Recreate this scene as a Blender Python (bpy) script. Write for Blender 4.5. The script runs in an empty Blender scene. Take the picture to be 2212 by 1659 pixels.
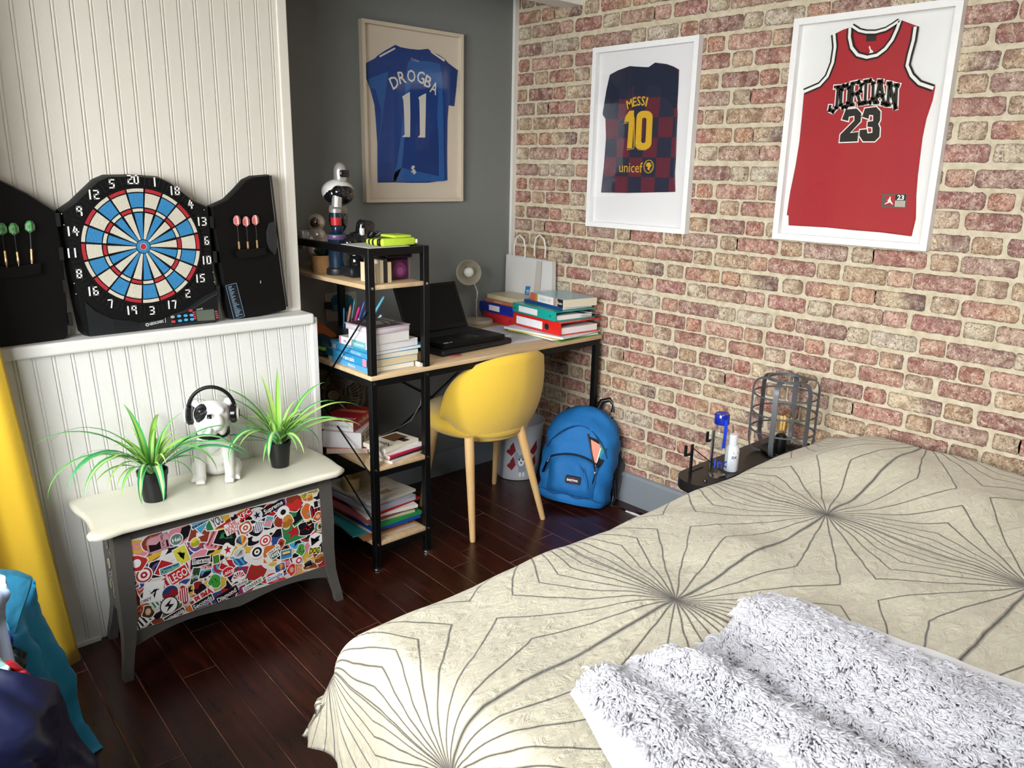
import bpy, bmesh, math, random
import numpy as np
from mathutils import Vector, Matrix
D = bpy.data; SC = bpy.context.scene; COL = SC.collection
PI = math.pi; sin = math.sin; cos = math.cos; R = math.radians
rnd = random.Random(7)

# ------------------------------------------------------------------ camera
PW, PH, FPX = 2212, 1659, 1726.5
YAW, PITCH, ROLL = 0.7449973, 0.2624744, -0.020264
CAM = Vector((-2.705, -2.95, 1.46))
_fw = Vector((sin(YAW)*cos(PITCH), cos(YAW)*cos(PITCH), -sin(PITCH)))
_r = Vector((cos(YAW), -sin(YAW), 0)); _d = _fw.cross(_r)
RIGHT = _r*cos(ROLL)+_d*sin(ROLL); DOWN = -_r*sin(ROLL)+_d*cos(ROLL)
cam = D.cameras.new('camera'); camo = D.objects.new('camera', cam); COL.objects.link(camo)
cam.sensor_width = 36; cam.sensor_fit = 'HORIZONTAL'; cam.lens = FPX/PW*36; cam.clip_start = .02
_m = Matrix((RIGHT, -DOWN, -_fw)).transposed().to_4x4(); _m.translation = CAM
camo.matrix_world = _m; SC.camera = camo

# ------------------------------------------------------------------ light
SC.view_settings.view_transform = 'Standard'; SC.view_settings.look = 'None'
SC.view_settings.gamma = 1; SC.view_settings.use_curve_mapping = False
SC.view_settings.exposure = 0.18
wd = D.worlds.new('world'); SC.world = wd; wd.use_nodes = True
wd.node_tree.nodes['Background'].inputs[0].default_value = (.75, .87, 1, 1)
wd.node_tree.nodes['Background'].inputs[1].default_value = 1.0
def area(name, loc, target, sx, sy, power, col, spread=180):
    l = D.lights.new(name, 'AREA'); l.shape = 'RECTANGLE'; l.size = sx; l.size_y = sy
    l.energy = power; l.color = col; l.spread = R(spread)
    o = D.objects.new(name, l); COL.objects.link(o); o.location = loc
    o.rotation_euler = (Vector(target)-Vector(loc)).to_track_quat('-Z', 'Y').to_euler()
    return o
# daylight through the window in the left wall
area('window_daylight', (-4.7, -3.0, 2.25), (-1.0, -1.2, .9), 4.6, 2.8, 720, (.98, .99, 1), 160)
area('ceiling_fill', (-1.9, -3.2, 2.46), (-.15, -1.9, .8), .9, .75, 16, (.98, .985, 1), 100)  # added fill lamp under the closed ceiling, brightens bed and lower right bricks
sun = D.lights.new('sun', 'SUN'); sun.energy = 2.0; sun.angle = R(3); sun.color = (1, .95, .84)
so = D.objects.new('sun', sun); COL.objects.link(so); so.location = (-5, -2.4, 4)
so.rotation_euler = Vector((1, .06, -1.04)).to_track_quat('-Z', 'Y').to_euler()

# ------------------------------------------------------------------ pixel -> place helpers
def ray(px, py): return _fw + RIGHT*((px-PW/2)/FPX) + DOWN*((py-PH/2)/FPX)
def at(px, py, ax, val):
    d = ray(px, py); i = 'xyz'.index(ax); return CAM + d*((val-CAM[i])/d[i])
class Plane:
    def __init__(s, o, u, v):
        s.o = Vector(o); s.u = Vector(u).normalized(); s.v = Vector(v).normalized(); s.n = s.u.cross(s.v)
    def p(s, a, b, c=0): return s.o + s.u*a + s.v*b + s.n*c
    def px(s, x, y, c=0):
        d = ray(x, y); o = s.o + s.n*c; q = CAM + d*((o-CAM).dot(s.n)/d.dot(s.n)) - s.o
        return (q.dot(s.u), q.dot(s.v))
    def pxs(s, pts, c=0, off=(0, 0), k=1): return [s.px(off[0]+x*k, off[1]+y*k, c) for x, y in pts]
BACK = Plane((0, 0, 0), (1, 0, 0), (0, 0, 1))
BRICK = Plane((0, 0, 0), (0, -1, 0), (0, 0, 1))
FLAT = Plane((0, 0, 0), (1, 0, 0), (0, 1, 0))

# ------------------------------------------------------------------ materials
def lin(h):
    h = h.lstrip('#'); o = []
    for i in (0, 2, 4):
        c = int(h[i:i+2], 16)/255; o.append(c/12.92 if c <= .04045 else ((c+.055)/1.055)**2.4)
    return (*o, 1)
MC = {}
def M(h, rough=.5, metal=0, var=.05, scale=25, bump=0, bscale=120, sheen=0, coat=0, trans=0, ior=1.45, spec=.5, emit=0):
    key = (h, rough, metal, var, scale, bump, bscale, sheen, coat, trans, ior, spec, emit)
    if key in MC: return MC[key]
    m = D.materials.new('m_'+h.strip('#')); m.use_nodes = True; nt = m.node_tree; n = nt.nodes; b = n['Principled BSDF']
    tc = n.new('ShaderNodeTexCoord'); nz = n.new('ShaderNodeTexNoise'); nz.inputs['Scale'].default_value = scale; nz.inputs['Detail'].default_value = 4
    nt.links.new(tc.outputs['Object'], nz.inputs['Vector'])
    mx = n.new('ShaderNodeMix'); mx.data_type = 'RGBA'; c = lin(h)
    mx.inputs[6].default_value = (*[v*(1-var) for v in c[:3]], 1); mx.inputs[7].default_value = (*[min(1, v*(1+var)) for v in c[:3]], 1)
    nt.links.new(nz.outputs['Fac'], mx.inputs[0]); nt.links.new(mx.outputs[2], b.inputs['Base Color'])
    b.inputs['Roughness'].default_value = rough; b.inputs['Metallic'].default_value = metal
    b.inputs['Specular IOR Level'].default_value = spec; b.inputs['IOR'].default_value = ior
    b.inputs['Sheen Weight'].default_value = sheen; b.inputs['Coat Weight'].default_value = coat; b.inputs['Transmission Weight'].default_value = trans
    if emit: b.inputs['Emission Color'].default_value = c; b.inputs['Emission Strength'].default_value = emit
    if bump:
        n2 = n.new('ShaderNodeTexNoise'); n2.inputs['Scale'].default_value = bscale; n2.inputs['Detail'].default_value = 3
        nt.links.new(tc.outputs['Object'], n2.inputs['Vector'])
        bp = n.new('ShaderNodeBump'); bp.inputs['Strength'].default_value = bump; bp.inputs['Distance'].default_value = .01
        nt.links.new(n2.outputs['Fac'], bp.inputs['Height']); nt.links.new(bp.outputs[0], b.inputs['Normal'])
    MC[key] = m; return m
class NT:   # small helper to write node graphs
    def __init__(s, name):
        s.m = D.materials.new(name); s.m.use_nodes = True; s.t = s.m.node_tree; s.b = s.t.nodes['Principled BSDF']
    def n(s, typ, inp=None, **kw):
        q = s.t.nodes.new('ShaderNode'+typ)
        for k, v in kw.items(): setattr(q, k, v)
        for k, v in (inp or {}).items(): s.set(q.inputs[k], v)
        return q
    def set(s, i, v):
        if isinstance(v, bpy.types.NodeSocket): s.t.links.new(v, i)
        else: i.default_value = v
    def math(s, op, *a):
        q = s.n('Math', operation=op)
        for i, v in enumerate(a): s.set(q.inputs[i], v)
        return q.outputs[0]
    def mix(s, f, a, b, mode='MIX'):
        q = s.n('Mix', data_type='RGBA', blend_type=mode); s.set(q.inputs[0], f); s.set(q.inputs[6], a); s.set(q.inputs[7], b); return q.outputs[2]
    def ramp(s, f, stops, interp='LINEAR'):
        q = s.n('ValToRGB'); s.set(q.inputs[0], f); e = q.color_ramp; e.interpolation = interp
        while len(e.elements) < len(stops): e.elements.new(.5)
        for el, (p, c) in zip(e.elements, stops): el.position = p; el.color = c
        return q.outputs[0]
    def noise(s, vec, scale, detail=3, rough=.5, dist=0):
        q = s.n('TexNoise', {'Scale': scale, 'Detail': detail, 'Roughness': rough, 'Distortion': dist})
        if vec is not None: s.set(q.inputs['Vector'], vec)
        return q.outputs['Fac']
    def obj(s): return s.n('TexCoord').outputs['Object']
    def sep(s, v): q = s.n('SeparateXYZ'); s.set(q.inputs[0], v); return q.outputs
    def comb(s, x, y, z):
        q = s.n('CombineXYZ'); [s.set(q.inputs[i], v) for i, v in enumerate((x, y, z))]; return q.outputs[0]
    def bump(s, h, st=.3, dist=.01):
        q = s.n('Bump', {'Strength': st, 'Distance': dist, 'Height': h}); s.set(s.b.inputs['Normal'], q.outputs[0])
    def out(s, col=None, rough=None):
        if col is not None: s.set(s.b.inputs['Base Color'], col)
        if rough is not None: s.set(s.b.inputs['Roughness'], rough)
        return s.m
def thin_glass(name, tint='#ffffff', gl=.5):
    g = NT(name); t = g.t; out = t.nodes['Material Output']; t.nodes.remove(g.b)
    tr = g.n('BsdfTransparent', {'Color': lin(tint)}); gs = g.n('BsdfGlossy', {'Roughness': .03, 'Color': (1, 1, 1, 1)})
    fr = g.n('Fresnel', {'IOR': 1.45}); k = g.math('MULTIPLY', fr.outputs[0], gl)
    mx = g.n('MixShader'); g.set(mx.inputs[0], k); g.set(mx.inputs[1], tr.outputs[0]); g.set(mx.inputs[2], gs.outputs[0])
    t.links.new(mx.outputs[0], out.inputs[0]); return g.m
def wood(name, c1, c2, axis=0, rough=.45, k=1):
    g = NT(name); o = g.obj(); mp = g.n('Mapping'); g.set(mp.inputs[0], o)
    sc = [30*k, 30*k, 30*k]; sc[axis] = 2.2*k; mp.inputs['Scale'].default_value = sc
    f = g.noise(mp.outputs[0], 1.6, 6, .6, .6); f2 = g.noise(mp.outputs[0], 9, 3, .5)
    f3 = g.math('ADD', g.math('MULTIPLY', f, .75), g.math('MULTIPLY', f2, .25))
    g.bump(f2, .05, .004)
    return g.out(g.ramp(f3, [(.3, lin(c1)), (.7, lin(c2))]), rough)

# ------------------------------------------------------------------ mesh builder
def RZ(a, loc=(0, 0, 0)): return Matrix.Translation(Vector(loc)) @ Matrix.Rotation(a, 4, 'Z')
def TR(loc=(0, 0, 0), rx=0, ry=0, rz=0, s=None):
    m = Matrix.Translation(Vector(loc)) @ Matrix.Rotation(rz, 4, 'Z') @ Matrix.Rotation(ry, 4, 'Y') @ Matrix.Rotation(rx, 4, 'X')
    return m @ Matrix.Diagonal((*s, 1)) if s else m
class MB:
    def __init__(s): s.v = []; s.f = []; s.m = []; s.ms = []; s.mat = 0; s.mx = None
    def use(s, m):
        if m not in s.ms: s.ms.append(m)
        s.mat = s.ms.index(m); return s
    def add(s, vs, fs):
        o = len(s.v)
        s.v += [tuple(s.mx @ Vector(p)) for p in vs] if s.mx is not None else [tuple(p) for p in vs]
        for f in fs: s.f.append([i+o for i in f]); s.m.append(s.mat)
    def box(s, lo, hi, T=None):
        vs = [Vector((x, y, z)) for z in (lo[2], hi[2]) for y in (lo[1], hi[1]) for x in (lo[0], hi[0])]
        if T is not None: vs = [T @ v for v in vs]
        s.add(vs, [(0, 2, 3, 1), (4, 5, 7, 6), (0, 1, 5, 4), (2, 6, 7, 3), (0, 4, 6, 2), (1, 3, 7, 5)]); return s
    def rbox(s, lo, hi, r=.005, seg=2, T=None):
        bm = bmesh.new(); bmesh.ops.create_cube(bm, size=1)
        for v in bm.verts: v.co = Vector([lo[i]+(v.co[i]+.5)*(hi[i]-lo[i]) for i in range(3)])
        bmesh.ops.bevel(bm, geom=bm.edges[:], offset=r, segments=seg, affect='EDGES', profile=.5)
        s.frombm(bm, T); return s
    def frombm(s, bm, T=None):
        bm.verts.index_update()
        s.add([T @ v.co if T is not None else v.co.copy() for v in bm.verts], [[v.index for v in f.verts] for f in bm.faces]); bm.free()
    def prism(s, P, pts, c0, c1):        # polygon on a plane, from depth c0 to c1
        n = len(pts); a = sum(pts[i][0]*pts[(i+1) % n][1]-pts[(i+1) % n][0]*pts[i][1] for i in range(n))
        if a < 0: pts = pts[::-1]
        s.add([P.p(x, y, c0) for x, y in pts]+[P.p(x, y, c1) for x, y in pts],
              [list(range(n))[::-1], list(range(n, 2*n))]+[(i, (i+1) % n, n+(i+1) % n, n+i) for i in range(n)]); return s
    def poly(s, P, pts, c):
        n = len(pts); a = sum(pts[i][0]*pts[(i+1) % n][1]-pts[(i+1) % n][0]*pts[i][1] for i in range(n))
        if a < 0: pts = pts[::-1]
        s.add([P.p(x, y, c) for x, y in pts], [list(range(n))]); return s
    def ring2(s, P, outer, inner, c0, c1):  # two loops of equal length
        n = len(outer); vs = [P.p(x, y, c) for c in (c0, c1) for L in (outer, inner) for x, y in L]; fs = []
        for i in range(n):
            j = (i+1) % n
            fs += [(i, j, n+j, n+i), (2*n+i, 3*n+i, 3*n+j, 2*n+j), (i, 2*n+i, 2*n+j, j), (n+i, n+j, 3*n+j, 3*n+i)]
        s.add(vs, fs); return s
    def tube(s, pts, r, n=8, closed=False, cap=True):
        pts = [Vector(p) for p in pts]; k = len(pts); rs = r if isinstance(r, (list, tuple)) else [r]*k
        vs = []; up = None
        for i, p in enumerate(pts):
            if closed: d = pts[(i+1) % k]-pts[i-1]
            else: d = pts[min(i+1, k-1)]-pts[max(i-1, 0)]
            d.normalize()
            if up is None: up = Vector((0, 0, 1)) if abs(d.z) < .9 else Vector((1, 0, 0))
            a = d.cross(up); a.normalize(); b = a.cross(d); up = b
            for j in range(n):
                t = 2*PI*j/n; vs.append(p+(a*cos(t)+b*sin(t))*rs[i])
        fs = []
        for i in range(k if closed else k-1):
            for j in range(n):
                q = (i+1) % k; fs.append((i*n+j, i*n+(j+1) % n, q*n+(j+1) % n, q*n+j))
        if cap and not closed: fs += [list(range(n))[::-1], [(k-1)*n+j for j in range(n)]]
        s.add(vs, fs); return s
    def bar(s, a, b, w, h=None, up=(0, 0, 1)):   # rectangular bar between two points
        a = Vector(a); b = Vector(b); h = h or w; d = (b-a).normalized(); u = Vector(up)
        if abs(d.dot(u)) > .95: u = Vector((0, 1, 0))
        x = d.cross(u).normalized()*(w/2); y = x.cross(d).normalized()*(h/2)
        s.add([p+q for p in (a, b) for q in (-x-y, x-y, x+y, -x+y)], [(3, 2, 1, 0), (4, 5, 6, 7), (0, 1, 5, 4), (1, 2, 6, 5), (2, 3, 7, 6), (3, 0, 4, 7)]); return s
    def lathe(s, prof, n=24, T=None, a0=0, a1=2*PI):
        full = abs(a1-a0-2*PI) < 1e-6; k = len(prof); cnt = n if full else n+1
        vs = [Vector((r*cos(a0+(a1-a0)*j/n), r*sin(a0+(a1-a0)*j/n), z)) for j in range(cnt) for r, z in prof]
        fs = []
        for j in range(n):
            q = (j+1) % cnt
            for i in range(k-1):
                if prof[i][0] < 1e-7 and prof[i+1][0] < 1e-7: continue
                fs.append((j*k+i, q*k+i, q*k+i+1, j*k+i+1))
        if T is not None: vs = [T @ v for v in vs]
        s.add(vs, fs); return s
    def cyl(s, a, b, r, n=16, r2=None): return s.tube([a, b], [r, r if r2 is None else r2], n)
    def ell(s, c, r, T=None, n=16, m=10):
        vs = []; fs = []
        for i in range(m+1):
            t = PI*i/m
            for j in range(n):
                p = 2*PI*j/n; q = Vector((r[0]*sin(t)*cos(p), r[1]*sin(t)*sin(p), r[2]*cos(t)))
                vs.append((T.to_3x3() @ q if T is not None else q)+Vector(c))
        for i in range(m):
            for j in range(n): fs.append((i*n+j, (i+1)*n+j, (i+1)*n+(j+1) % n, i*n+(j+1) % n))
        s.add(vs, fs); return s
    def grid(s, nu, nv, fn, closeu=False):
        vs = [fn(i/(nu if closeu else nu-1), j/(nv-1)) for i in range(nu) for j in range(nv)]; fs = []
        for i in range(nu if closeu else nu-1):
            q = (i+1) % nu
            for j in range(nv-1): fs.append((i*nv+j, q*nv+j, q*nv+j+1, i*nv+j+1))
        s.add(vs, fs); return s
    def text(s, P, t, a, b, h, c, width=None, rot=0, bold=0, align='C', depth=0):
        vs, fs, w = glyphs(t, bold)
        kx = (width/w) if width else h; ca, sa = cos(rot), sin(rot); o = []
        for x, y in vs:
            X = (x-(w/2 if align == 'C' else 0))*kx; Y = (y-.5)*h; o.append(P.p(a+X*ca-Y*sa, b+X*sa+Y*ca, c))
        s.add(o, fs); return s
    def build(s, name, parent=None, mat=None, smooth=None, label=None, local=False):
        me = D.meshes.new(name)
        off = Vector((0, 0, 0))
        if parent is not None and not local:
            q = parent
            while q is not None: off += q.location; q = q.parent
        me.from_pydata([tuple(Vector(v)-off) for v in s.v] if off.length else s.v, [], s.f)
        ms = s.ms or [mat]
        for m in ms: me.materials.append(m)
        if len(ms) > 1: me.polygons.foreach_set('material_index', s.m)
        if smooth is not None:
            me.polygons.foreach_set('use_smooth', [True]*len(me.polygons)); me.set_sharp_from_angle(angle=R(smooth))
        me.update()
        o = D.objects.new(name, me); COL.objects.link(o)
        if parent is not None: o.parent = parent
        if label: o['label'] = label
        return o
GC = {}
def glyphs(t, bold=0):
    if (t, bold) in GC: return GC[(t, bold)]
    cu = D.curves.new('lettering', 'FONT'); cu.body = t; cu.size = 1; cu.offset = bold; cu.resolution_u = 2
    o = D.objects.new('lettering', cu); COL.objects.link(o); bpy.context.view_layer.update()
    dg = bpy.context.evaluated_depsgraph_get(); me = D.meshes.new_from_object(o.evaluated_get(dg))
    v = [(p.co.x, p.co.y) for p in me.vertices]; f = [list(p.vertices) for p in me.polygons]
    D.objects.remove(o); D.meshes.remove(me)
    x0 = min(p[0] for p in v); x1 = max(p[0] for p in v); k = 1/.729
    if '|' not in t: pass
    v = [((p[0]-x0)*k, p[1]*k) for p in v]; GC[(t, bold)] = (v, f, (x1-x0)*k); return GC[(t, bold)]
def tag(o, label, cat, group=None):
    o['label'] = label; o['category'] = cat
    if group: o['group'] = group
    return o
def thing(name, label, cat, loc, group=None, rz=0):
    o = D.objects.new(name, None); COL.objects.link(o); o.location = loc; o.rotation_euler = (0, 0, rz); o.empty_display_size = .05
    return tag(o, label, cat, group)
def struct(o): o['kind'] = 'structure'; return o
def remeshed(name, mb, parent, mats, voxel=.006, smooth=6, pick=None):
    """close many overlapping lumps into one continuous surface"""
    o = mb.build(name, parent, mats[0]); md = o.modifiers.new('r', 'REMESH'); md.mode = 'VOXEL'; md.voxel_size = voxel
    sm = o.modifiers.new('s', 'SMOOTH'); sm.iterations = smooth; sm.factor = .5
    bpy.context.view_layer.update(); dg = bpy.context.evaluated_depsgraph_get()
    me = D.meshes.new_from_object(o.evaluated_get(dg)); o.modifiers.clear(); o.data = me
    me.materials.clear()
    for m in mats: me.materials.append(m)
    me.polygons.foreach_set('use_smooth', [True]*len(me.polygons))
    if pick:
        w = o.matrix_world
        off = Vector((0, 0, 0)); q = parent
        while q is not None: off += q.location; q = q.parent
        for p in me.polygons: p.material_index = pick(p.center+off)
    me.update(); return o
def arc(cx, cy, r, a0, a1, n): return [(cx+r*cos(a0+(a1-a0)*i/n), cy+r*sin(a0+(a1-a0)*i/n)) for i in range(n+1)]
def rrect(x0, y0, x1, y1, r, n=4):
    return arc(x1-r, y0+r, r, -PI/2, 0, n)+arc(x1-r, y1-r, r, 0, PI/2, n)+arc(x0+r, y1-r, r, PI/2, PI, n)+arc(x0+r, y0+r, r, PI, 1.5*PI, n)
def smoothstep(a, b, x): t = min(1, max(0, (x-a)/(b-a))); return t*t*(3-2*t)
BLK = M('#070708', .42, spec=.35); BLKM = M('#0a0b0c', .4, spec=.3); WHT = M('#e9e8e4', .4)
STEEL = M('#c9cac8', .25, 1); PAPER = M('#e4e2de', .7); PAGES = M('#e2d9c4', .8, var=.12, scale=200)

# ================================================================== the setting
# floor: dark planks running along y
def floor_mat():
    g = NT('dark_planks'); o = g.obj(); x, y, z = g.sep(o)
    w = .1015; L = .9
    xr = g.math('DIVIDE', g.math('ADD', g.math('ADD', x, 1.176), g.math('MULTIPLY', y, -.045)), w); row = g.math('FLOOR', xr); fx = g.math('FRACT', xr)
    wn = g.n('TexWhiteNoise', noise_dimensions='1D'); g.set(wn.inputs['W'], row)
    yr = g.math('ADD', g.math('DIVIDE', y, L), wn.outputs['Value']); pl = g.math('FLOOR', yr); fy = g.math('FRACT', yr)
    w2 = g.n('TexWhiteNoise', noise_dimensions='2D'); g.set(w2.inputs['Vector'], g.comb(row, pl, 0))
    ex = g.math('MULTIPLY', g.math('MINIMUM', fx, g.math('SUBTRACT', 1, fx)), w)
    ey = g.math('MULTIPLY', g.math('MINIMUM', fy, g.math('SUBTRACT', 1, fy)), L)
    e = g.math('MINIMUM', ex, ey); seam = g.math('LESS_THAN', e, .0007)
    gv = g.comb(g.math('MULTIPLY', x, 40), g.math('MULTIPLY', y, 3), g.math('MULTIPLY', w2.outputs['Value'], 20))
    gr = g.noise(gv, 1.5, 6, .6, .5)
    c = g.ramp(gr, [(.3, lin('#200b07')), (.55, lin('#37150c')), (.75, lin('#502112'))])
    c = g.mix(g.math('MULTIPLY', w2.outputs['Value'], .5), c, lin('#1f0b08'))
    sn = g.math('MULTIPLY', seam, g.ramp(g.noise(o, 5, 3), [(.40, (.05, .05, .05, 1)), (.62, (.9, .9, .9, 1))]))
    c = g.mix(sn, c, lin('#b98a76'))
    g.bump(g.math('MINIMUM', e, .004), .25, 1.0)
    return g.out(c, g.math('ADD', .22, g.math('MULTIPLY', gr, .15)))
struct(MB().box((-3.4, -4.6, -.06), (.1, .1, 0)).build('floor', None, floor_mat()))
GREY = M('#787b78', .85, var=.03, bump=.12, bscale=300); CEIL = M('#c2c0ba', .9); OFFW = M('#a9a59c', .75)
struct(MB().box((-3.4, 0, 0), (.1, .1, 2.6)).build('wall_back', None, GREY))
struct(MB().box((-3.4, -4.6, 2.5), (.1, .1, 2.6)).build('ceiling', None, CEIL))
struct(MB().box((-3.4, -4.6, 0), (.1, -4.5, 2.6)).build('wall_near', None, OFFW))
# wall with the window
wl = MB(); x0, x1 = -3.4, -3.3; wy0, wy1, wz0, wz1 = -2.75, -.95, .8, 2.12
wl.box((x0, -4.5, 0), (x1, wy0, 2.5)); wl.box((x0, wy1, 0), (x1, 0, 2.5)); wl.box((x0, wy0, 0), (x1, wy1, wz0)); wl.box((x0, wy0, wz1), (x1, wy1, 2.5))
struct(wl.build('wall_left', None, OFFW))
wf = MB()
for a, b in (((wy0, wz0), (wy1, wz0+.05)), ((wy0, wz1-.05), (wy1, wz1)), ((wy0, wz0), (wy0+.05, wz1)), ((wy1-.05, wz0), (wy1, wz1)), ((-1.875, wz0), (-1.825, wz1))):
    wf.box((x0+.02, a[0], a[1]), (x0+.07, b[0], b[1]))
win = struct(wf.build('window_1', None, WHT)); 
wp = MB().box((x0+.04, wy0, wz0), (x0+.044, wy1, wz1)).build('pane', win, thin_glass('window_glass'))
# ---- brick wallpaper
rows = [  # height, [(offset, width, colour a, colour b)]  one repeat is .52 m wide, eight courses high
 (1.202, [(.497, .155, '#a98378', '#9a7a6c'), (.152, .070, '#b6a283', '#a28f70'), (.223, .167, '#b0685c', '#a35a50'), (.408, .076, '#bb9a77', '#a8875f')]),
 (1.137, [(.035, .078, '#b39a79', '#a38763'), (.130, .143, '#b59a74', '#a48660'), (.280, .075, '#c79e80', '#b98a6c'), (.364, .179, '#a2665a', '#96584f')]),
 (1.069, [(.000, .155, '#a95f54', '#bb9366'), (.170, .075, '#c08a62', '#b27a54'), (.249, .158, '#cdbb93', '#553a3c'), (.430, .074, '#bfae8e', '#9f8766')]),
 (1.004, [(.017, .082, '#cbc2a6', '#b7ac8c'), (.110, .169, '#b08e78', '#a58068'), (.283, .075, '#c99a8a', '#bb8576'), (.378, .144, '#a8605c', '#9a5150')]),
 (.931, [(.170, .071, '#c9bfa3', '#a99d80'), (.254, .145, '#cdc6b2', '#aea78f'), (.414, .075, '#b77f66', '#a76d55'), (.498, .185, '#9a6c62', '#865a54')]),
 (.865, [(.023, .068, '#ba7154', '#a85f48'), (.113, .169, '#c69482', '#b8806f'), (.293, .072, '#cfa985', '#85574a'), (.385, .147, '#9c5650', '#8d4844')]),
 (.805, [(.137, .076, '#c3a682', '#b59470'), (.229, .146, '#9c5850', '#b5795f'), (.385, .082, '#cbbb9f', '#a4876b'), (.490, .149, '#a05d50', '#8e4a42')]),
 (.735, [(.257, .070, '#b0624d', '#9e4f40'), (.340, .167, '#d0c19a', '#7a5450'), (.000, .078, '#b08f66', '#9b7a52'), (.098, .148, '#8f504a', '#814541')])]
def brick_mat():
    g = NT('brick_print'); o = g.obj(); a = g.n('VertexColor', layer_name='tint'); uv = g.n('UVMap', uv_map='UVMap')
    u, v, _ = g.sep(uv.outputs[0])
    n1 = g.noise(o, 38, 6, .62, .8); n2 = g.noise(o, 110, 5, .6, 1.5); n3 = g.noise(o, 19, 4, .6)
    base = g.mix(g.ramp(n1, [(.38, (0, 0, 0, 1)), (.62, (1, 1, 1, 1))]), a.outputs[0], g.mix(.40, a.outputs[0], lin('#e6d3ba')))
    base = g.mix(g.ramp(n2, [(.36, (.85, .85, .85, 1)), (.47, (0, 0, 0, 1))]), base, lin('#5a3831'))
    base = g.mix(g.ramp(n2, [(.56, (0, 0, 0, 1)), (.68, (.75, .75, .75, 1))]), base, lin('#ece0ca'))
    base = g.mix(g.ramp(n3, [(.36, (.55, .55, .55, 1)), (.5, (0, 0, 0, 1))]), base, lin('#6a4038'))
    # printed darker outline of each brick
    eu = g.math('MINIMUM', u, g.math('SUBTRACT', .14, u)); d = v
    ed = g.math('ADD', d, g.math('MULTIPLY', g.math('SUBTRACT', n2, .5), .012))
    base = g.mix(g.ramp(ed, [(.0, (.75, .75, .75, 1)), (.0042, (.22, .22, .22, 1)), (.010, (0, 0, 0, 1))]), base, lin('#4a3226'))
    return g.out(base, .62)
def mortar_mat():
    g = NT('mortar_print'); o = g.obj(); n1 = g.noise(o, 30, 5, .6); n2 = g.noise(o, 150, 3)
    c = g.ramp(n1, [(.3, lin('#b5a88c')), (.55, lin('#cfc4aa')), (.8, lin('#ded5c0'))])
    return g.out(g.mix(g.math('MULTIPLY', n2, .25), c, lin('#a08f70')), .7)
wb = MB(); MM, BM = mortar_mat(), brick_mat()
wb.use(MM).box((0, -4.6, 0), (.1, .1, 2.6)); wb.use(BM); nb0 = len(wb.v); tints = []; uvs = []; ti = []
def cool(c):   # slightly more mauve where the brick is red
    l = .3*c[0]+.6*c[1]+.1*c[2]; return (c[0]*.73+l*.12, c[1]*.70+l*.10, c[2]*.70+l*.07, 1)
def brick(y0, y1, z0, z1, ca, cb):
    rr = random.Random(int(y0*1000)*31+int(z0*1000)); n = 0; ox = min(.012, (y1-y0)*.25)
    w, h = y1-y0, z1-z0; r = .008+rr.random()*.006
    per = rrect(0, 0, w, h, r, 3); P = []
    for i in range(len(per)):            # refine and wobble the outline
        p, q = per[i], per[(i+1) % len(per)]; k = max(1, int(math.dist(p, q)/.012))
        for j in range(k):
            t = j/k; P.append((p[0]+(q[0]-p[0])*t+rr.uniform(-.0016, .0016), p[1]+(q[1]-p[1])*t+rr.uniform(-.0016, .0016)))
    I = [(w/2+(x-w/2)*(1-.022/w*1), h/2+(y-h/2)*(1-.022/h)) for x, y in P]; n = len(P)
    C = [(w*.5+(x-w/2)*(1-.04/h if h < w else .5)*(.85), h/2) if False else (x, y) for x, y in I]
    ys = lambda x: y0+x
    vs = [(-.0004, -ys(x), z0+y) for x, y in P]+[(-.0004, -ys(x), z0+y) for x, y in I]
    fs = [(i, n+i, n+(i+1) % n, (i+1) % n) for i in range(n)]+[list(range(n, 2*n))[::-1]]
    wb.add(vs, fs)
    ca, cb = cool(lin(ca)), cool(lin(cb)); sp = rr.uniform(.35, .6)*w
    for k, (x, y) in enumerate(P+I):
        t = smoothstep(sp-.03, sp+.03, x); tints.append([ca[c]+(cb[c]-ca[c])*t for c in range(3)]+[1])
        uvs.append((x, 0.0 if k < n else .011))
for rep in range(-4, 3):
    for zc, bs in rows:
        z = zc + rep*.529
        if z < .02 or z > 2.6: continue
        for k in range(-1, 9):
            for off, w, ca, cb in bs:
                a = off+k*.52; b = a+w
                if b < .01 or a > 4.5: continue
                brick(max(a-.003, .002), b+.003, z-.0265, z+.0265, ca, cb)
w_r = struct(wb.build('wall_right')); me = w_r.data
al = me.color_attributes.new('tint', 'FLOAT_COLOR', 'POINT'); dat = np.ones((len(me.vertices), 4), np.float32); dat[nb0:] = np.array(tints, np.float32); al.data.foreach_set('color', dat.ravel())
ul = me.uv_layers.new(name='UVMap'); li = np.empty(len(me.loops), np.int32); me.loops.foreach_get('vertex_index', li)
uvd = np.full((len(me.vertices), 2), .05, np.float32); uvd[nb0:] = np.array(uvs, np.float32); ul.data.foreach_set('uv', uvd[li].ravel())
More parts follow.
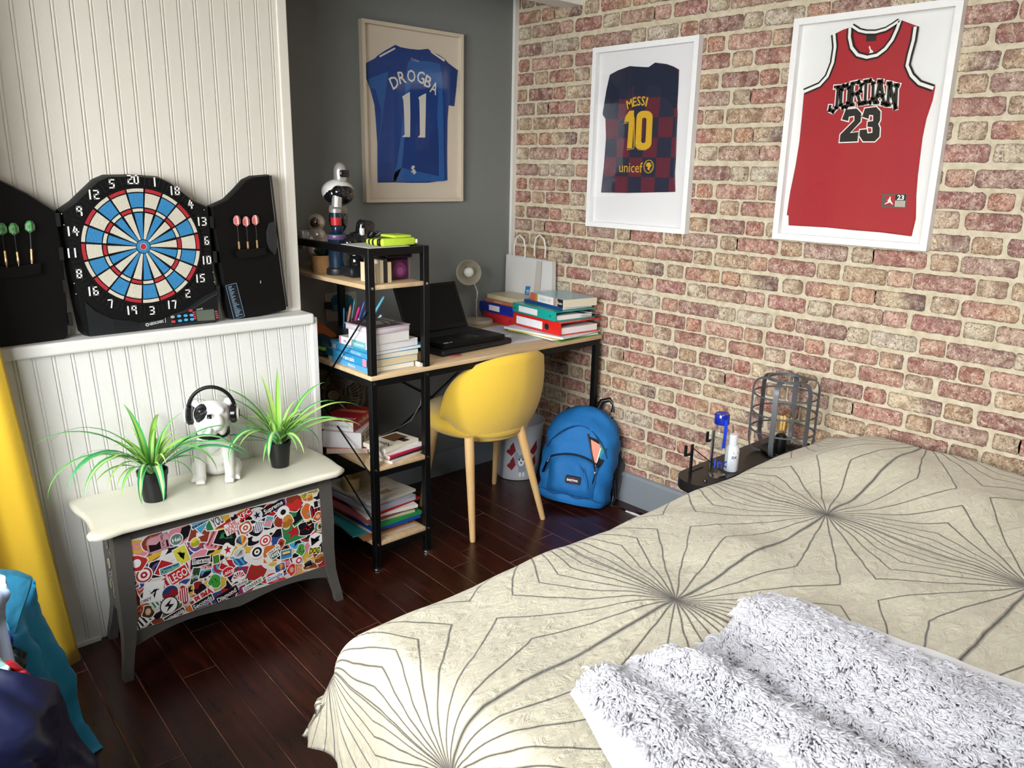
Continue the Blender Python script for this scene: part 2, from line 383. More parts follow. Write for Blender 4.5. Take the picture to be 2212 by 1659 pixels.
# ---- white boarded wall: upper part, ledge, lower part
PANW = M('#e3ded2', .42, var=.02, bump=.06, bscale=60); PANL = M('#e6e5e0', .4, var=.02, bump=.1, bscale=60)
def boards(xa, xb, z0, z1, y, first, pitch, lean, mat, name):
    xs = []; x = first
    while x > xa: x -= pitch
    gx = [];
    while x < xb+.05:
        if xa+.004 < x < xb-.004 or lean: gx.append(x)
        x += pitch
    prof = [(xa, 0)]
    for c in gx:
        for dx, dy in ((-.0065, 0), (-.0055, .0035), (-.0040, .0035), (-.0025, .0006), (.0, .0), (.0025, .0006), (.004, .0035), (.0055, .0035), (.0065, 0)):
            prof.append((c+dx, dy))
    prof.append((xb, 0)); mb = MB(); vs = []; nseg = 2
    for z in (z0, z1):
        for k, (x, d) in enumerate(prof):
            X = x if k in (0, len(prof)-1) else x+lean*(z-z1)
            d2 = d if xa < X < xb else 0
            vs.append((min(xb, max(xa, X)), y+d2, z))
    n = len(prof); mb.add(vs, [(i, i+1, n+i+1, n+i) for i in range(n-1)])
    mb.add([(xa, y+.05, z0), (xb, y+.05, z0), (xb, y+.05, z1), (xa, y+.05, z1), (xa, y, z1), (xb, y, z1), (xb, y, z0)], [(0, 3, 2, 1), (3, 4, 5, 2), (1, 2, 5, 6)])
    return mb.build(name, None, mat)
UX = -1.351
struct(boards(-3.3, UX-.03, .95, 2.5, -.36, -1.404, .049, 0, PANW, 'wall_left_upper'))
struct(MB().box((UX-.05, -.31, 0), (UX, 0, 2.5)).build('wall_left_return', None, M('#8b8880', .8)))
struct(MB().rbox((UX-.034, -.366, .96), (UX, -.30, 2.5), .003).build('trim_1', None, PANW))
struct(boards(-3.3, -1.352, 0, .93, -.44, -1.380, .0492, -.045, PANL, 'wall_left_lower'))
lt = MB().rbox((-3.3, -.462, .925), (-1.352, -.30, .962), .008, 3); struct(lt.build('trim_2', None, PANL))
struct(MB().rbox((-1.356, -.447, 0), (-1.334, -.30, .945), .003).build('trim_3', None, PANL))
struct(MB().box((-3.3, -.41, 2.139), (0, -.31, 2.5)).build('trim_4', None, WHT))     # beam over the alcove
struct(MB().box((-.024, -.016, .1), (0, 0, 2.5)).build('trim_5', None, M('#dcd9d0', .6)))   # batten in the corner
BBG = M('#7d848a', .45, var=.04)
bb = MB().prism(Plane((0, 0, 0), (1, 0, 0), (0, 0, 1)), [(0, 0), (-.018, 0), (-.018, .128), (-.012, .140), (0, .143)], 0, 4.5)
struct(bb.build('baseboard_right', None, BBG))
struct(MB().box((UX, -.016, 0), (-.02, 0, .12)).build('baseboard_back', None, BBG))
struct(MB().box((-2.5, -.452, .0), (-2.14, -.44, .012)).build('baseboard_left', None, WHT))

# ================================================================== framed shirts
GLASS = thin_glass('picture_glass', gl=.16)
def framed(P, a0, b0, a1, b1, wd, dep, fcol, bcol, label, loc):
    t = thing('framed_shirt', label, 'framed shirt', loc, 'framed football and basketball shirts')
    m = MB().ring2(P, [(a0, b0), (a1, b0), (a1, b1), (a0, b1)], [(a0+wd, b0+wd), (a1-wd, b0+wd), (a1-wd, b1-wd), (a0+wd, b1-wd)], .001, dep)
    m.build('frame', t, fcol)
    MB().prism(P, [(a0+wd-.003, b0+wd-.003), (a1-wd+.003, b0+wd-.003), (a1-wd+.003, b1-wd+.003), (a0+wd-.003, b1-wd+.003)], .001, .004).build('backing_board', t, bcol)
    MB().prism(P, [(a0+wd-.002, b0+wd-.002), (a1-wd+.002, b0+wd-.002), (a1-wd+.002, b1-wd+.002), (a0+wd-.002, b1-wd+.002)], dep-.006, dep-.0045).build('glass', t, GLASS)
    return t
def puff(P, pts, c0, c1, inset=.004):
    """a cloth outline on a plane with a rounded edge"""
    mb = MB(); n = len(pts); a = sum(pts[i][0]*pts[(i+1) % n][1]-pts[(i+1) % n][0]*pts[i][1] for i in range(n))
    if a < 0: pts = pts[::-1]
    ins = []
    for i in range(n):
        p, q, r = Vector(pts[i-1]), Vector(pts[i]), Vector(pts[(i+1) % n])
        e = ((q-p).normalized()+(r-q).normalized()); e = e.normalized() if e.length > 1e-6 else (q-p).normalized()
        ins.append((q.x-e.y*inset, q.y+e.x*inset))
    vs = [P.p(x, y, c0) for x, y in pts]+[P.p(x, y, c0+(c1-c0)*.6) for x, y in pts]+[P.p(x, y, c1) for x, y in ins]
    fs = [list(range(n))[::-1], list(range(2*n, 3*n))]
    for k in range(2):
        for i in range(n): fs.append((k*n+i, k*n+(i+1) % n, (k+1)*n+(i+1) % n, (k+1)*n+i))
    mb.add(vs, fs); return mb
# ---- blue shirt number 11
P = BACK; T1 = framed(P, -.853, 1.314, -.337, 2.022, .014, .028, M('#cbbfa9', .5), M('#d8ccb9', .8, var=.05, scale=6),
    'cream framed blue football shirt number 11 hanging on the grey wall', (-.595, 0, 1.314))
o = (740, 20); k = .26525; px = lambda pts: P.pxs(pts, .006, o, k)
NAVY = M('#123a80', .75, var=.12, scale=40, bump=.1, bscale=400); BLU2 = M('#235a9e', .75, var=.08, scale=40)
out = px([(430, 290), (470, 308), (540, 322), (620, 330), (695, 322), (720, 345), (780, 370), (830, 405), (860, 440), (937, 497), (925, 640), (908, 790), (862, 782), (853, 900), (850, 1100), (850, 1250), (853, 1393), (780, 1400), (700, 1412), (560, 1414), (420, 1410), (287, 1412), (285, 1250), (285, 1100), (272, 900), (262, 780), (225, 640), (172, 505), (172, 450), (265, 400), (290, 375), (350, 335)])
J1 = puff(P, out, .004, .009).build('shirt', T1, NAVY, 30)
mb = MB()
for pts in ([(525, 440), (545, 415), (700, 425), (788, 445), (805, 560), (815, 800), (820, 1100), (826, 1398), (790, 1400), (400, 1408), (420, 1330), (475, 1290), (780, 1360), (778, 1100), (765, 850), (775, 700), (760, 620), (560, 600), (540, 660), (505, 660)],
            [(205, 570), (370, 505), (350, 660), (325, 850), (300, 1050), (288, 1180), (300, 1000), (312, 830), (262, 650), (225, 640)],
            [(505, 660), (540, 660), (500, 1060), (478, 1290), (430, 1400), (402, 1408), (440, 1250), (470, 1050), (490, 850)]):
    mb.poly(P, px(pts), .0096)
mb.build('side_panel', J1, BLU2)
mb = MB().use(M('#d9d6cc', .7))
for pts in ([(480, 712), (512, 690), (543, 674), (547, 860), (545, 1041), (480, 1041), (500, 1020), (497, 860), (490, 740)], [(612, 718), (645, 698), (675, 684), (672, 860), (668, 1045), (607, 1044), (625, 1022), (623, 860), (620, 742)]): mb.poly(P, px(pts), .0105)
for ch, x, y, r, w in (('D', 415, 592, .5, .047), ('R', 478, 552, .27, .042), ('O', 555, 540, .02, .050), ('G', 633, 552, -.15, .046), ('B', 692, 588, -.32, .040), ('A', 742, 640, -.36, .044)):
    a, b = px([(x, y)])[0]; mb.text(P, ch, a, b, .050, .0105, w*.86, r, .012)
mb.build('lettering', J1)
mb = MB().use(M('#d9d6cc', .7))
for pts in ([(293, 380), (420, 312), (426, 324), (300, 393)], [(710, 350), (722, 344), (830, 412), (822, 428)]): mb.poly(P, px(pts), .0105)
mb.build('shoulder_stripe', J1)
mb = MB().use(M('#c9c6bf', .7)); a, b = px([(584, 412)])[0]; mb.text(P, 'Chelsea', a, b, .010, .0105, .042, -.1)
for pts in ([(560, 1275), (580, 1272), (584, 1290), (572, 1298), (586, 1308), (590, 1320), (598, 1326), (580, 1345), (566, 1340), (574, 1330), (556, 1330), (552, 1318), (566, 1316), (560, 1302), (552, 1296)],): mb.poly(P, px(pts), .0105)
mb.build('badge', J1)
# ---- chequered shirt number 10
P = BRICK; T2 = framed(P, .508, 1.224, 1.040, 1.958, .021, .030, M('#e8e8e6', .35), M('#dcdad9', .85, var=.02),
    'white framed navy and maroon chequered shirt number 10 on the brick wall', (0, -.774, 1.224))
o2 = (1240, 50); k2 = .2893; px = lambda pts: P.pxs(pts, .006, o2, k2)
g = NT('chequered_cloth'); ox, oy, oz = g.sep(g.obj())
A0 = px([(232, 862)])[0]; A1 = px([(630, 835)])[0]; B1 = px([(240, 720)])[0]; dz = B1[1]-A0[1]; dy = (A1[0]-A0[0])/4
loc = T2.location
u = g.math('FLOOR', g.math('DIVIDE', g.math('SUBTRACT', g.math('MULTIPLY', oy, -1), A0[0]+loc.y), dy)); v = g.math('FLOOR', g.math('DIVIDE', g.math('SUBTRACT', oz, A0[1]-loc.z), dz))
ck = g.math('FLOORED_MODULO', g.math('ADD', u, v), 2); nz = g.noise(g.obj(), 60, 4)
MAR, NV = lin('#5c1226'), lin('#141a34')
col = g.mix(ck, MAR, NV); col = g.mix(g.math('MULTIPLY', nz, .3), col, lin('#1a1020')); g.bump(g.noise(g.obj(), 500), .1, .002)
CHK = g.out(col, .7)
out = px([(270, 385), (330, 352), (420, 320), (490, 328), (560, 328), (590, 318), (607, 294), (690, 305), (745, 325), (783, 347), (778, 470), (770, 620), (772, 680), (766, 800), (760, 1000), (752, 1120), (755, 1260), (600, 1264), (400, 1268), (203, 1265), (210, 1200), (225, 1060), (240, 860), (236, 715), (215, 682), (232, 600), (245, 500)])
J2 = puff(P, out, .004, .010).build('shirt', T2, CHK, 30)
MB().poly(P, px([(272, 388), (420, 322), (560, 330), (606, 298), (745, 327), (781, 349), (770, 630), (750, 640), (700, 562), (650, 550), (655, 500), (630, 470), (580, 460), (550, 478), (548, 545), (450, 545), (452, 474), (400, 480), (345, 505), (340, 575), (290, 590), (262, 640), (240, 712), (218, 682), (247, 500)]), .0108).build('yoke', J2, M('#11182f', .75, var=.2, scale=60))
YEL = M('#c9a022', .6, var=.15, scale=90); mb = MB().use(YEL)
mb.poly(P, px([(388, 700), (420, 655), (455, 652), (448, 800), (440, 934), (402, 936), (412, 800), (415, 735), (382, 742)]), .0115)
rr = lambda x0, y0, x1, y1, r, sk: [(x+sk*((y1-y)/(y1-y0)), y) for x, y in rrect(x0, y0, x1, y1, r, 5)]
mb.ring2(P, px(rr(462, 655, 582, 944, 48, 14)), px(rr(507, 706, 540, 896, 16, 8)), .0110, .0118)
for ch, x, y, r in (('M', 421, 602, .3), ('E', 459, 586, .16), ('S', 490, 580, .05), ('S', 523, 580, -.05), ('I', 549, 586, -.22)):
    a, b = px([(x, y)])[0]; mb.text(P, ch, a, b, .036, .0115, .0075 if ch == 'I' else (.030 if ch == 'M' else .0195), r, .015)
a, b = px([(430, 1075)])[0]; mb.text(P, 'unicef', a, b, .042, .0115, .124, 0, .0)
a, b = px([(563, 1071)])[0]; c = lambda r, n=24: [(a+r*cos(2*PI*i/n), b+r*1.02*sin(2*PI*i/n)) for i in range(n)]
mb.ring2(P, c(.026), c(.0235), .0110, .0116); mb.poly(P, [(a-.012, b+.012), (a-.002, b+.017), (a+.008, b+.014), (a+.014, b+.004), (a+.008, b-.004), (a+.004, b-.016), (a-.006, b-.010), (a-.003, b-.002), (a-.014, b+.002)], .0115)
for s in (-1, 1):
    for i in range(7):
        t = -1.2+i*.33; mb.poly(P, [(a+s*.019*cos(t)-.002, b+.019*sin(t)), (a+s*.023*cos(t+.12), b+.023*sin(t+.12)), (a+s*.020*cos(t+.24), b+.020*sin(t+.24))], .0115)
mb.build('lettering', J2)
mb = MB().use(YEL)     # thin outline beside the numerals
ln = lambda pts, w=.0022: [mb.bar(P.p(*p, .0113), P.p(*q, .0113), w, .0008, up=P.n) for p, q in zip(px(pts), px(pts)[1:])]
ln([(452, 690), (452, 938), (400, 946)]); ln([(376, 750), (408, 745)]); ln([(456, 700), (458, 915), (490, 946), (545, 946)])
mb.build('numeral_outline', J2)
# ---- red basketball vest number 23
T3 = framed(P, 1.421, 1.236, 1.957, 1.970, .021, .030, M('#ecebe8', .35), M('#e3e3df', .85, var=.02),
    'white framed red basketball vest number 23 on the brick wall', (0, -1.689, 1.236))
o3 = (1650, 0); k3 = .3375; px = lambda pts: P.pxs(pts, .006, o3, k3)
g = NT('red_mesh_cloth'); ob = g.obj(); ox, oy, oz = g.sep(ob); nz = g.noise(ob, 8, 3); vv = g.n('TexVoronoi', {'Scale': 260}); g.set(vv.inputs['Vector'], ob)
g.bump(vv.outputs[0], .15, .002); RED = g.out(g.mix(g.math('MULTIPLY', nz, .35), lin('#a3131c'), lin('#7f0e18')), .6)
out = px([(470, 210), (510, 190)] + [(548, 178), (545, 240), (560, 310), (600, 358), (665, 378), (735, 362), (790, 320), (835, 260), (865, 190), (885, 130)] +
    [(930, 148), (985, 168), (972, 260), (945, 350), (930, 420), (960, 480), (1010, 525), (1097, 555), (1080, 640), (1040, 760), (1015, 880), (1000, 1000), (985, 1120), (975, 1250), (972, 1400), (945, 1512), (870, 1502), (750, 1487), (600, 1475), (400, 1455), (160, 1442), (160, 1380), (148, 1376), (170, 1230), (205, 1060), (230, 900), (245, 750), (258, 605), (262, 575), (350, 540), (400, 490), (435, 400), (450, 300), (443, 225)])
J3 = puff(P, out, .004, .011).build('vest', T3, RED, 30)
back = px([(552, 178), (575, 165), (620, 195), (660, 205), (720, 205), (790, 185), (840, 155), (875, 130), (862, 200), (825, 270), (780, 325), (720, 355), (660, 368), (605, 348), (565, 300), (552, 240)])
MB().poly(P, back, .0062).build('inside_back', J3, M('#a01524', .7))
def ribbon(pts, w, c, mb):
    q = [Vector((*p, 0)) for p in px(pts)]; L = []; Rr = []
    for i in range(len(q)):
        d = (q[min(i+1, len(q)-1)]-q[max(i-1, 0)]).normalized(); n = Vector((-d.y, d.x, 0))*w/2
        L.append(q[i]+n); Rr.append(q[i]-n)
    m = len(q); mb.add([P.p(v.x, v.y, c) for v in L+Rr], [(m+i, m+i+1, i+1, i) if True else 0 for i in range(m-1)])
front = [(557, 180), (553, 240), (567, 305), (605, 352), (665, 368), (730, 354), (783, 314), (827, 256), (857, 190), (876, 135)]
rear = [(570, 168), (615, 198), (660, 208), (720, 208), (785, 190), (835, 160), (872, 134)]
armL = [(455, 220), (462, 300), (447, 400), (412, 490), (362, 545), (262, 588)]; armR = [(975, 172), (962, 260), (937, 350), (922, 420), (950, 485), (1000, 535), (1090, 566)]
for nm, w, c, ml in (('black_trim', .0215, .0118, M('#15130f', .7)), ('white_trim', .0095, .0124, M('#e6e4dd', .7))):
    mb = MB().use(ml)
    for pts in (front, rear, armL, armR): ribbon(pts, w*(.8 if pts is rear else 1), c, mb)
    mb.build('trim', J3, None, label=nm.replace('_', ' ')+' around neck and armholes')
BK = M('#17150f', .65); WH = M('#e8e5dd', .65)
mb = MB()
two = [(505, 765), (530, 702), (600, 695), (628, 725), (625, 778), (556, 852), (610, 845), (605, 905), (490, 910), (495, 862), (585, 772), (585, 742), (550, 748), (545, 775)]
three = [(635, 748), (652, 695), (725, 685), (752, 715), (750, 770), (737, 795), (748, 820), (745, 875), (715, 905), (640, 905), (618, 870), (620, 832), (665, 828), (668, 855), (700, 850), (700, 815), (668, 812), (670, 780), (705, 775), (705, 738), (680, 736), (676, 762)]
def grow(pts, d):
    q = px(pts); n = len(q); a = sum(q[i][0]*q[(i+1) % n][1]-q[(i+1) % n][0]*q[i][1] for i in range(n)); s = 1 if a > 0 else -1; o = []
    for i in range(n):
        p0, p1, p2 = Vector(q[i-1]), Vector(q[i]), Vector(q[(i+1) % n]); e1 = (p1-p0).normalized(); e2 = (p2-p1).normalized()
        n1 = Vector((e1.y, -e1.x))*s; n2 = Vector((e2.y, -e2.x))*s; m = (n1+n2); m = m.normalized()/max(.6, m.normalized().dot(n1)); o.append(tuple(p1+m*d))
    return o
mb.use(WH); [mb.poly(P, grow(t, .0035), .0117) for t in (two, three)]
strokes = [[(460, 558), (502, 556)], [(482, 558), (470, 690), (448, 716), (426, 706), (430, 678)],
 [(503, 575), (518, 550), (538, 546), (551, 564), (545, 660), (530, 686), (512, 690), (498, 672), (503, 575)],
 [(575, 536), (566, 672)], [(566, 535), (612, 525), (630, 545), (624, 585), (605, 600), (572, 604)], [(604, 600), (622, 666)], [(554, 674), (582, 672)], [(612, 667), (636, 665)],
 [(660, 522), (653, 660)], [(648, 522), (686, 516), (706, 536), (702, 632), (684, 656), (640, 661)],
 [(746, 521), (722, 657)], [(754, 521), (774, 664)], [(738, 520), (764, 522)], [(733, 612), (766, 615)], [(710, 658), (738, 659)], [(760, 665), (788, 667)],
 [(808, 534), (799, 673)], [(812, 538), (846, 692)], [(856, 546), (849, 694)], [(796, 532), (822, 536)], [(842, 543), (870, 548)], [(786, 672), (814, 674)]]
def stroke_text(w, c, e):
    for st_ in strokes:
        q = [Vector(p) for p in px(st_)]
        for a_, b_ in zip(q, q[1:]):
            d_ = (b_-a_).normalized()*e; mb.bar(P.p(*(a_-d_), c), P.p(*(b_+d_), c), w, .0008, up=P.n)
stroke_text(.0165, .0117, .006)
mb.use(BK); [mb.poly(P, px(t), .0122) for t in (two, three)]
stroke_text(.0092, .0124, .003)
mb.build('lettering', J3)
mb = MB().use(M('#5b5046', .6)); mb.poly(P, px([(762, 1240), (922, 1242), (915, 1332), (758, 1330)]), .0116)
mb.use(M('#a3202a', .6)).poly(P, px([(785, 1252), (845, 1253), (840, 1318), (780, 1317)]), .0118); mb.use(BK).poly(P, px([(848, 1245), (915, 1246), (912, 1282), (846, 1281)]), .0118); mb.use(M('#b8b2a2', .7)).poly(P, px([(846, 1284), (910, 1285), (907, 1325), (842, 1323)]), .0118)
mb.use(WH); a, b = px([(881, 1263)])[0]; mb.text(P, '23', a, b, .015, .0122, .022, 0, .03)
mb.poly(P, px([(812, 1258), (818, 1260), (816, 1275), (820, 1288), (832, 1306), (828, 1310), (812, 1295), (795, 1302), (778, 1307), (780, 1302), (798, 1292), (800, 1280), (790, 1285), (805, 1274)]), .0122)
for i in range(6): mb.use(M('#857f70', .7)).poly(P, px([(850, 1289+i*6), (903, 1290+i*6), (903, 1291.5+i*6), (850, 1290.5+i*6)]), .0121)
mb.build('label_patch', J3)
mb = MB().use(M('#211c18', .6)).poly(P, px([(658, 205), (724, 204), (718, 262), (655, 266)]), .0070); mb.use(WH).poly(P, px([(672, 300), (680, 293), (685, 315), (698, 325), (704, 345), (690, 352), (675, 345), (680, 325)]), .0068)
mb.build('neck_label', J3)

# ================================================================== dartboard
DP = Plane((-1.888, -.42, 1.215), (1, 0, 0), (0, 0, 1))
dt = thing('dartboard_cabinet', 'black electronic dartboard with open doors standing on the white ledge', 'dartboard', (-1.888, -.40, .962))
px = lambda pts, c=0: DP.pxs(pts, c)
body = px([(233, 378), (290, 377), (345, 381), (372, 394), (395, 412), (420, 432), (452, 446), (458, 520), (466, 600), (472, 640), (472, 690), (466, 697), (440, 703), (400, 703), (350, 712), (300, 720), (205, 733), (192, 732), (180, 720), (165, 650), (148, 560), (138, 500), (131, 456), (160, 436), (185, 412), (210, 388)])
bd = puff(DP, body, -.055, 0, .006).build('body', dt, M('#08090a', .5, bump=.25, bscale=240, spec=.3), 35)
TW = R(2.6); RW = .169
def pol(r, t): t += TW; return (r*cos(t), r*sin(t))
def sector(mb, r0, r1, a0, a1, c, n=5):
    o = [pol(r1, a0+(a1-a0)*i/n) for i in range(n+1)]+[pol(r0, a1-(a1-a0)*i/n) for i in range(n+1)]
    mb.prism(DP, o, c-.003, c)
mb = MB(); mb.use(M('#0c0c0d', .4)); cc = [pol(.176, 2*PI*i/64) for i in range(64)]; mb.prism(DP, cc, -.002, .002)
mb.ring2(DP, cc, [pol(.171, 2*PI*i/64) for i in range(64)], .002, .006)
mb.build('target_rim', bd)
CR = M('#d8d2bf', .6, bump=.5, bscale=500); BLUE = M('#2f86bd', .55, bump=.5, bscale=500); RD = M('#b3212c', .5, bump=.4, bscale=500)
mb = MB(); st = 2*PI/20; gp = .0022
for i in range(20):
    c = PI/2-i*st; even = i % 2 == 0
    for r0, r1, ring in ((.0215, .099, 0), (.103, .1115, 1), (.1155, .156, 0), (.1595, RW, 1)):
        g = gp/((r0+r1)/2)+.004; mb.use((CR if even else RD) if ring else (BLUE if even else CR))
        sector(mb, r0, r1, c-st/2+g, c+st/2-g, .0065)
for r0, r1, m in ((.010, .019, BLUE), (.0085, .0105, CR), (0.0001, .008, RD)):
    mb.use(m); mb.ring2(DP, [pol(r1, 2*PI*i/24) for i in range(24)], [pol(r0, 2*PI*i/24) for i in range(24)], .003, .007)
mb.build('target', bd)
# numerals drawn as simple stroke digits
SEG = {'0': [(0, 0, 1, 0), (1, 0, 1, 2), (1, 2, 0, 2), (0, 2, 0, 0)], '1': [(.5, 0, .5, 2)], '2': [(0, 2, 1, 2), (1, 2, 1, 1.15), (1, 1.15, 0, .9), (0, .9, 0, 0), (0, 0, 1, 0)], '3': [(0, 2, 1, 2), (1, 2, 1, 0), (.25, 1, 1, 1), (0, 0, 1, 0)],
 '4': [(.45, 2, 0, .8), (0, .8, 1.25, .8), (.85, 1.5, .85, 0)], '5': [(1, 2, 0, 2), (0, 2, 0, 1.05), (0, 1.05, 1, 1.05), (1, 1.05, 1, 0), (1, 0, 0, 0)], '6': [(.7, 2, 0, 2), (0, 2, 0, 0), (0, 0, 1, 0), (1, 0, 1, 1), (1, 1, 0, 1)], '7': [(0, 2, 1, 2), (1, 2, .6, 0)],
 '8': [(0, 0, 1, 0), (1, 0, 1, 2), (1, 2, 0, 2), (0, 2, 0, 0), (0, 1, 1, 1)], '9': [(1, 0, 1, 2), (1, 2, 0, 2), (0, 2, 0, 1), (0, 1, 1, 1)]}
mb = MB().use(M('#e9e8e3', .5)); NUM = [20, 1, 18, 4, 13, 6, 10, 15, 2, 17, 3, 19, 7, 16, 8, 11, 14, 9, 12, 5]
for i, nn in enumerate(NUM):
    a, b = pol(.1945, PI/2-i*st); s = str(nn); w, h, sp = .0105, .0112, .0170
    for j, ch in enumerate(s):
        X = a-(len(s)-1)*sp/2+j*sp-w/2; Yy = b-h
        for x0, y0, x1, y1 in SEG[ch]:
            L = math.hypot(x1-x0, y1-y0); ex, ey = (x1-x0)/L*.0022, (y1-y0)/L*.0022
            mb.bar(DP.p(X+x0*w-ex, Yy+y0*h-ey, .0020), DP.p(X+x1*w+ex, Yy+y1*h+ey, .0020), .0042 if x0 == x1 else .0036, .001, up=DP.n)
mb.build('number_lettering', bd)
# concentric fine ribs around the target
mb = MB().use(M('#1b1c1d', .5))
for i in range(90):
    t = 2*PI*i/90
    if 3.75 < t < 5.7: r1 = .205
    elif .6 < t < 2.5: r1 = .205
    else: r1 = .20
    mb.bar(DP.p(*pol(.179, t), .0006), DP.p(*pol(r1, t), .0006), .0016, .0012, up=DP.n)
mb.build('ribs', bd)
# control panel
pp = px([(183, 652), (205, 672), (240, 688), (300, 697), (350, 690), (400, 668), (440, 640), (470, 625), (471, 690), (464, 696), (400, 702), (300, 718), (205, 731), (194, 729)])
cp = MB().prism(DP, pp, 0, .005).build('control_panel', bd, M('#15191b', .5))
mb = MB().use(M('#2a3032', .5)); ins = px([(368, 680), (410, 668), (445, 645), (468, 632), (468, 690), (440, 695), (368, 703)]); mb.prism(DP, ins, .005, .0058)
mb.use(M('#0e1112', .4)).prism(DP, px([(370, 682), (411, 670), (446, 648), (467, 636), (467, 689), (440, 693), (370, 701)]), .0058, .0062)
for i in range(6): mb.use(M('#0e1112', .4)).prism(DP, px([(245, 686+i*5+3), (300, 694+i*3.6), (300, 695+i*3.6), (245, 688+i*5+3)]), .005, .0056)
mb.build('keypad_frame', cp)
MB().prism(DP, px([(421, 671), (460, 667), (463, 690), (425, 693)]), .0062, .0068).build('display', cp, M('#5d6659', .25))
for (x, y, h) in ((410, 670, '#c63a3f'), (373, 694, '#c63a3f'), (385, 682, '#4aa3d8'), (399, 681, '#4aa3d8'), (412, 680, '#4aa3d8'), (387, 692, '#4aa3d8'), (400, 690, '#4aa3d8'), (413, 689, '#4aa3d8'), (371, 684, '#a8a8a4')):
    a, b = px([(x, y)])[0]; MB().prism(DP, [(a+.0062*cos(t*PI/8), b+.0042*sin(t*PI/8)) for t in range(16)], .006, .0085).build('button', cp, M(h, .4))
mb = MB()
for i in range(4):
    for x in (417, 465):
        a, b = px([(x+i*.8, 674+i*4.5-(2 if x > 450 else 0))])[0]; mb.use(M('#b8474b', .5)).prism(DP, [(a-.004, b-.002), (a+.004, b-.002), (a+.004, b+.002), (a-.004, b+.002)], .006, .0075)
mb.build('score_dot', cp)
mb = MB().use(M('#d9d9d4', .5)); a, b = px([(430, 667)])[0]; mb.text(DP, 'PLAYER', a, b, .005, .0064, .020, .08, .01)
a, b = px([(337, 696)])[0]; mb.text(DP, 'GEOLOGIC', a, b, .0085, .0054, .043, .12, .02); mb.bar(DP.p(a+.027, b-.004, .0054), DP.p(a+.027, b+.012, .0054), .001, .0005, up=DP.n)
mb.ring2(DP, [(a-.028+.005*cos(t*.4), b-.004+.005*sin(t*.4)) for t in range(16)], [(a-.028+.003*cos(t*.4), b-.004+.003*sin(t*.4)) for t in range(16)], .005, .0056)
mb.build('lettering', cp)
mb = MB().use(M('#d0d0cc', .4))
for x, y in ((133, 462), (138, 486), (160, 612), (164, 635), (441, 453), (460, 588), (463, 609)):
    a, b = px([(x, y)])[0]; mb.prism(DP, [(a+.0014*cos(t*PI/4), b+.0014*sin(t*PI/4)) for t in range(8)], 0, .0012)
mb.build('screws', bd)
# doors: the right one stands open nearly flat, the left one mirrors it out of the picture
def door(P, outline, nm, mir):
    q = puff(P, outline, -.028, 0, .005); return q.build('door', dt, M('#070708', .5, bump=.1, bscale=300, spec=.3), 35)
RP = Plane((-1.668, -.418, 1.215), (cos(.09), sin(.09), 0), (0, 0, 1))
ro = RP.pxs([(455, 446), (490, 430), (512, 408), (530, 388), (547, 380), (584, 377), (588, 410), (600, 510), (610, 590), (621, 664), (619, 671), (590, 678), (560, 687), (530, 692), (506, 693), (497, 688), (490, 665), (480, 600), (468, 530)])
rd = door(RP, ro, 'door', 1)
pz = lambda pts: RP.pxs(pts)
rim = pz([(584, 379), (588, 410), (600, 510), (610, 590), (620, 662)])
mb = MB().use(M('#2b2d2f', .4)); [mb.bar(RP.p(*p, .0015), RP.p(*q, .0015), .005, .004, up=RP.n) for p, q in zip(rim, rim[1:])]
h = pz([(590, 478), (580, 482), (575, 500), (576, 522), (582, 540), (592, 550), (596, 530), (594, 500)]); mb.prism(RP, h, 0, .010); mb.build('grip', rd)
mb = MB().use(M('#14161a', .5)).prism(RP, pz([(487, 617), (510, 611), (528, 683), (505, 690)]), 0, .0012)
mb.use(M('#7f9cb5', .6)); fr = pz([(487, 617), (510, 611), (528, 683), (505, 690), (487, 617)]); [mb.bar(RP.p(*p, .0014), RP.p(*q, .0014), .0012, .0006, up=RP.n) for p, q in zip(fr, fr[1:])]
for i in range(22):
    x0, y0 = 490+i*.83, 620+i*3.05; L = 5+10*rnd.random(); s = pz([(x0+2, y0), (x0+2+L, y0-1.4-L*.08)]); mb.bar(RP.p(*s[0], .0014), RP.p(*s[1], .0014), .0022, .0006, up=RP.n)
mb.build('label', rd)
hold = pz([(503, 545), (512, 538), (545, 536), (568, 534), (570, 548), (545, 555), (510, 557)])
MB().prism(RP, hold, 0, .016).build('dart_holder', rd, BLK)
MB().use(M('#cfcfca', .4)).prism(RP, pz([(562, 606), (563, 606), (563.5, 612), (562.5, 612)]), 0, .001).build('clip', rd)
LP = Plane((-2.108, -.418, 1.215), (cos(.10), sin(.10), 0), (0, 0, 1))
wR = [(a, b) for a, b in ro]; lo = LP.pxs([(122, 455), (60, 416), (0, 387), (-60, 374), (-120, 378), (-128, 560), (-100, 770), (0, 754), (80, 746), (138, 738), (150, 726), (148, 660), (138, 560)])
ld = door(LP, lo, 'door', -1)
ql = lambda pts: LP.pxs(pts)
MB().prism(LP, ql([(-6, 575), (20, 577), (50, 572), (85, 566), (84, 590), (40, 598), (-6, 600)]), 0, .014).build('dart_holder', ld, BLK)
for hx, hy in ((125, 475), (132, 548), (140, 618), (152, 690), (457, 480), (464, 555), (471, 628)):
    q = DP.px(hx, hy); MB().box((-1.888+q[0]-.005, -.425, 1.215+q[1]-.018), (-1.888+q[0]+.005, -.405, 1.215+q[1]+.018)).build('hinge', bd, M('#1c1d1e', .4))
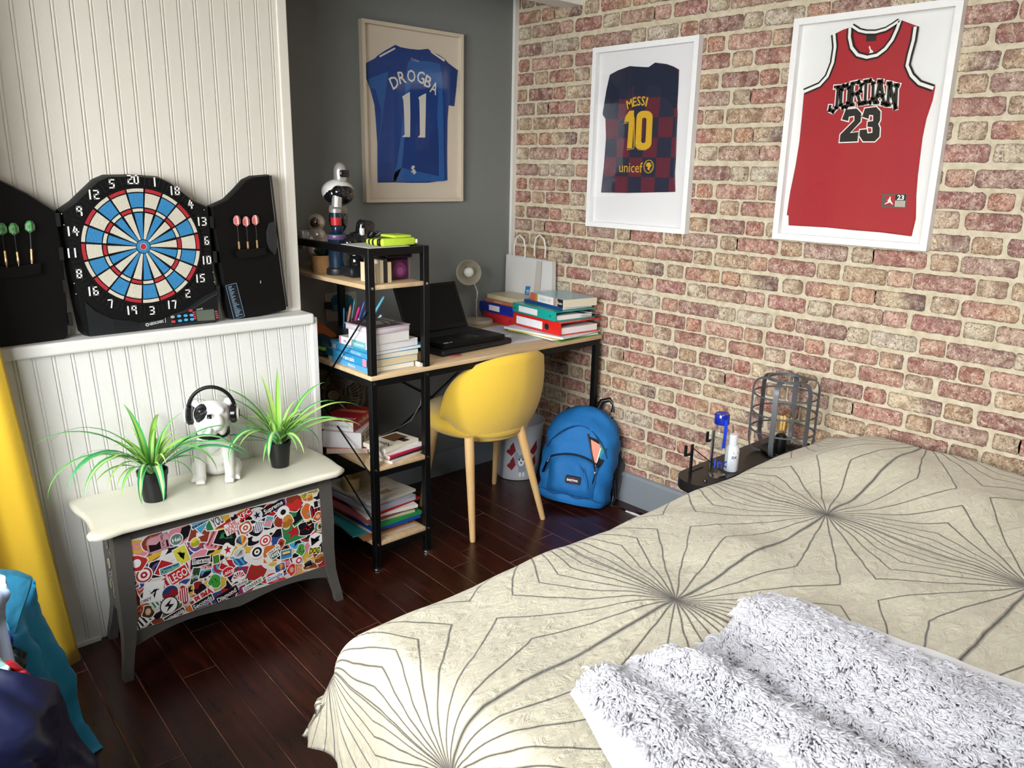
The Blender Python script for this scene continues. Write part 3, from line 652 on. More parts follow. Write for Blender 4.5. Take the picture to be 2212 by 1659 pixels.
def dart(P, top, knot, tip, fh, dark, label, group):
    t, kx, tp = (P.px(*q, .010) for q in (top, knot, tip)); ax = Vector((t[0]-tp[0], t[1]-tp[1])).normalized(); 
    base = P.p(*tp, .010); th = thing('dart', label, 'dart', base, group)
    A = lambda q, c=.010: P.p(q[0], q[1], c)
    n2 = Vector((-ax.y, ax.x)); L = (Vector(t)-Vector(tp)).length
    pt = lambda d, s=0: (tp[0]+ax.x*d+n2.x*s, tp[1]+ax.y*d+n2.y*s)
    kd = (Vector(kx)-Vector(tp)).length
    MB().tube([A(pt(0)), A(pt(kd*.25)), A(pt(kd*.5)), A(pt(kd))], [.0025, .0035, .003, .0032], 8).build('barrel', th, M('#c8a672', .3, .6))
    MB().tube([A(pt(kd)), A(pt(L-.026))], .0017, 6).build('shaft', th, BLK)
    MB().tube([A(pt(-.028)), A(pt(0))], [.0005, .0011], 6).build('point', th, STEEL)
    mb = MB(); w = .0125
    prof = [(L-.032, .002), (L-.024, w), (L-.010, w), (L-.001, w*.55), (L+.001, 0)]
    pts = [pt(d, s) for d, s in prof]+[pt(d, -s) for d, s in prof[::-1][1:]]
    ms = M(fh, .5); mb.use(ms).prism(P, pts, .0098, .0102)
    mb.use(M(dark, .5))
    if fh.startswith('#e'):
        for i in range(5): d = L-.028+i*.006; mb.poly(P, [pt(d, -w*.8), pt(d+.0014, -w*.8), pt(d+.0014, w*.8), pt(d, w*.8)], .0106)
        for s in (-.008, -.004, 0, .004, .008): mb.poly(P, [pt(L-.025, s-.0006), pt(L-.008, s-.0006), pt(L-.008, s+.0006), pt(L-.025, s+.0006)], .0106)
    else:
        cx = L-.016
        for i in range(14): a = 2*PI*i/14; mb.poly(P, [pt(cx+.003*cos(a), .003*sin(a)), pt(cx+.0115*cos(a-.11), .0115*sin(a-.11)), pt(cx+.0115*cos(a+.11), .0115*sin(a+.11))], .0106)
    q = [A(pt(d, 0), .010+s) for d, s in prof]+[A(pt(d, 0), .0099) for d, s in prof[::-1]]
    mb.use(ms).add([*q], [list(range(len(q)))]); mb.build('flight', th)
for i, (t, kk, p) in enumerate((((511, 466), (514, 522), (517, 538)), ((531, 468), (534, 522), (536, 537)), ((551, 465), (553, 519), (556, 536)))):
    dart(RP, t, kk, p, '#e2a49e', '#b8434a', ('pink checked dart in the right door, nearest the dartboard', 'pink checked dart in the right door, middle of three', 'pink checked dart in the right door, nearest the door handle')[i], 'pink darts')
for i, (t, kk, p) in enumerate((((2, 482), (8, 542), (14, 572)), ((28, 482), (37, 544), (40, 569)), ((64, 477), (66, 538), (69, 568)))):
    dart(LP, t, kk, p, '#4f9a55', '#dfe9d8', ('green and white dart in the left door, cut by the photo edge', 'green and white dart in the left door, middle of three', 'green and white dart in the left door, nearest the dartboard')[i], 'green darts')

# ================================================================== low chest with stickers
ch = thing('storage_chest', 'low grey painted chest with cream lid and sticker covered front', 'chest', (-1.79, -.58, 0))
CREAM = M('#e4e1cf', .28, var=.03, coat=.3); GP = M('#55534f', .55, var=.14, scale=18, bump=.12, bscale=30)
top = [(-2.182, -.442), (-2.185, -.50)]
top += [(-2.190+.012*sin(t*PI/6), -.50-.20*t/6) for t in range(1, 7)]
top += [(-2.205+.0, -.715), (-2.206, -.735), (-2.19, -.750), (-2.16, -.756)] + [(-2.12+.62*t/8, -.752+.004*cos(t/8*2*PI)) for t in range(9)]
top += [(-1.455, -.752), (-1.428, -.740), (-1.410, -.725), (-1.408, -.69)] + [(-1.404+.006*sin(t*PI/6), -.67+.19*t/6) for t in range(1, 7)] + [(-1.392, -.442)]
def inset(pts, d):
    n = len(pts); o = []
    for i in range(n):
        p, q, r = Vector(pts[i-1]), Vector(pts[i]), Vector(pts[(i+1) % n]); e = (r-p).normalized(); o.append((q.x-e.y*d, q.y+e.x*d))
    return o
mb = MB(); n = len(top); prof = [(.465, .010), (.467, .002), (.472, 0), (.478, .001), (.4835, .006), (.485, .012)]
vs = []
for z, d in prof: vs += [(x, y, z) for x, y in inset(top, d)]
fs = [list(range(n))[::-1], [(len(prof)-1)*n+i for i in range(n)]]
for k in range(len(prof)-1):
    for i in range(n): fs.append((k*n+i, k*n+(i+1) % n, (k+1)*n+(i+1) % n, (k+1)*n+i))
mb.add(vs, fs); mb.build('lid', ch, CREAM, 40)
FX0, FX1, FY = -2.125, -1.462, -.705
body = MB(); body.box((FX0+.02, FY+.02, .13), (FX1-.02, -.46, .459)); body.build('body', ch, GP)
fr = MB()
fr.box((FX0, FY, .425), (FX1, FY+.022, .459)); SP = Plane((0, FY, 0), (1, 0, 0), (0, 0, 1))
wav = [(FX0+(FX1-FX0)*i/24, .100+.018*abs(sin((i/24-.5)*PI*2))**1.2*(1 if abs(i/24-.5) < .42 else .6)-.012*(abs(i/24-.5)*2)**4) for i in range(25)]
fr.prism(SP, [(FX0, .140), (FX0, .092)]+wav+[(FX1, .092), (FX1, .140)], -.022, 0)
fr.build('front_frame', ch, GP)
def leg(x, y, sx, sy):
    z = [0, .03, .07, .12, .2, .3, .4, .459]; off = [.020, .017, .010, .004, .002, .004, .002, 0]; wd = [.026, .026, .028, .034, .044, .046, .046, .046]
    mb = MB(); vs = []
    for k in range(len(z)):
        ox, oy = x+sx*off[k], y+sy*off[k]; w = wd[k]
        vs += [(ox, oy, z[k]), (ox-sx*w, oy, z[k]), (ox-sx*w, oy-sy*w, z[k]), (ox, oy-sy*w, z[k])]
    fs = [(0, 1, 2, 3), (28, 29, 30, 31)]
    for k in range(7):
        for j in range(4): fs.append((k*4+j, k*4+(j+1) % 4, k*4+4+(j+1) % 4, k*4+4+j))
    mb.add(vs, fs); mb.build('leg', ch, GP)
leg(FX0-.012, FY-.003, -1, -1); leg(FX1+.008, FY-.003, 1, -1); leg(FX0+.024, -.462, -1, 1); leg(FX1+.008, -.462, 1, 1)
# sticker panel: quad seen in the photo
q = [SP.px(*p) for p in ((263, 1172), (697, 1052), (709, 1222), (292, 1362))]
SX0, SX1, SZ0, SZ1 = -2.103, -1.474, .140, .425
pn = MB().box((SX0, FY-.002, SZ0), (SX1, FY+.01, SZ1)).build('sticker_panel', ch, M('#d9d6cc', .5))
SC_ = {}
cl = lambda h: M(h, .38, var=.02)
def blob(kind, w, h, rr):
    if kind == 'rect': return [(-w/2, -h/2), (w/2, -h/2), (w/2, h/2), (-w/2, h/2)]
    if kind == 'round': return [(w/2*cos(2*PI*i/20), h/2*sin(2*PI*i/20)) for i in range(20)]
    if kind == 'rrect': return rrect(-w/2, -h/2, w/2, h/2, min(w, h)*.25, 3)
    if kind == 'tri': return [(-w/2, -h/2), (w/2, -h/2), (0, h/2)]
    ph = [rr.random()*6 for _ in range(3)]
    return [((w/2)*(1+.16*sin(3*t+ph[0])+.1*sin(5*t+ph[1]))*cos(t), (h/2)*(1+.16*sin(2*t+ph[2]))*sin(t)) for t in [2*PI*i/22 for i in range(22)]]
def clampS(P2): return [(min(SX1-.001, max(SX0+.001, x)), min(SZ1-.001, max(SZ0+.001, z))) for x, z in P2]
lay = [0]
def sticker(x, z, w, h, kind, fill, rot=0, motif=None, ink='#16151a', text=None, bord='#e9e8e4', tw=.85, th=.6, bold=.02):
    lay[0] += 1; c = .0022+lay[0]*.000012; rr = random.Random(lay[0]); mb = MB(); ca, sa = cos(rot), sin(rot)
    T = lambda P2: clampS([(x+a*ca-b*sa, z+a*sa+b*ca) for a, b in P2])
    b0 = blob(kind, w, h, rr); b1 = [(a*(1-.006/w), b*(1-.006/h)) for a, b in b0]
    mb.use(cl(bord)).poly(SP, T(b0), c); c += .000004; mb.use(cl(fill)).poly(SP, T(b1), c); c += .000004; mb.use(cl(ink))
    if motif == 'dot': mb.poly(SP, T([(w*.22*cos(i*PI/8), h*.22*sin(i*PI/8)) for i in range(16)]), c)
    elif motif == 'ring':
        mb.ring2(SP, T([(w*.34*cos(i*PI/10), h*.34*sin(i*PI/10)) for i in range(20)]), T([(w*.2*cos(i*PI/10), h*.2*sin(i*PI/10)) for i in range(20)]), c-.000002, c)
        mb.poly(SP, T([(w*.08*cos(i*PI/6), h*.08*sin(i*PI/6)) for i in range(12)]), c)
    elif motif == 'stripes':
        for i in range(-2, 3): mb.poly(SP, T([(i*w*.18-w*.04, -h*.36), (i*w*.18+w*.04, -h*.36), (i*w*.18+w*.04, h*.36), (i*w*.18-w*.04, h*.36)]), c)
    elif motif == 'star': mb.poly(SP, T([((w*.36 if i % 2 == 0 else w*.15)*cos(PI/2+i*PI/5), (h*.36 if i % 2 == 0 else h*.15)*sin(PI/2+i*PI/5)) for i in range(10)]), c)
    elif motif == 'half': mb.poly(SP, T([(-w*.42, -h*.36), (w*.42, -h*.36), (w*.40, h*.05), (w*.12, h*.18), (-w*.1, -h*.02), (-w*.42, h*.1)]), c)
    elif motif == 'bolt': mb.poly(SP, T([(-w*.25, h*.02), (w*.16, h*.34), (w*.02, h*.06), (w*.28, h*.0), (-w*.18, -h*.34), (-w*.02, -h*.05)]), c)
    elif motif == 'scrib':
        for k in range(3): P2 = [(rr.uniform(-.34, .34)*w, rr.uniform(-.34, .34)*h) for _ in range(3)]; mb.poly(SP, T(P2), c)
    elif motif == 'fan':
        for i in range(6): t = .25+i*.52; mb.poly(SP, T([(w*.06*cos(t), h*.06*sin(t)-h*.15), (w*.42*cos(t-.17), h*.5*sin(t-.17)-h*.15), (w*.42*cos(t+.17), h*.5*sin(t+.17)-h*.15)]), c)
    elif motif == 'cassette':
        mb.poly(SP, T([(-w*.34, -h*.1), (w*.34, -h*.1), (w*.34, h*.3), (-w*.34, h*.3)]), c); mb.use(cl('#e2d26a')); mb.poly(SP, T([(-w*.3, h*.02), (w*.3, h*.02), (w*.3, h*.26), (-w*.3, h*.26)]), c+.000003)
    elif motif == 'balloon':
        for i, hc in enumerate(('#c9542f', '#e0a53c', '#3f6f8f', '#2c3a5c')):
            mb.use(cl(hc)); t0, t1 = PI*i/4, PI*(i+1)/4; mb.poly(SP, T([(w*.4*cos(t0), h*.36*sin(t0)), (w*.4*cos((t0+t1)/2), h*.36*sin((t0+t1)/2)), (w*.4*cos(t1), h*.36*sin(t1)), (0, -h*.36)]), c)
    if text:
        a0 = 0; mb.use(cl(ink)); vs, fs, tw0 = glyphs(text, bold); kx = w*tw/tw0
        mb.add([SP.p(*clampS([(x+((a-tw0/2)*kx)*ca-((b-.5)*h*th)*sa, z+((a-tw0/2)*kx)*sa+((b-.5)*h*th)*ca)])[0], c+.000003) for a, b in vs], fs)
    mb.build('sticker', pn)
S0 = (240, 1040); sk = .22604
def spx(x, y): return SP.px(S0[0]+x*sk, S0[1]+y*sk)
rs = random.Random(11); pal = ['#b3222b', '#16151a', '#e3e2de', '#2b4d8c', '#d7b23a', '#2f7d4b', '#d98a9a', '#4aa3cc', '#8a3b2a', '#5d4a8a', '#cf6b2d', '#e3e2de', '#16151a', '#c9302f', '#16151a', '#b3222b', '#e3e2de', '#16151a']
for iz in range(6):          # background layer covering the whole panel
    for ix in range(14):
        x = SX0+(ix+.5+rs.uniform(-.25, .25))*(SX1-SX0)/14; z = SZ0+(iz+.5+rs.uniform(-.25, .25))*(SZ1-SZ0)/6
        f = rs.choice(pal); sticker(x, z, rs.uniform(.052, .085), rs.uniform(.046, .074), rs.choice(['rect', 'rrect', 'blob', 'blob', 'blob', 'round']), f, rs.uniform(-.6, .6), rs.choice(['dot', 'stripes', 'star', 'half', 'scrib', 'scrib', 'half', 'ring']), rs.choice([p for p in pal if p != f]))
def st(px_, py_, w, h, *a, **k):
    x, z = spx(px_, py_); sticker(x, z, w, h, *a, **k)
st(200, 920, .030, .075, 'rect', '#a92229', .12, None, '#ececea', bord='#ececea'); st(200, 900, .085, .030, 'rect', '#a92229', 1.62, None, '#ececea', 'OBEY', th=.8)
st(450, 590, .066, .052, 'rrect', '#cf9aa3', .06, 'half', '#1b1519', bord='#b98a92'); st(490, 560, .045, .016, 'rect', '#cf9aa3', -1.5, None, '#1b1519', 'New York', bord='#cf9aa3')
st(620, 550, .040, .040, 'round', '#5d7a72', .1, None, '#ececea', 'Hei', th=.35, tw=.6)
st(850, 430, .060, .050, 'tri', '#4aa3cc', PI, None, '#b3222b'); st(860, 390, .065, .016, 'rect', '#16151a', .3, None, '#4aa3cc', 'JUST YOU', th=.7)
st(1010, 370, .040, .040, 'rect', '#e3e2de', .3, None, '#16151a', 'YOU', th=.8)
st(1170, 330, .026, .036, 'rect', '#e3e2de', .2, 'half', '#16151a', bord='#e3e2de'); st(1270, 310, .048, .030, 'rect', '#c4222b', .32, None, '#ececea', 'KFC', bord='#c4222b')
st(1390, 320, .036, .040, 'round', '#cfd3dd', .2, 'star', '#1f2430')
st(1545, 240, .078, .028, 'rect', '#131215', .30, None, '#f0efeb', 'Supreme', bord='#131215')
st(1150, 400, .050, .016, 'rect', '#e3e2de', .25, None, '#c4222b', 'THE', tw=.55, th=.9, bord='#e3e2de'); st(1155, 430, .052, .016, 'rect', '#e3e2de', .25, None, '#c4222b', 'NORTH', th=.9, bord='#e3e2de'); st(1170, 462, .052, .016, 'rect', '#e3e2de', .25, None, '#c4222b', 'FACE', tw=.7, th=.9, bord='#e3e2de')
st(1280, 440, .044, .044, 'rrect', '#b8543f', .3, 'ring', '#ececea'); st(1240, 560, .042, .044, 'round', '#e3c07a', .1, 'balloon')
st(1410, 430, .034, .046, 'blob', '#ececea', -.3, 'stripes', '#1e2c63'); st(1470, 560, .044, .044, 'round', '#c4222b', .2, 'ring', '#ececea')
st(1390, 670, .048, .048, 'round', '#ececea', .5, 'ring', '#1b1519'); st(1890, 110, .064, .020, 'rect', '#d5c14c', .22, None, '#1b1519', 'OFF-WHITE', bord='#d5c14c')
st(1640, 290, .044, .044, 'round', '#ececea', .1, 'dot', '#1b1519'); st(1680, 380, .042, .050, 'blob', '#c98a3c', 0, 'half', '#a66a2b'); st(1620, 590, .030, .036, 'blob', '#b5452b', 0, 'dot', '#6b2a1c')
st(670, 700, .042, .060, 'rect', '#d3cf4a', .25, 'scrib', '#1b1519'); st(800, 580, .032, .034, 'round', '#d9cf3c', 0, 'half', '#a79f2c')
st(860, 745, .056, .024, 'rect', '#131215', -.16, None, '#f0efeb', 'Supreme'); st(560, 830, .062, .024, 'rect', '#2b5c9a', .06, None, '#8fd06a', 'Dropdead', bord='#ececea')
st(1000, 740, .024, .032, 'rect', '#131215', 0, 'stripes', '#6fbf3a'); st(1110, 650, .036, .044, 'blob', '#ececea', 0, 'star', '#b3222b'); st(1220, 680, .042, .036, 'round', '#c9c9c6', 0, 'scrib', '#9a9a98')
st(310, 890, .050, .052, 'round', '#a92a2a', 0, 'ring', '#ececea'); st(240, 780, .055, .06, 'blob', '#b3302c', 0, 'dot', '#ececea')
st(640, 890, .062, .046, 'rect', '#c4222b', .3, None, '#f0efeb', 'LEGO', bord='#ececea'); st(890, 820, .040, .020, 'tri', '#a92a2a', PI, None, '#ececea', 'US', th=.5, tw=.4)
st(800, 900, .028, .058, 'rect', '#2b4a38', -.3, None, '#dcdcd6', 'Sprite', th=.25, tw=.8)
st(1110, 860, .042, .036, 'round', '#c4222b', .15, None, '#f0efeb', 'Leica', th=.4); st(1215, 900, .044, .042, 'blob', '#ececea', 0, 'fan', '#c4222b')
st(1230, 975, .052, .016, 'rect', '#ececea', .12, None, '#1b1519', 'HUAWEI', bord='#ececea'); st(1350, 980, .070, .020, 'rect', '#ececea', .26, None, '#1b1519', 'CONVERSE', bord='#ececea')
st(990, 950, .044, .048, 'blob', '#3f9a3a', .3, 'scrib', '#16301a'); st(840, 1010, .040, .056, 'blob', '#8f1f28', .3, 'half', '#16151a')
st(880, 1080, .066, .028, 'rect', '#ececea', .34, None, '#c4222b', 'PUMA', bord='#ececea', th=.8, bold=.05); st(870, 1150, .070, .028, 'rect', '#16151a', .28, None, '#ececea', 'Seconds', bord='#ececea')
st(1100, 1080, .074, .028, 'rect', '#16151a', .28, None, '#ececea', 'Diamond', bord='#16151a')
st(400, 1050, .058, .066, 'rect', '#ececea', -.2, 'scrib', '#16151a'); st(330, 1130, .038, .016, 'rect', '#ececea', .1, None, '#16151a', 'OBEY', bord='#ececea')
st(230, 1120, .026, .064, 'blob', '#a92a2a', 0, 'half', '#5b1517'); st(270, 1340, .07, .05, 'rect', '#ececea', .5, 'stripes', '#16151a')
st(560, 1060, .052, .052, 'round', '#2c3a6c', .2, 'half', '#8f1f28'); st(690, 1080, .036, .066, 'blob', '#b3222b', 0, 'stripes', '#ececea'); st(350, 1240, .036, .05, 'blob', '#4a3527', 0, 'dot', '#d8b48f')
st(550, 1180, .054, .058, 'round', '#ececea', 0, 'bolt', '#16151a', bord='#16151a'); st(600, 1270, .068, .022, 'rect', '#16151a', .28, None, '#ececea', 'patagonia', bord='#ececea')
st(1550, 690, .036, .036, 'rect', '#2f5a40', .35, None, '#ececea', 'Jeep', bord='#ececea', th=.5); st(1545, 655, .05, .014, 'rect', '#ececea', .4, None, '#16151a', 'ONLY IN', bord='#ececea')
st(1670, 690, .044, .036, 'rect', '#3f87b8', -.06, 'cassette', '#24445e'); st(1610, 820, .040, .034, 'rrect', '#2f5a9a', .1, 'balloon'); st(1720, 840, .034, .048, 'blob', '#c8322d', .1, 'dot', '#d9a58c')
st(1560, 905, .062, .022, 'rect', '#ececea', .12, None, '#2f5fae', 'Google', bord='#ececea'); st(1810, 650, .036, .044, 'blob', '#4f9a44', .2, 'scrib', '#2f6a2c')
st(1950, 560, .056, .050, 'blob', '#ececea', 0, 'scrib', '#16151a'); st(1940, 655, .046, .026, 'rrect', '#d9d24a', -.2, None, '#4a4a18', 'DOG', th=.8, bold=.05); st(1990, 730, .046, .036, 'blob', '#b8793f', 0, 'half', '#7d4d26')
st(1790, 750, .028, .028, 'round', '#c4222b', .2, 'dot', '#ececea'); st(1880, 780, .032, .030, 'blob', '#3a3d44', 0, 'half', '#16151a'); st(1970, 330, .036, .034, 'blob', '#b35a2f', .2, 'dot', '#e2b48a')
st(1895, 150, .024, .03, 'rect', '#d9a53a', 0, 'half', '#b5702a'); st(1990, 200, .028, .05, 'rect', '#16151a', -1.5, None, '#ececea', 'urban', th=.3); st(1890, 380, .024, .024, 'round', '#d9c23a', 0, 'half', '#16151a'); st(1500, 380, .030, .040, 'rect', '#5fa9b0', -.4, 'half', '#d98a9a'); st(2000, 420, .032, .032, 'blob', '#b98a5a', 0, 'scrib', '#3f5d33')
# stickers on the left end
mb = MB(); EP = Plane((FX0+.018, 0, 0), (0, 1, 0), (0, 0, 1)); EP = Plane((FX0+.0185, 0, 0), (0, -1, 0), (0, 0, 1))
for i in range(40):
    y, z = rnd.uniform(.50, .66), rnd.uniform(.16, .42); w, h = rnd.uniform(.02, .045), rnd.uniform(.02, .05); b = blob('blob', w, h, rnd)
    mb.use(cl('#d9d6cc')).poly(EP, [(y+p, z+q) for p, q in b], .001+i*.00003); mb.use(cl(rnd.choice(['#8f8a4a', '#3a3a30', '#a86a4a', '#5d6a4a', '#16151a', '#a89a7a']))).poly(EP, [(y+p*.85, z+q*.85) for p, q in b], .001+i*.00003+.000012)
mb.build('end_stickers', ch)

# ================================================================== spider plants
def leafmat(name, c):
    return M(c, .42, var=.15, scale=30, sheen=.1)
LG = [leafmat('a', '#45ac56'), leafmat('b', '#a2d058'), leafmat('c', '#33975f'), leafmat('d', '#c3e08a'), leafmat('e', '#80c046')]
def plant(x, y, rp, hp, label, leaves, seed):
    t = thing('spider_plant', label, 'plant', (x, y, .485), 'spider plants on the chest')
    mb = MB().lathe([(0, 0), (rp*.74, 0), (rp*.76, .003), (rp*.95, hp*.83), (rp, hp*.835), (rp*1.03, hp), (rp*.95, hp), (rp*.92, hp*.86), (0, hp*.86)], 32, TR((x, y, .4852))); mb.build('pot', t, M('#17181a', .45), 35)
    MB().lathe([(0, hp*.9), (rp*.6, hp*.89), (rp*.91, hp*.86)], 16, TR((x, y, .4852))).build('soil', t, M('#1c1712', .9, bump=.5), 60)
    rr = random.Random(seed); mb = MB(); base = Vector((x, y, .4852+hp*.9))
    def leafy(az, up, L, droop, w, two):
        d = Vector((cos(az), sin(az), 0)); sd = Vector((-sin(az), cos(az), 0)); n = 14; pts = []; ang = up; p = base+d*.008+sd*rr.uniform(-.008, .008)
        for i in range(n+1):
            pts.append((p.copy(), ang)); s = L/n; p = p+(d*cos(ang)+Vector((0, 0, 1))*sin(ang))*s; ang -= droop/n*(.4+1.3*i/n)
            if p.z < .492 and abs(p.x-x) < .30: p.z = max(p.z, .490 if p.y > -.76 else .40)
        tw = rr.uniform(-.5, .5); L_, C1, C2, R_ = [], [], [], []
        for i, (q, a) in enumerate(pts):
            t_ = i/n; ww = w*(.45+.55*min(1, t_*4))*(1-max(0, (t_-.45)/.55)**1.5) + .0002; nrm = (-d*sin(a)+Vector((0, 0, 1))*cos(a)); s2 = sd*cos(tw*t_)+nrm*sin(tw*t_); fold = nrm*ww*.22
            L_.append(q-s2*ww+fold); C1.append(q-s2*ww*.38); C2.append(q+s2*ww*.38); R_.append(q+s2*ww+fold)
        k = n+1; ed, mid = two
        mb.use(LG[ed]).add(L_+C1, [(i, i+1, k+i+1, k+i) for i in range(n)]); mb.use(LG[mid]).add(C1+C2, [(i, i+1, k+i+1, k+i) for i in range(n)]); mb.use(LG[ed]).add(C2+R_, [(i, i+1, k+i+1, k+i) for i in range(n)])
    for az, up, L, dr, w, two in leaves: leafy(R(az), R(up), L*1.22, R(dr), w*1.15, two)
    for i in range(34):
        leafy(rr.uniform(0, 2*PI), R(rr.uniform(55, 86)), rr.uniform(.09, .185), R(rr.uniform(30, 120)), rr.uniform(.0045, .0075), rr.choice([(1, 3), (4, 3), (1, 1), (4, 1)]))
    for i in range(13):
        a = rr.uniform(0, 2*PI)
        if sin(a) > .5: a = -a
        leafy(a, R(rr.uniform(40, 65)), rr.uniform(.15, .23), R(rr.uniform(90, 150)), rr.uniform(.0045, .007), rr.choice([(1, 3), (0, 3), (4, 3), (0, 1)]))
    mb.build('foliage', t, None, 50)
# azimuth: 0 = +x ; -135 = toward the camera-left
plant(-1.982, -.600, .043, .094, 'spider plant on the left of the chest lid, largest spread', [(170, 62, .30, 110, .008, (0, 3)), (185, 50, .30, 150, .0075, (0, 1)), (200, 58, .27, 140, .008, (2, 0)), (160, 70, .28, 130, .0065, (0, 3)),
  (-20, 55, .30, 120, .009, (0, 1)), (-35, 45, .28, 115, .009, (0, 3)), (5, 45, .20, 120, .008, (0, 3)), (-120, 50, .20, 185, .009, (2, 3)), (-100, 48, .19, 190, .010, (2, 3)), (-25, 58, .26, 150, .008, (2, 3)), (25, 75, .18, 80, .0075, (0, 1)), (100, 80, .19, 60, .009, (0, 1)), (-150, 55, .26, 150, .008, (0, 3)), (-60, 60, .24, 150, .007, (0, 1)), (60, 70, .20, 100, .008, (4, 1)), (-30, 40, .25, 100, .007, (2, 0))], 3)
plant(-1.568, -.580, .038, .088, 'spider plant on the right of the chest lid, beside the bookshelf', [(165, 50, .27, 40, .009, (2, 3)), (175, 30, .24, 70, .009, (2, 0)), (-160, 55, .24, 175, .010, (2, 3)), (-130, 60, .20, 190, .010, (2, 3)), (-5, 45, .28, 90, .008, (1, 3)), (10, 50, .27, 110, .007, (0, 3)), (-20, 35, .24, 80, .008, (1, 3)), (150, 72, .22, 60, .007, (0, 1)), (110, 82, .19, 20, .009, (1, 3)), (60, 80, .21, 30, .008, (4, 1)), (-60, 60, .17, 170, .010, (2, 3)), (-175, 25, .20, 60, .008, (2, 2)), (20, 60, .24, 70, .007, (0, 1)), (-35, 50, .24, 120, .007, (0, 3)), (140, 65, .22, 70, .008, (2, 3))], 8)

# ================================================================== bulldog figurine with headphones
dg = thing('bulldog_figurine', 'white ceramic bulldog figurine wearing black headphones between the two plants', 'figurine', (-1.772, -.555, .485))
YA = R(-118)      # facing the camera, slightly to the right
F_ = Vector((cos(YA), sin(YA), 0)); S_ = Vector((-sin(YA), cos(YA), 0)); B0 = Vector((-1.772, -.550, .4855))
L3 = lambda f, s, u: B0+F_*f+S_*s+Vector((0, 0, u))
Rm = Matrix((F_, S_, Vector((0, 0, 1)))).transposed()
def rot3(p): return (Rm @ Matrix.Rotation(p, 3, 'Y')).to_4x4()
mb = MB(); E = lambda f, s, u, a, b, c, p=0: mb.ell(L3(f, s, u), (a, b, c), rot3(p), 18, 12)
E(-.020, 0, .085, .052, .052, .085, .25); E(.004, 0, .128, .044, .052, .055); E(-.032, 0, .045, .048, .058, .045); E(-.008, 0, .165, .032, .036, .035)
for s in (-1, 1):
    mb.tube([L3(.020, s*.038, .120), L3(.028, s*.043, .075), L3(.030, s*.043, .035), L3(.032, s*.043, .012)], [.022, .0185, .0155, .016], 12)
    E(.040, s*.043, .011, .021, .0165, .0115)
    for d in (-1, 0, 1): E(.056, s*.043+d*.0095, .008, .0075, .0055, .0078)
    E(-.012, s*.056, .030, .040, .022, .030); E(.016, s*.062, .010, .022, .014, .0105)
    for d in (-1, 0, 1): E(.034, s*.062+d*.008, .008, .007, .005, .0072)
HS = 1.14; E0 = E
def E(f, s, u, a, b, c, p=0): E0(.008+(f-.008)*HS, s*HS, .200+(u-.200)*HS+.004, a*HS, b*HS, c*HS, p-.10)
E(.006, 0, .207, .043, .050, .042); E(.020, 0, .188, .036, .046, .034)
for s in (-1, 1):
    E(.046, s*.017, .197, .020, .019, .024, -.3); E(.034, s*.027, .180, .018, .014, .024); E(.030, s*.024, .226, .014, .014, .012)
    E(-.012, s*.044, .236, .008, .013, .016, .4)
E(.050, 0, .214, .016, .013, .010); E(.043, 0, .170, .020, .018, .012); E(.062, 0, .186, .006, .005, .018)
DW = M('#e8e6e1', .22, var=.01, coat=.4); DB = M('#15161a', .3)
def pick(c):
    q = c-B0; f, s, u = q.dot(F_), q.dot(S_), q.z
    if u > .172: f, s, u = .008+(f-.008)/HS, s/HS, .200+(u-.204)/HS
    if u > .19 and f > .012 and -.047 < s < -.006 and ((f-.035)**2/.0012+(s+.026)**2/.00040+(u-.222)**2/.0007) < 1.0: return 1
    if abs(s) < .0065 and f > .055 and u > .214: return 1
    if s > .030 and f < .004 and .10 < u < .165: return 1
    return 0
remeshed('body', mb, dg, [DW, DB], .0028, 4, pick)
mb = MB()
col = [L3(.004+.047*cos(t), .049*sin(t), .160+.006*-cos(t)) for t in [2*PI*i/32 for i in range(32)]]
for a, b in zip(col, col[1:]+col[:1]): mb.bar(a, b, .005, .017)
mb.rbox((-.004, -.010, -.0105), (.004, .010, .0105), .002, 2, Matrix.Translation(L3(.053, 0, .153)) @ Rm.to_4x4()); mb.build('collar', dg, DB, 40)
hp = MB().use(BLK); band = [L3(-.004, .070*cos(t), .222+.078*sin(t)) for t in [PI*i/20 for i in range(21)]]
hp.tube(band, .0058, 10); hd = hp.build('headphones', dg, M('#0e0e10', .2, coat=.5), 40)
for s in (-1, 1):
    c = L3(-.002, s*.065, .212); ax = S_*s
    MB().tube([c-ax*.012, c-ax*.008, c+ax*.004, c+ax*.010], [.022, .030, .031, .026], 24).build('ear_cushion', hd, M('#0e0e10', .2, coat=.5), 40)
    MB().tube([c+ax*.010, c+ax*.016], [.0255, .021], 24).build('ear_cup', hd, M('#e4e3df', .3), 40)
    MB().tube([c+ax*.0155, c+ax*.0175], [.013, .0125], 20).build('ear_cap', hd, BLK, 40)

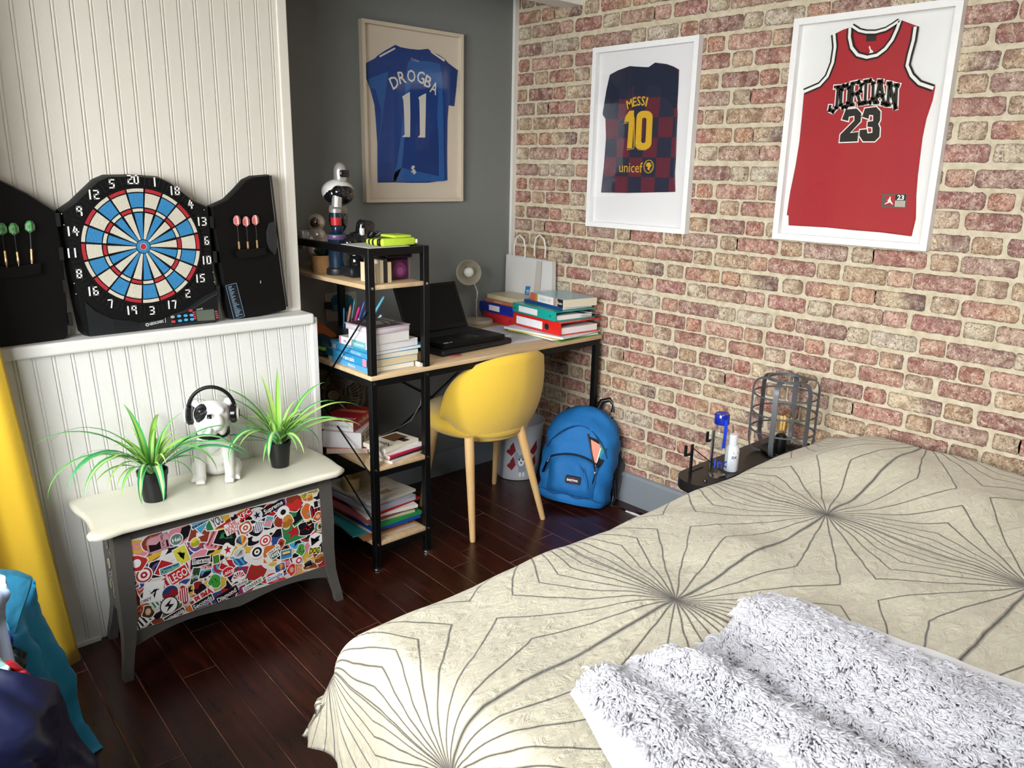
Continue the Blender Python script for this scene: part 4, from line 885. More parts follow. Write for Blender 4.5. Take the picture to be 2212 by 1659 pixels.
# ================================================================== desk with side shelves
OAK = wood('pale_oak', '#b89a72', '#dcc29a', 0, .5); OAKY = wood('pale_oak_shelf', '#b89a72', '#dcc29a', 1, .5)
dk = thing('desk', 'black steel desk with pale oak top and open side shelves', 'desk', (-.63, -.32, 0))
MB().rbox((-1.236, -.632, .733), (-.022, -.020, .750), .002, 2).build('desk_top', dk, OAK, 30)
for z in (1.067, .405, .110): MB().rbox((-1.234, -.628, z-.016), (-1.004, -.022, z), .002, 2).build('shelf', dk, OAKY, 30)
def post(x, y, h): MB().rbox((x-.0125, y-.0125, .012), (x+.0125, y+.0125, h), .0015, 1).use(BLKM).build('post', dk, BLKM, 30)
lx, rx, dx, fy, by = -1.2225, -.9925, -.046, -.6175, -.034
for x, y, h in ((lx, fy, 1.192), (lx, by, 1.192), (rx, fy, 1.192), (rx, by, 1.192), (dx, fy, .733), (dx, by, .733)):
    post(x, y, h)
    m = MB().use(BLK).lathe([(0, 0), (.016, 0), (.020, .004), (.018, .010), (.012, .013), (.012, .03)], 16, TR((x, y, .0005)))
    if x < -.5 and y < -.5: m.use(STEEL).lathe([(.0205, .001), (.0212, .003), (.0205, .006)], 16, TR((x, y, .0005)))
    m.build('foot', dk, BLK, 40)
bar = lambda a, b: MB().use(BLKM).rbox(tuple(min(p, q) for p, q in zip(a, b)), tuple(max(p, q) for p, q in zip(a, b)), .0015, 1).build('rail', dk, BLKM, 30)
for z in (1.179, 1.039, .720, .377, .082):
    h = .0125 if z > .5 else .011
    bar((lx-.0115, fy, z-h), (lx+.0115, by, z+h)) if z in (1.179, .720) else None
    bar((rx-.0115, fy, z-h), (rx+.0115, by, z+h)) if z in (1.179, .720) else None
    if z != 1.039: bar((lx, fy-.0115, z-h), (rx, fy+.0115, z+h)); bar((lx, by-.0115, z-h), (rx, by+.0115, z+h))
bar((rx, fy-.0115, .7075), (dx, fy+.0115, .7325)); bar((rx, by-.0115, .7075), (dx, by+.0115, .7325)); bar((dx-.0115, fy, .7075), (dx+.0115, by, .7325))
for a, b in (((lx-.016, fy, .975), (lx-.016, by, .40)), ((lx-.016, fy, .40), (lx-.016, by, .975)), ((lx-.016, fy, .375), (lx-.016, by, .72)), ((lx-.016, fy, .20), (lx-.016, by, .58)), ((rx, by+.016, .12), (dx, by+.016, .70)), ((rx, by+.016, .70), (dx, by+.016, .12))):
    if a[2] == .40: continue
    MB().use(BLKM).tube([a, b], .0032, 8).build('brace', dk, BLKM, 60)
for x in (lx, rx):
    for z in (1.058, .721, .396, .101):
        MB().lathe([(.0055, 0), (.005, .003), (0, .0035)], 12, TR((x, fy-.0125, z), rx=PI/2)).build('bolt', dk, STEEL if z != .721 else M('#4a4a4b', .3, .8), 40)

# ------------------------------------------------------------------ books
def book(label, c, l, w, t, rz, cover, z, group, spine='L', page=None, soft=True, name='book', extra=None, top=None):
    """l runs along local y (spine length), w along local x, lying flat at height z; spine on local -x unless 'R'"""
    th = thing(name, label, 'book', (c[0], c[1], z), group, rz)
    s = -1 if spine == 'L' else 1; ct = .0012 if soft else .0022; T = Matrix.Identity(4)
    mc = cover if not isinstance(cover, str) else M(cover, .35, var=.06, scale=60, coat=.15)
    mb = MB().use(mc); o = 0 if soft else .003
    mb.box((-w/2, -l/2, 0), (w/2, l/2, ct)); mb.use(top or mc).box((-w/2, -l/2, t-ct), (w/2, l/2, t)); mb.use(mc)
    x = s*w/2; mb.box((min(x, x-s*ct), -l/2, ct), (max(x, x-s*ct), l/2, t-ct))
    cv = mb.build('cover', th, None, None, local=True)
    pm = M(page, .8, var=.1, scale=150) if page else PAGES
    MB().box((-w/2+(ct if s < 0 else o), -l/2+o, ct), (w/2-(o if s < 0 else ct), l/2-o, t-ct)).build('pages', th, pm, None, local=True)
    if extra:
        SPN = Plane((s*w/2, 0, t/2), (0, -1, 0), (0, 0, 1)) if s < 0 else Plane((s*w/2, 0, t/2), (0, 1, 0), (0, 0, 1))
        FP = Plane((0, 0, t), (0, -1, 0), (1, 0, 0)); FP = Plane((0, 0, t), (1, 0, 0), (0, 1, 0))
        mb = MB()
        for kind, a in extra:
            if kind == 'band': mb.use(M(a[2], .5)).poly(SPN, [(a[0], -t/2), (a[1], -t/2), (a[1], t/2), (a[0], t/2)], .0003)
            if kind == 'txt': mb.use(M(a[3], .5)).text(SPN, a[0], a[1], 0, t*a[4], .0006, a[2], a[5] if len(a) > 5 else 0, .01)
            if kind == 'top': mb.use(M(a[4], .5)).poly(FP, [(a[0], a[1]), (a[2], a[1]), (a[2], a[3]), (a[0], a[3])], .0003)
            if kind == 'toptxt': mb.use(M(a[4], .5)).text(FP, a[0], a[1], a[2], a[3], .0006, None, a[5] if len(a) > 5 else 0, .01)
            if kind == 'fronttxt': mb.use(M(a[3], .5)).text(Plane((0, -l/2, t/2), (1, 0, 0), (0, 0, 1)), a[0], a[1], 0, t*a[4], .0005, a[2])
        mb.build('print', th, None, None, local=True)
    return th
G = 'books stacked on the desk behind the shelf posts'
z = .7505
def stack(label, c, l, w, t, rz, cover, **k):
    global z
    o = book(label, c, l, w, t, rz, cover, z, k.pop('group', G), **k); z += t+.0004; return o
stack('light blue paperback at the bottom of the desk stack', (-1.124, -.452), .285, .195, .019, R(-1), '#5aa0cf', extra=[('band', (-.14, -.115, '#d8dbe0')), ('txt', ('Maths', .03, .05, '#dfeaf2', .5))])
stack('thick blue schoolbook with Francais on its spine', (-1.118, -.450), .295, .205, .027, R(1.5), '#2f8fc0', extra=[('band', (-.15, -.10, '#1d5a72')), ('txt', ('Francais', .0, .085, '#eef4f6', .62)), ('band', (.095, .12, '#d98aa0')), ('band', (.122, .148, '#16303c'))], page='#d9c9a2')
stack('blue workbook with white spine end above the thick blue schoolbook', (-1.108, -.455), .285, .20, .018, R(-2), '#4a9fcd', extra=[('band', (-.1425, -.11, '#dfe3e6')), ('txt', ('MON CAHIER', .04, .07, '#cfe6f2', .5))])
stack('thin teal blue book near the middle of the desk stack', (-1.090, -.455), .285, .23, .012, R(3), '#3f93b8', extra=[('txt', ('exercices', -.02, .05, '#d5eef5', .5))], page='#ece9e2')
stack('white and teal paperback below the fat white one', (-1.112, -.490), .215, .195, .027, R(4), '#e6e3e2', page='#e9e7e6', extra=[('band', (-.03, .055, '#6fb0b8')), ('band', (-.1075, -.095, '#d98a98')), ('txt', ('m', -.07, .016, '#1f3f8a', .6)), ('txt', ('Dictionnaire', .012, .07, '#dff0f0', .4)), ('txt', ('LE ROBERT', .082, .035, '#c46a78', .4))])
stack('fat white paperback under the clear case', (-1.135, -.53), .155, .155, .037, R(2), '#e9e7ea', page='#dcdad6', spine='L')
t = thing('plastic_case', 'clear plastic case with dark printed lid on top of the desk books', 'case', (-1.135, -.53, z), None, R(3))
CLR = M('#cfc3cc', .12, var=.03, spec=.6, coat=.5)
MB().rbox((-.085, -.085, 0), (.075, .085, .018), .003, 2).build('body', t, CLR, 40, local=True)
MB().rbox((-.087, -.087, .0178), (.077, .087, .0225), .002, 2).build('lid', t, M('#b9a9b2', .1, coat=.6), 40, local=True)
m = MB().use(M('#3b3740', .2, coat=.5)).box((-.080, -.080, .0224), (.050, .080, .0232)); m.use(M('#8d8577', .4)).poly(FLAT, [(-.05, -.03), (-.01, .03), (.02, .02), (.0, -.04)], .0236); m.use(M('#6d6470', .4)).poly(FLAT, [(-.06, .04), (-.02, .06), (.01, .05), (-.03, .03)], .0236); m.use(M('#a59a82', .4)).poly(FLAT, [(.01, -.06), (.035, -.01), (.03, .03), (.02, -.02)], .0236); m.build('printed_cover', t, None, None, local=True)
book('curled cream magazine at the right foot of the desk stack', (-1.075, -.535), .17, .13, .012, R(12), '#3f5468', .7505+.0195, G, page='#d6c3a0') if False else None
t = thing('magazine', 'cream edged magazine lying right of the blue desk stack', 'magazine', (-1.015, -.50, .7505))
MB().grid(8, 8, lambda u, v: (-1.018+.036*u, -.62+.22*v, .7506+.018*(1-u)**.7)).build('cover', t, M('#44586a', .4, var=.5, scale=25)); MB().prism(Plane((0, 0, 0), (1, 0, 0), (0, 0, 1)), [(-1.018, .7505), (-.982, .7505), (-1.018, .768)], .40, .618).build('pages', t, PAGES)
# pens in a cup behind the stack
cup = thing('pen_cup', 'dark pen cup behind the book stack', 'cup', (-1.095, -.245, .7505)); CX, CY = -1.095, -.245
MB().lathe([(0, .0005), (.038, .0005), (.040, .004), (.040, .10), (.037, .10), (.036, .006), (0, .006)], 24, TR((CX, CY, .7505))).build('body', cup, M('#23272b', .4), 40)
def pen(a, b, r, cols, label, cap=None):
    A, Bv = Vector(a), Vector(b); t = thing('pen', label, 'pen', A, 'pens and pencils in the cup')
    mb = MB(); k = len(cols)
    for i, c in enumerate(cols): mb.use(M(c, .3)).tube([A.lerp(Bv, i/k), A.lerp(Bv, (i+1)/k)], r, 8)
    mb.build('barrel', t, None, 50)
    d = (Bv-A).normalized(); MB().tube([Bv, Bv+d*.006, Bv+d*.010], [r*.9, r*.8, r*.3], 8).build('end', t, M(cap or cols[-1], .3), 50)
b0 = lambda i: (CX+.020*cos(i*.8), CY+.020*sin(i*.8), .758)
def pend(px_, py_, yy): p = at(px_, py_, 'y', yy); return tuple(p)
pen(b0(4), pend(743, 670, -.235), .0038, ['#2d6fa0', '#2f7fb4'], 'slim blue pencil leaning furthest left in the pen cup')
pen(b0(3), pend(757, 664,-.25), .0048, ['#ddc9b0', '#d8b69c', '#cfa187'], 'cream pen with orange end in the pen cup', '#b8452e')
pen(b0(5), pend(766, 650,-.25), .0045, ['#18191b', '#18191b', '#2f6d74'], 'black and teal brush in the pen cup')
pen(b0(2), pend(775, 668,-.25), .0062, ['#2a2b2e', '#d8288c', '#d8288c'], 'magenta marker in the pen cup')
pen(b0(1), pend(786, 655,-.25), .0042, ['#e6e6e4', '#e6e6e4', '#4a62b8'], 'white pen with blue clip behind the shelf post', '#2f4fb0')
pen(b0(0), pend(789, 675,-.25), .0058, ['#e6e6e4', '#e6e6e4', '#2f4fb0'], 'thick white pen with blue cap in the pen cup', '#2f4fb0')
pen(b0(7), pend(827, 645,-.25), .0050, ['#3f9fc4', '#5cb8d6', '#6cc6e2'], 'tall light blue pencil in the pen cup, right of the post')
pen(b0(6), pend(823, 682,-.25), .0052, ['#e6e6e4', '#e6e6e4', '#e6e6e4'], 'short white pen with round blue end in the pen cup', '#3558c0')
# things at the back left of the desk
t = thing('wall_card', 'white card pinned to the grey wall above the desk corner', 'card', at(735, 655, 'y', 0))
MB().prism(BACK, BACK.pxs([(701, 634), (769, 629), (771, 655), (766, 690), (706, 695), (703, 668)], .003), .0005, .003).build('card', t, M('#a5a096', .8))
t = thing('teal_tag', 'teal booklet with black clip hanging before the white wall card', 'booklet', at(742, 655, 'y', -.02))
tp = BACK.pxs([(716, 646), (724, 637), (742, 634), (758, 639), (763, 648), (761, 672), (718, 672)], .008); MB().prism(BACK, tp, .0035, .010).build('cover', t, M('#1f5f70', .5, var=.1)); MB().prism(BACK, BACK.pxs([(704, 653), (717, 653), (717, 669), (704, 668)], .01), .0035, .012).build('clip', t, BLK)
m = MB().use(M('#6fa0a8', .6))
for i in range(5): a = BACK.pxs([(721, 660+i*2.4), (721+26-(i % 3)*5, 658+i*2.4)], .010); m.bar(BACK.p(*a[0], .0104), BACK.p(*a[1], .0104), .0022, .0006, up=BACK.n)
m.build('lettering', t)
def pouch(name, label, cat, c, s, rz, col, trim=None, group=None, tilt=0):
    t = thing(name, label, cat, (c[0], c[1], c[2]), group)
    T = TR((c[0], c[1], c[2]+s[2]*.5), tilt, 0, rz); m = MB(); n, k = 28, 12
    def f(u, v):
        a = 2*PI*u; b = -PI/2+PI*v; e = .55; sg = lambda x, p: math.copysign(abs(x)**p, x)
        return T @ Vector((s[0]/2*sg(cos(b), .6)*sg(cos(a), e), s[1]/2*sg(cos(b), .6)*sg(sin(a), e), s[2]/2*sg(sin(b), .8)))
    m.grid(n, k, f, True); m.build('body', t, M(col, .6, bump=.3, bscale=60), 60)
    if trim:
        ring = [T @ Vector((s[0]*.502*math.copysign(abs(cos(a))**.55, cos(a)), s[1]*.502*math.copysign(abs(sin(a))**.55, sin(a)), 0)) for a in [2*PI*i/40 for i in range(40)]]
        MB().tube(ring, s[2]*.10, 6, True).build('zip', t, M(trim, .5), 60)
    return t
pouch('pencil_case', 'dark teal pencil case with lime zip on the desk corner', 'pencil case', (-1.190, -.215, .7505), (.07, .17, .075), R(-8), '#14323a', '#86b02c')
t = thing('folder', 'orange folder lying at the back left of the desk', 'folder', (-1.10, -.08, .7505)); T = TR((-1.165, -.115, .825), R(18), 0, R(6))
MB().rbox((-.05, -.09, 0), (.05, .09, .012), .003, 2, T).build('body', t, M('#a85526', .5), 40)
MB().rbox((-.045, -.085, -.012), (.05, .085, -.001), .002, 2, T).build('sheets', t, M('#8f9a6a', .6), 40); MB().box((-1.20, -.17, .751), (-1.12, -.03, .79)).build('box', t, M('#15202a', .6))
t = pouch('wash_bag', 'navy pouch with light blue print behind the laptop', 'pouch', (-.93, -.17, .7505), (.20, .12, .105), R(2), '#131a38')
m = MB().use(M('#7fa7c8', .5)); m.poly(BACK, BACK.pxs([(861, 706), (872, 702), (877, 722), (874, 726)], .232), .2325); a = BACK.px(862, 701, .232); m.use(M('#c9d2dc', .5)).text(BACK, 'SAF', a[0], a[1], .012, .2325); m.build('print', t)
# cable loops behind the books
t = thing('cable', 'beige cable coiled on the desk behind the books', 'cable', (-1.17, -.33, .7505))
MB().tube([(-1.150+.010*sin(i*.5), -.275+.018*cos(i*.42), .754+.045*abs(sin(i*.24))) for i in range(34)], .0022, 6).build('cord', t, M('#8d8672', .5), 60)

# ------------------------------------------------------------------ top shelf (z 1.067)
TS = 1.0675
t = thing('succulent', 'small dark succulent in a cork pot on the top shelf', 'plant', (-1.180, -.225, TS))
MB().lathe([(0, 0), (.036, 0), (.038, .004), (.039, .062), (.036, .066), (.032, .060), (0, .060)], 28, TR((-1.180, -.225, TS))).build('pot', t, M('#a37a4c', .9, var=.35, scale=140, bump=.5, bscale=140), 40)
m = MB(); rr = random.Random(4)
for i in range(34):
    a = i*2.4; up = .2+1.1*(1-i/34); L = .055-.02*(1-i/34) if i > 8 else .035; c = Vector((-1.180, -.225, TS+.062)); d = Vector((cos(a)*cos(up), sin(a)*cos(up), sin(up))); sd = Vector((-sin(a), cos(a), 0)); n2 = d.cross(sd)
    m.add([c+d*.006-sd*.004, c+d*.006+sd*.004, c+d*L*.55-sd*.010-n2*.003, c+d*L*.55+sd*.010-n2*.003, c+d*L-n2*-.004, c+d*L*.5+n2*.006*-1], [(0, 1, 3, 2), (2, 3, 4), (0, 2, 5), (1, 5, 3), (2, 4, 5), (3, 5, 4), (0, 5, 1)])
m.build('leaves', t, M('#16251a', .5, var=.3), 40)
CHR = M('#d3ccc2', .25, .45, var=.12, scale=10)
ax, ay = -1.135, -.105
t = thing('astronaut_figurine', 'shiny silver astronaut figurine behind the succulent', 'figurine', (ax, ay, TS))
m = MB(); EE = lambda x, y, z_, a, b, c: m.ell((ax+x, ay+y, TS+z_), (a, b, c), None, 18, 12)
EE(0, 0, .085, .040, .036, .055); EE(0, -.004, .130, .036, .034, .030); EE(-.034, -.012, .09, .016, .018, .042); EE(.034, -.012, .09, .016, .018, .042); EE(-.028, -.034, .045, .017, .034, .018); EE(.028, -.034, .045, .017, .034, .018); EE(-.028, -.05, .022, .017, .024, .022); EE(.028, -.05, .022, .017, .024, .022); EE(0, 0, .03, .045, .035, .03)
remeshed('body', m, t, [CHR], .004, 4)
MB().ell((ax, ay-.004, TS+.178), (.034, .034, .034), None, 24, 14).build('helmet', t, CHR, 60); MB().ell((ax-.012, ay-.020, TS+.178), (.022, .020, .022), None, 16, 10).build('visor', t, M('#8f867c', .1, .9), 60)
MB().rbox((ax-.058, ay+.005, TS+.075), (ax-.012, ay+.042, TS+.150), .008, 3).build('life_support_pack', t, CHR, 50)
# plain toy robot
rx_, ry_ = -1.158, -.298
t = thing('toy_robot', 'tall blue and silver toy robot on the top shelf', 'toy robot', (rx_, ry_, TS))
NVY = M('#14283a', .25, coat=.5); SIL = M('#b9b7b2', .3, .6); RDG = M('#b3252b', .3, coat=.4); GL = M('#101114', .12, coat=.6)
Tz = lambda a, b, c: TR((rx_+a, ry_+b, TS+c))
MB().lathe([(0, 0), (.040, 0), (.042, .004), (.040, .022), (.034, .026), (0, .026)], 32, Tz(0, 0, 0)).build('stand', t, M('#1a1c1f', .4), 40)
MB().lathe([(0, .026), (.032, .026), (.033, .05), (.033, .128), (.034, .13), (.034, .148), (.024, .156), (0, .158)], 32, Tz(0, 0, 0)).build('leg', t, NVY, 40)
MB().lathe([(.0342, .130), (.0355, .132), (.0355, .146), (.0342, .148)], 32, Tz(0, 0, 0)).build('band', t, M('#5b4a6c', .3), 40)
MB().ell((rx_+.030, ry_+.035, TS+.20), (.036, .032, .055), None, 20, 14).build('torso', t, GL, 60)
MB().lathe([(0, .222), (.032, .222), (.034, .235), (.03, .25)], 24, Tz(.030, .035, 0)).build('waist', t, M('#9b938c', .4), 40)
m = MB().ell((rx_+.026, ry_+.018, TS+.293), (.060, .052, .044), None, 28, 16); m.build('shoulders', t, GL, 60)
m = MB().ell((rx_+.026, ry_+.024, TS+.300), (.062, .052, .045), None, 28, 16); m.build('cape', t, M('#d8d6d0', .3), 60)
m = MB().tube([Tz(0, -.014, .285) @ Vector((0, 0, 0)), Tz(-.006, -.018, .245) @ Vector((0, 0, 0))], .019, 16); m.build('upper_arm', t, SIL, 40)
MB().ell((rx_+.004, ry_-.016, TS+.300), (.025, .025, .024), None, 18, 10).build('shoulder_joint', t, GL, 60)
m = MB().use(SIL).lathe([(.018, .235), (.021, .24), (.021, .228), (.020, .222)], 20, Tz(-.010, -.018, 0)); m.use(NVY).lathe([(.021, .235), (.0205, .21)], 20, Tz(-.010, -.018, 0)); m.use(RDG).lathe([(.0205, .21), (.0195, .182), (0, .180)], 20, Tz(-.010, -.018, 0)); m.build('forearm', t, None, 40)
MB().rbox((-.020, -.018, .150), (.016, .016, .184), .010, 3, Tz(-.006, -.018, 0)).build('fist', t, NVY, 50)
MB().lathe([(0, .405), (.010, .403), (.020, .392), (.024, .375), (.024, .345), (.022, .338), (0, .336)], 24, Tz(.030, .010, 0)).build('head', t, SIL, 40); MB().rbox((-.018, -.028, .352), (.020, -.014, .378), .005, 2, Tz(.034, .010, 0)).build('face_plate', t, GL, 50)
# glossy black gadget
gx, gy = -1.135, -.390
t = thing('game_headset_stand', 'glossy black plastic gadget between toy robot and lime pouch', 'gadget', (gx, gy, TS))
m = MB(); m.rbox((-.045, -.040, 0), (.045, .040, .038), .012, 3, TR((gx, gy, TS))); m.build('base', t, M('#15171c', .5, bump=.2), 50)
m = MB(); m.ell((gx+.005, gy, TS+.115), (.046, .038, .050)); m.ell((gx-.030, gy-.012, TS+.125), (.030, .026, .022)); m.rbox((-.026, -.020, .13), (.046, .024, .208), .018, 3, TR((gx+.005, gy, TS), 0, R(10))); m.ell((gx+.0, gy-.006, TS+.055), (.032, .030, .036))
remeshed('shell', m, t, [GL], .004, 5)
m = MB().use(M('#d9d9d6', .2)); m.rbox((-.002, -.042, .15), (.014, -.030, .176), .002, 1, TR((gx+.01, gy+.015, TS))); m.build('badge', t, None, 50); MB().tube([(gx+.03+.018*cos(a), gy-.036, TS+.085+.024*sin(a)) for a in [-1.2+i*.25 for i in range(10)]], .0035, 8).build('trim', t, M('#d9d9d6', .2), 50)
# purple tin, small books, pouch
t = thing('tin_box', 'purple tin box with black lid on the top shelf', 'tin', (-1.058, -.515, TS))
T = TR((-1.058, -.515, TS), 0, 0, R(-4)); MB().rbox((-.046, -.042, 0), (.046, .042, .078), .010, 3, T).build('body', t, M('#43163a', .3, var=.45, scale=14, coat=.4), 50)
MB().rbox((-.054, -.050, .078), (.054, .050, .092), .006, 3, T).build('lid', t, M('#131418', .35), 50)
m = MB(); m.box((.040, -.0435, .004), (.0475, -.040, .074), T); m.build('edge_strip', t, M('#8a7a76', .3, .5))
m = MB().use(M('#6b2a57', .4)); FPn = Plane(T @ Vector((0, -.0422, .036)), (cos(R(-4)), sin(R(-4)), 0), (0, 0, 1)); m.poly(FPn, arc(.004, 0, .026, 0, 2*PI, 24)[:-1], .0003); m.use(M('#8c4a77', .4)).poly(FPn, arc(.004, -.004, .014, 0, 2*PI, 20)[:-1], .0006); m.build('print', t)
for i, (c, h, lb) in enumerate((('#d9cba8', .066, 'cream small book standing nearest the shelf post'), ('#d4c8aa', .078, 'pale small book, second from the shelf post'), ('#2a2422', .082, 'dark thin book standing beside the purple tin, third from the post'), ('#cdbd94', .070, 'cream small book standing against the purple tin'))):
    t = thing('small_book', lb, 'book', (-1.176+i*.0165, -.545, TS), 'small books standing on the top shelf'); x = -1.176+i*.0165
    MB().box((x-.0068, -.592, TS), (x+.0068, -.50, TS+h)).build('pages', t, PAGES if i != 2 else M('#26211f', .5)); m = MB().use(M(c, .4)); m.box((x-.0076, -.594, TS), (x-.0068, -.498, TS+h+.001)); m.box((x+.0068, -.594, TS), (x+.0076, -.498, TS+h+.001)); m.box((x-.0076, -.5945, TS), (x+.0076, -.593, TS+h+.001)); m.build('cover', t)
t = thing('paper_sheet', 'white card under the lime striped pouch', 'card', (-1.14, -.55, 1.1925)); MB().rbox((-1.225, -.625, 1.1925), (-1.06, -.44, 1.194), .0005, 1).build('sheet', t, M('#d8d6cf', .7))
t = thing('shin_pad_pouch', 'lime and black striped pouch lying on top of the shelf frame', 'pouch', (-1.09, -.55, 1.195))
LIME = M('#b9d63a', .55, bump=.3, bscale=80); m = MB()
for i in range(7):
    y = -.612+.0165*i; m.use(LIME if i % 2 == 0 else BLK).rbox((-1.172+.003*abs(i-2), y, 1.1945), (-1.024, y+.0165, 1.2215-.0012*i), .0078, 3)
m.use(LIME).rbox((-1.110, -.600, 1.2205), (-1.034, -.515, 1.230), .004, 3)
m.build('body', t, None, 40)
m = MB().tube([(-1.125+.02*cos(i*.5), -.50+.012*sin(i*.9), 1.228+.006*sin(i*1.7)) for i in range(14)], .006, 6); m.build('strap', t, BLK, 50); MB().rbox((-1.024, -.613, 1.201), (-1.017, -.600, 1.215), .002, 2).build('zip_pull', t, M('#e2efc0', .4), 40)

# ------------------------------------------------------------------ middle shelf (z .405)
z = .4055; G2 = 'books on the middle shelf'
stack('thin red and cream paperback at the bottom of the middle shelf, under the fat dictionary', (-1.150, -.335), .24, .155, .022, R(-38), '#c23a44', page='#d8c7b4', group=G2)
stack('fat white dictionary dated 2021 with black spine lettering', (-1.150, -.338), .23, .15, .062, R(-48), '#e8e6e2', page='#e9e8ea', group=G2, spine='R', extra=[('txt', ('LAROUSSE', .02, .15, '#4a4a4a', .45, PI)), ('txt', ('2021', -.092, .03, '#2a2a2a', .40, PI))])
stack('red Spanish dictionary with white page edges topping the left pile', (-1.158, -.335), .20, .135, .040, R(-56), '#a92330', page='#ecebea', group=G2, spine='R', extra=[('toptxt', ('Espagnol', .0, -.06, .024, '#e8d9c8', 0)), ('toptxt', ('LAROUSSE', .0, -.09, .012, '#e8e2d8', 0)), ('top', (-.05, .02, .06, .05, '#c98a5a')), ('txt', ('Espagnol', 0, .12, '#d8c8b0', .45, PI)), ('fronttxt', ('LAROUSSE', 0, .10, '#8a8480', .22))])
z = .4055; G3 = 'slim books at the front of the middle shelf'
stack('slim white booklet lowest in the front pile of the middle shelf', (-1.085, -.555), .175, .115, .010, R(104), '#e3ddd2', group=G3)
stack('dark slim book second from the bottom of the front pile', (-1.080, -.555), .165, .105, .009, R(96), '#2a2226', group=G3, page='#e5ded2')
stack('crimson paperback with white lettering in the front pile', (-1.090, -.555), .165, .115, .010, R(100), '#c21f46', group=G3, extra=[('fronttxt', ('OUTILS', .02, .05, '#f0e6e6', .5))])
stack('white paperback second from the top of the front pile', (-1.090, -.552), .175, .115, .014, R(94), '#e6e4e2', group=G3, page='#e9e7e4', extra=[('fronttxt', ('L ODYSSEE', .02, .05, '#5a5a5a', .4))])
stack('cream story book with brown picture topping the front pile', (-1.105, -.550), .17, .120, .016, R(99), '#e9e2cf', group=G3, page='#e4dcc8', extra=[('toptxt', ('Nemo', .0, .045, .026, '#1f1b1a', 0)), ('top', (-.02, -.07, .05, .005, '#6a4a35')), ('top', (-.05, -.05, -.01, -.02, '#3f2f28'))])
# desk fan on the middle shelf
fx, fy_, fz = -1.135, -.19, .575
t = thing('desk_fan', 'dark beige mesh desk fan at the back of the middle shelf', 'fan', (fx, fy_, .4055)); FANM = M('#6f6450', .45, .2); DKF = M('#2e2a24', .5)
Tf = TR((fx, fy_, fz), 0, 0, R(-122)) @ Matrix.Rotation(R(90), 4, 'Y') @ Matrix.Rotation(R(0), 4, 'Z')
m = MB()
for r, zz in ((.125, .0), (.125, -.035), (.118, .018), (.10, .028), (.07, .034), (.035, .036)):
    m.tube([Tf @ Vector((r*cos(a), r*sin(a), zz)) for a in [2*PI*i/40 for i in range(40)]], .0024 if r > .12 else .0012, 6, True)
for i in range(44):
    a = 2*PI*i/44; m.tube([Tf @ Vector((r*cos(a+k_), r*sin(a+k_), zz)) for r, zz, k_ in ((.03, .036, 0), (.07, .034, .10), (.10, .028, .18), (.118, .018, .24), (.125, 0, .26), (.125, -.035, .26))], .0009, 5)
m.build('cage', t, FANM, 60)
m = MB()
for i in range(3):
    a0 = 2*PI*i/3; m.grid(6, 6, lambda u, v: Tf @ Vector(((.02+.09*u)*cos(a0+v*1.3), (.02+.09*u)*sin(a0+v*1.3), .012-.024*v)))
m.build('blades', t, DKF, 60); MB().tube([Tf @ Vector((0, 0, -.09)), Tf @ Vector((0, 0, -.03)), Tf @ Vector((0, 0, .03))], [.025, .036, .022], 18).build('motor', t, FANM, 50)
MB().lathe([(0, 0), (.065, 0), (.065, .012), (.02, .02), (.012, .024), (.012, .09), (0, .09)], 28, TR((fx-.045, fy_+.03, .4055))).build('stand', t, DKF, 40)

# ------------------------------------------------------------------ bottom shelf (z .110): papers and folders
def sheet(name, label, c, sx, sy, t_, rz, col, z, group, tilt=0, curl=0, cat='folder'):
    th = thing(name, label, cat, (c[0], c[1], z), group); T = TR((c[0], c[1], z), R(tilt), 0, rz); n = 10
    m = MB(); f = lambda s: (lambda u, v: T @ Vector(((u-.5)*sx, (v-.5)*sy, s+curl*(abs(u-.5)*2)**2.5*(v < .5)*(1-2*v))))
    a = MB(); top_ = [f(t_)(i/(n-1), j/(n-1)) for i in range(n) for j in range(n)]; bot = [f(0)(i/(n-1), j/(n-1)) for i in range(n) for j in range(n)]
    fs = [];
    for i in range(n-1):
        for j in range(n-1): q = (i*n+j, (i+1)*n+j, (i+1)*n+j+1, i*n+j+1); fs.append(q); fs.append(tuple(n*n+k for k in q[::-1]))
    per = [i*n for i in range(n)]+[(n-1)*n+j for j in range(1, n)]+[i*n+n-1 for i in range(n-2, -1, -1)]+[j for j in range(n-2, 0, -1)]
    for k in range(len(per)): a_, b_ = per[k], per[(k+1) % len(per)]; fs.append((b_, a_, n*n+a_, n*n+b_))
    m.add(top_+bot, fs); m.build('body', th, M(col, .5, var=.05) if isinstance(col, str) else col); return th, T
z = .1105; G4 = 'papers and folders piled on the bottom shelf'
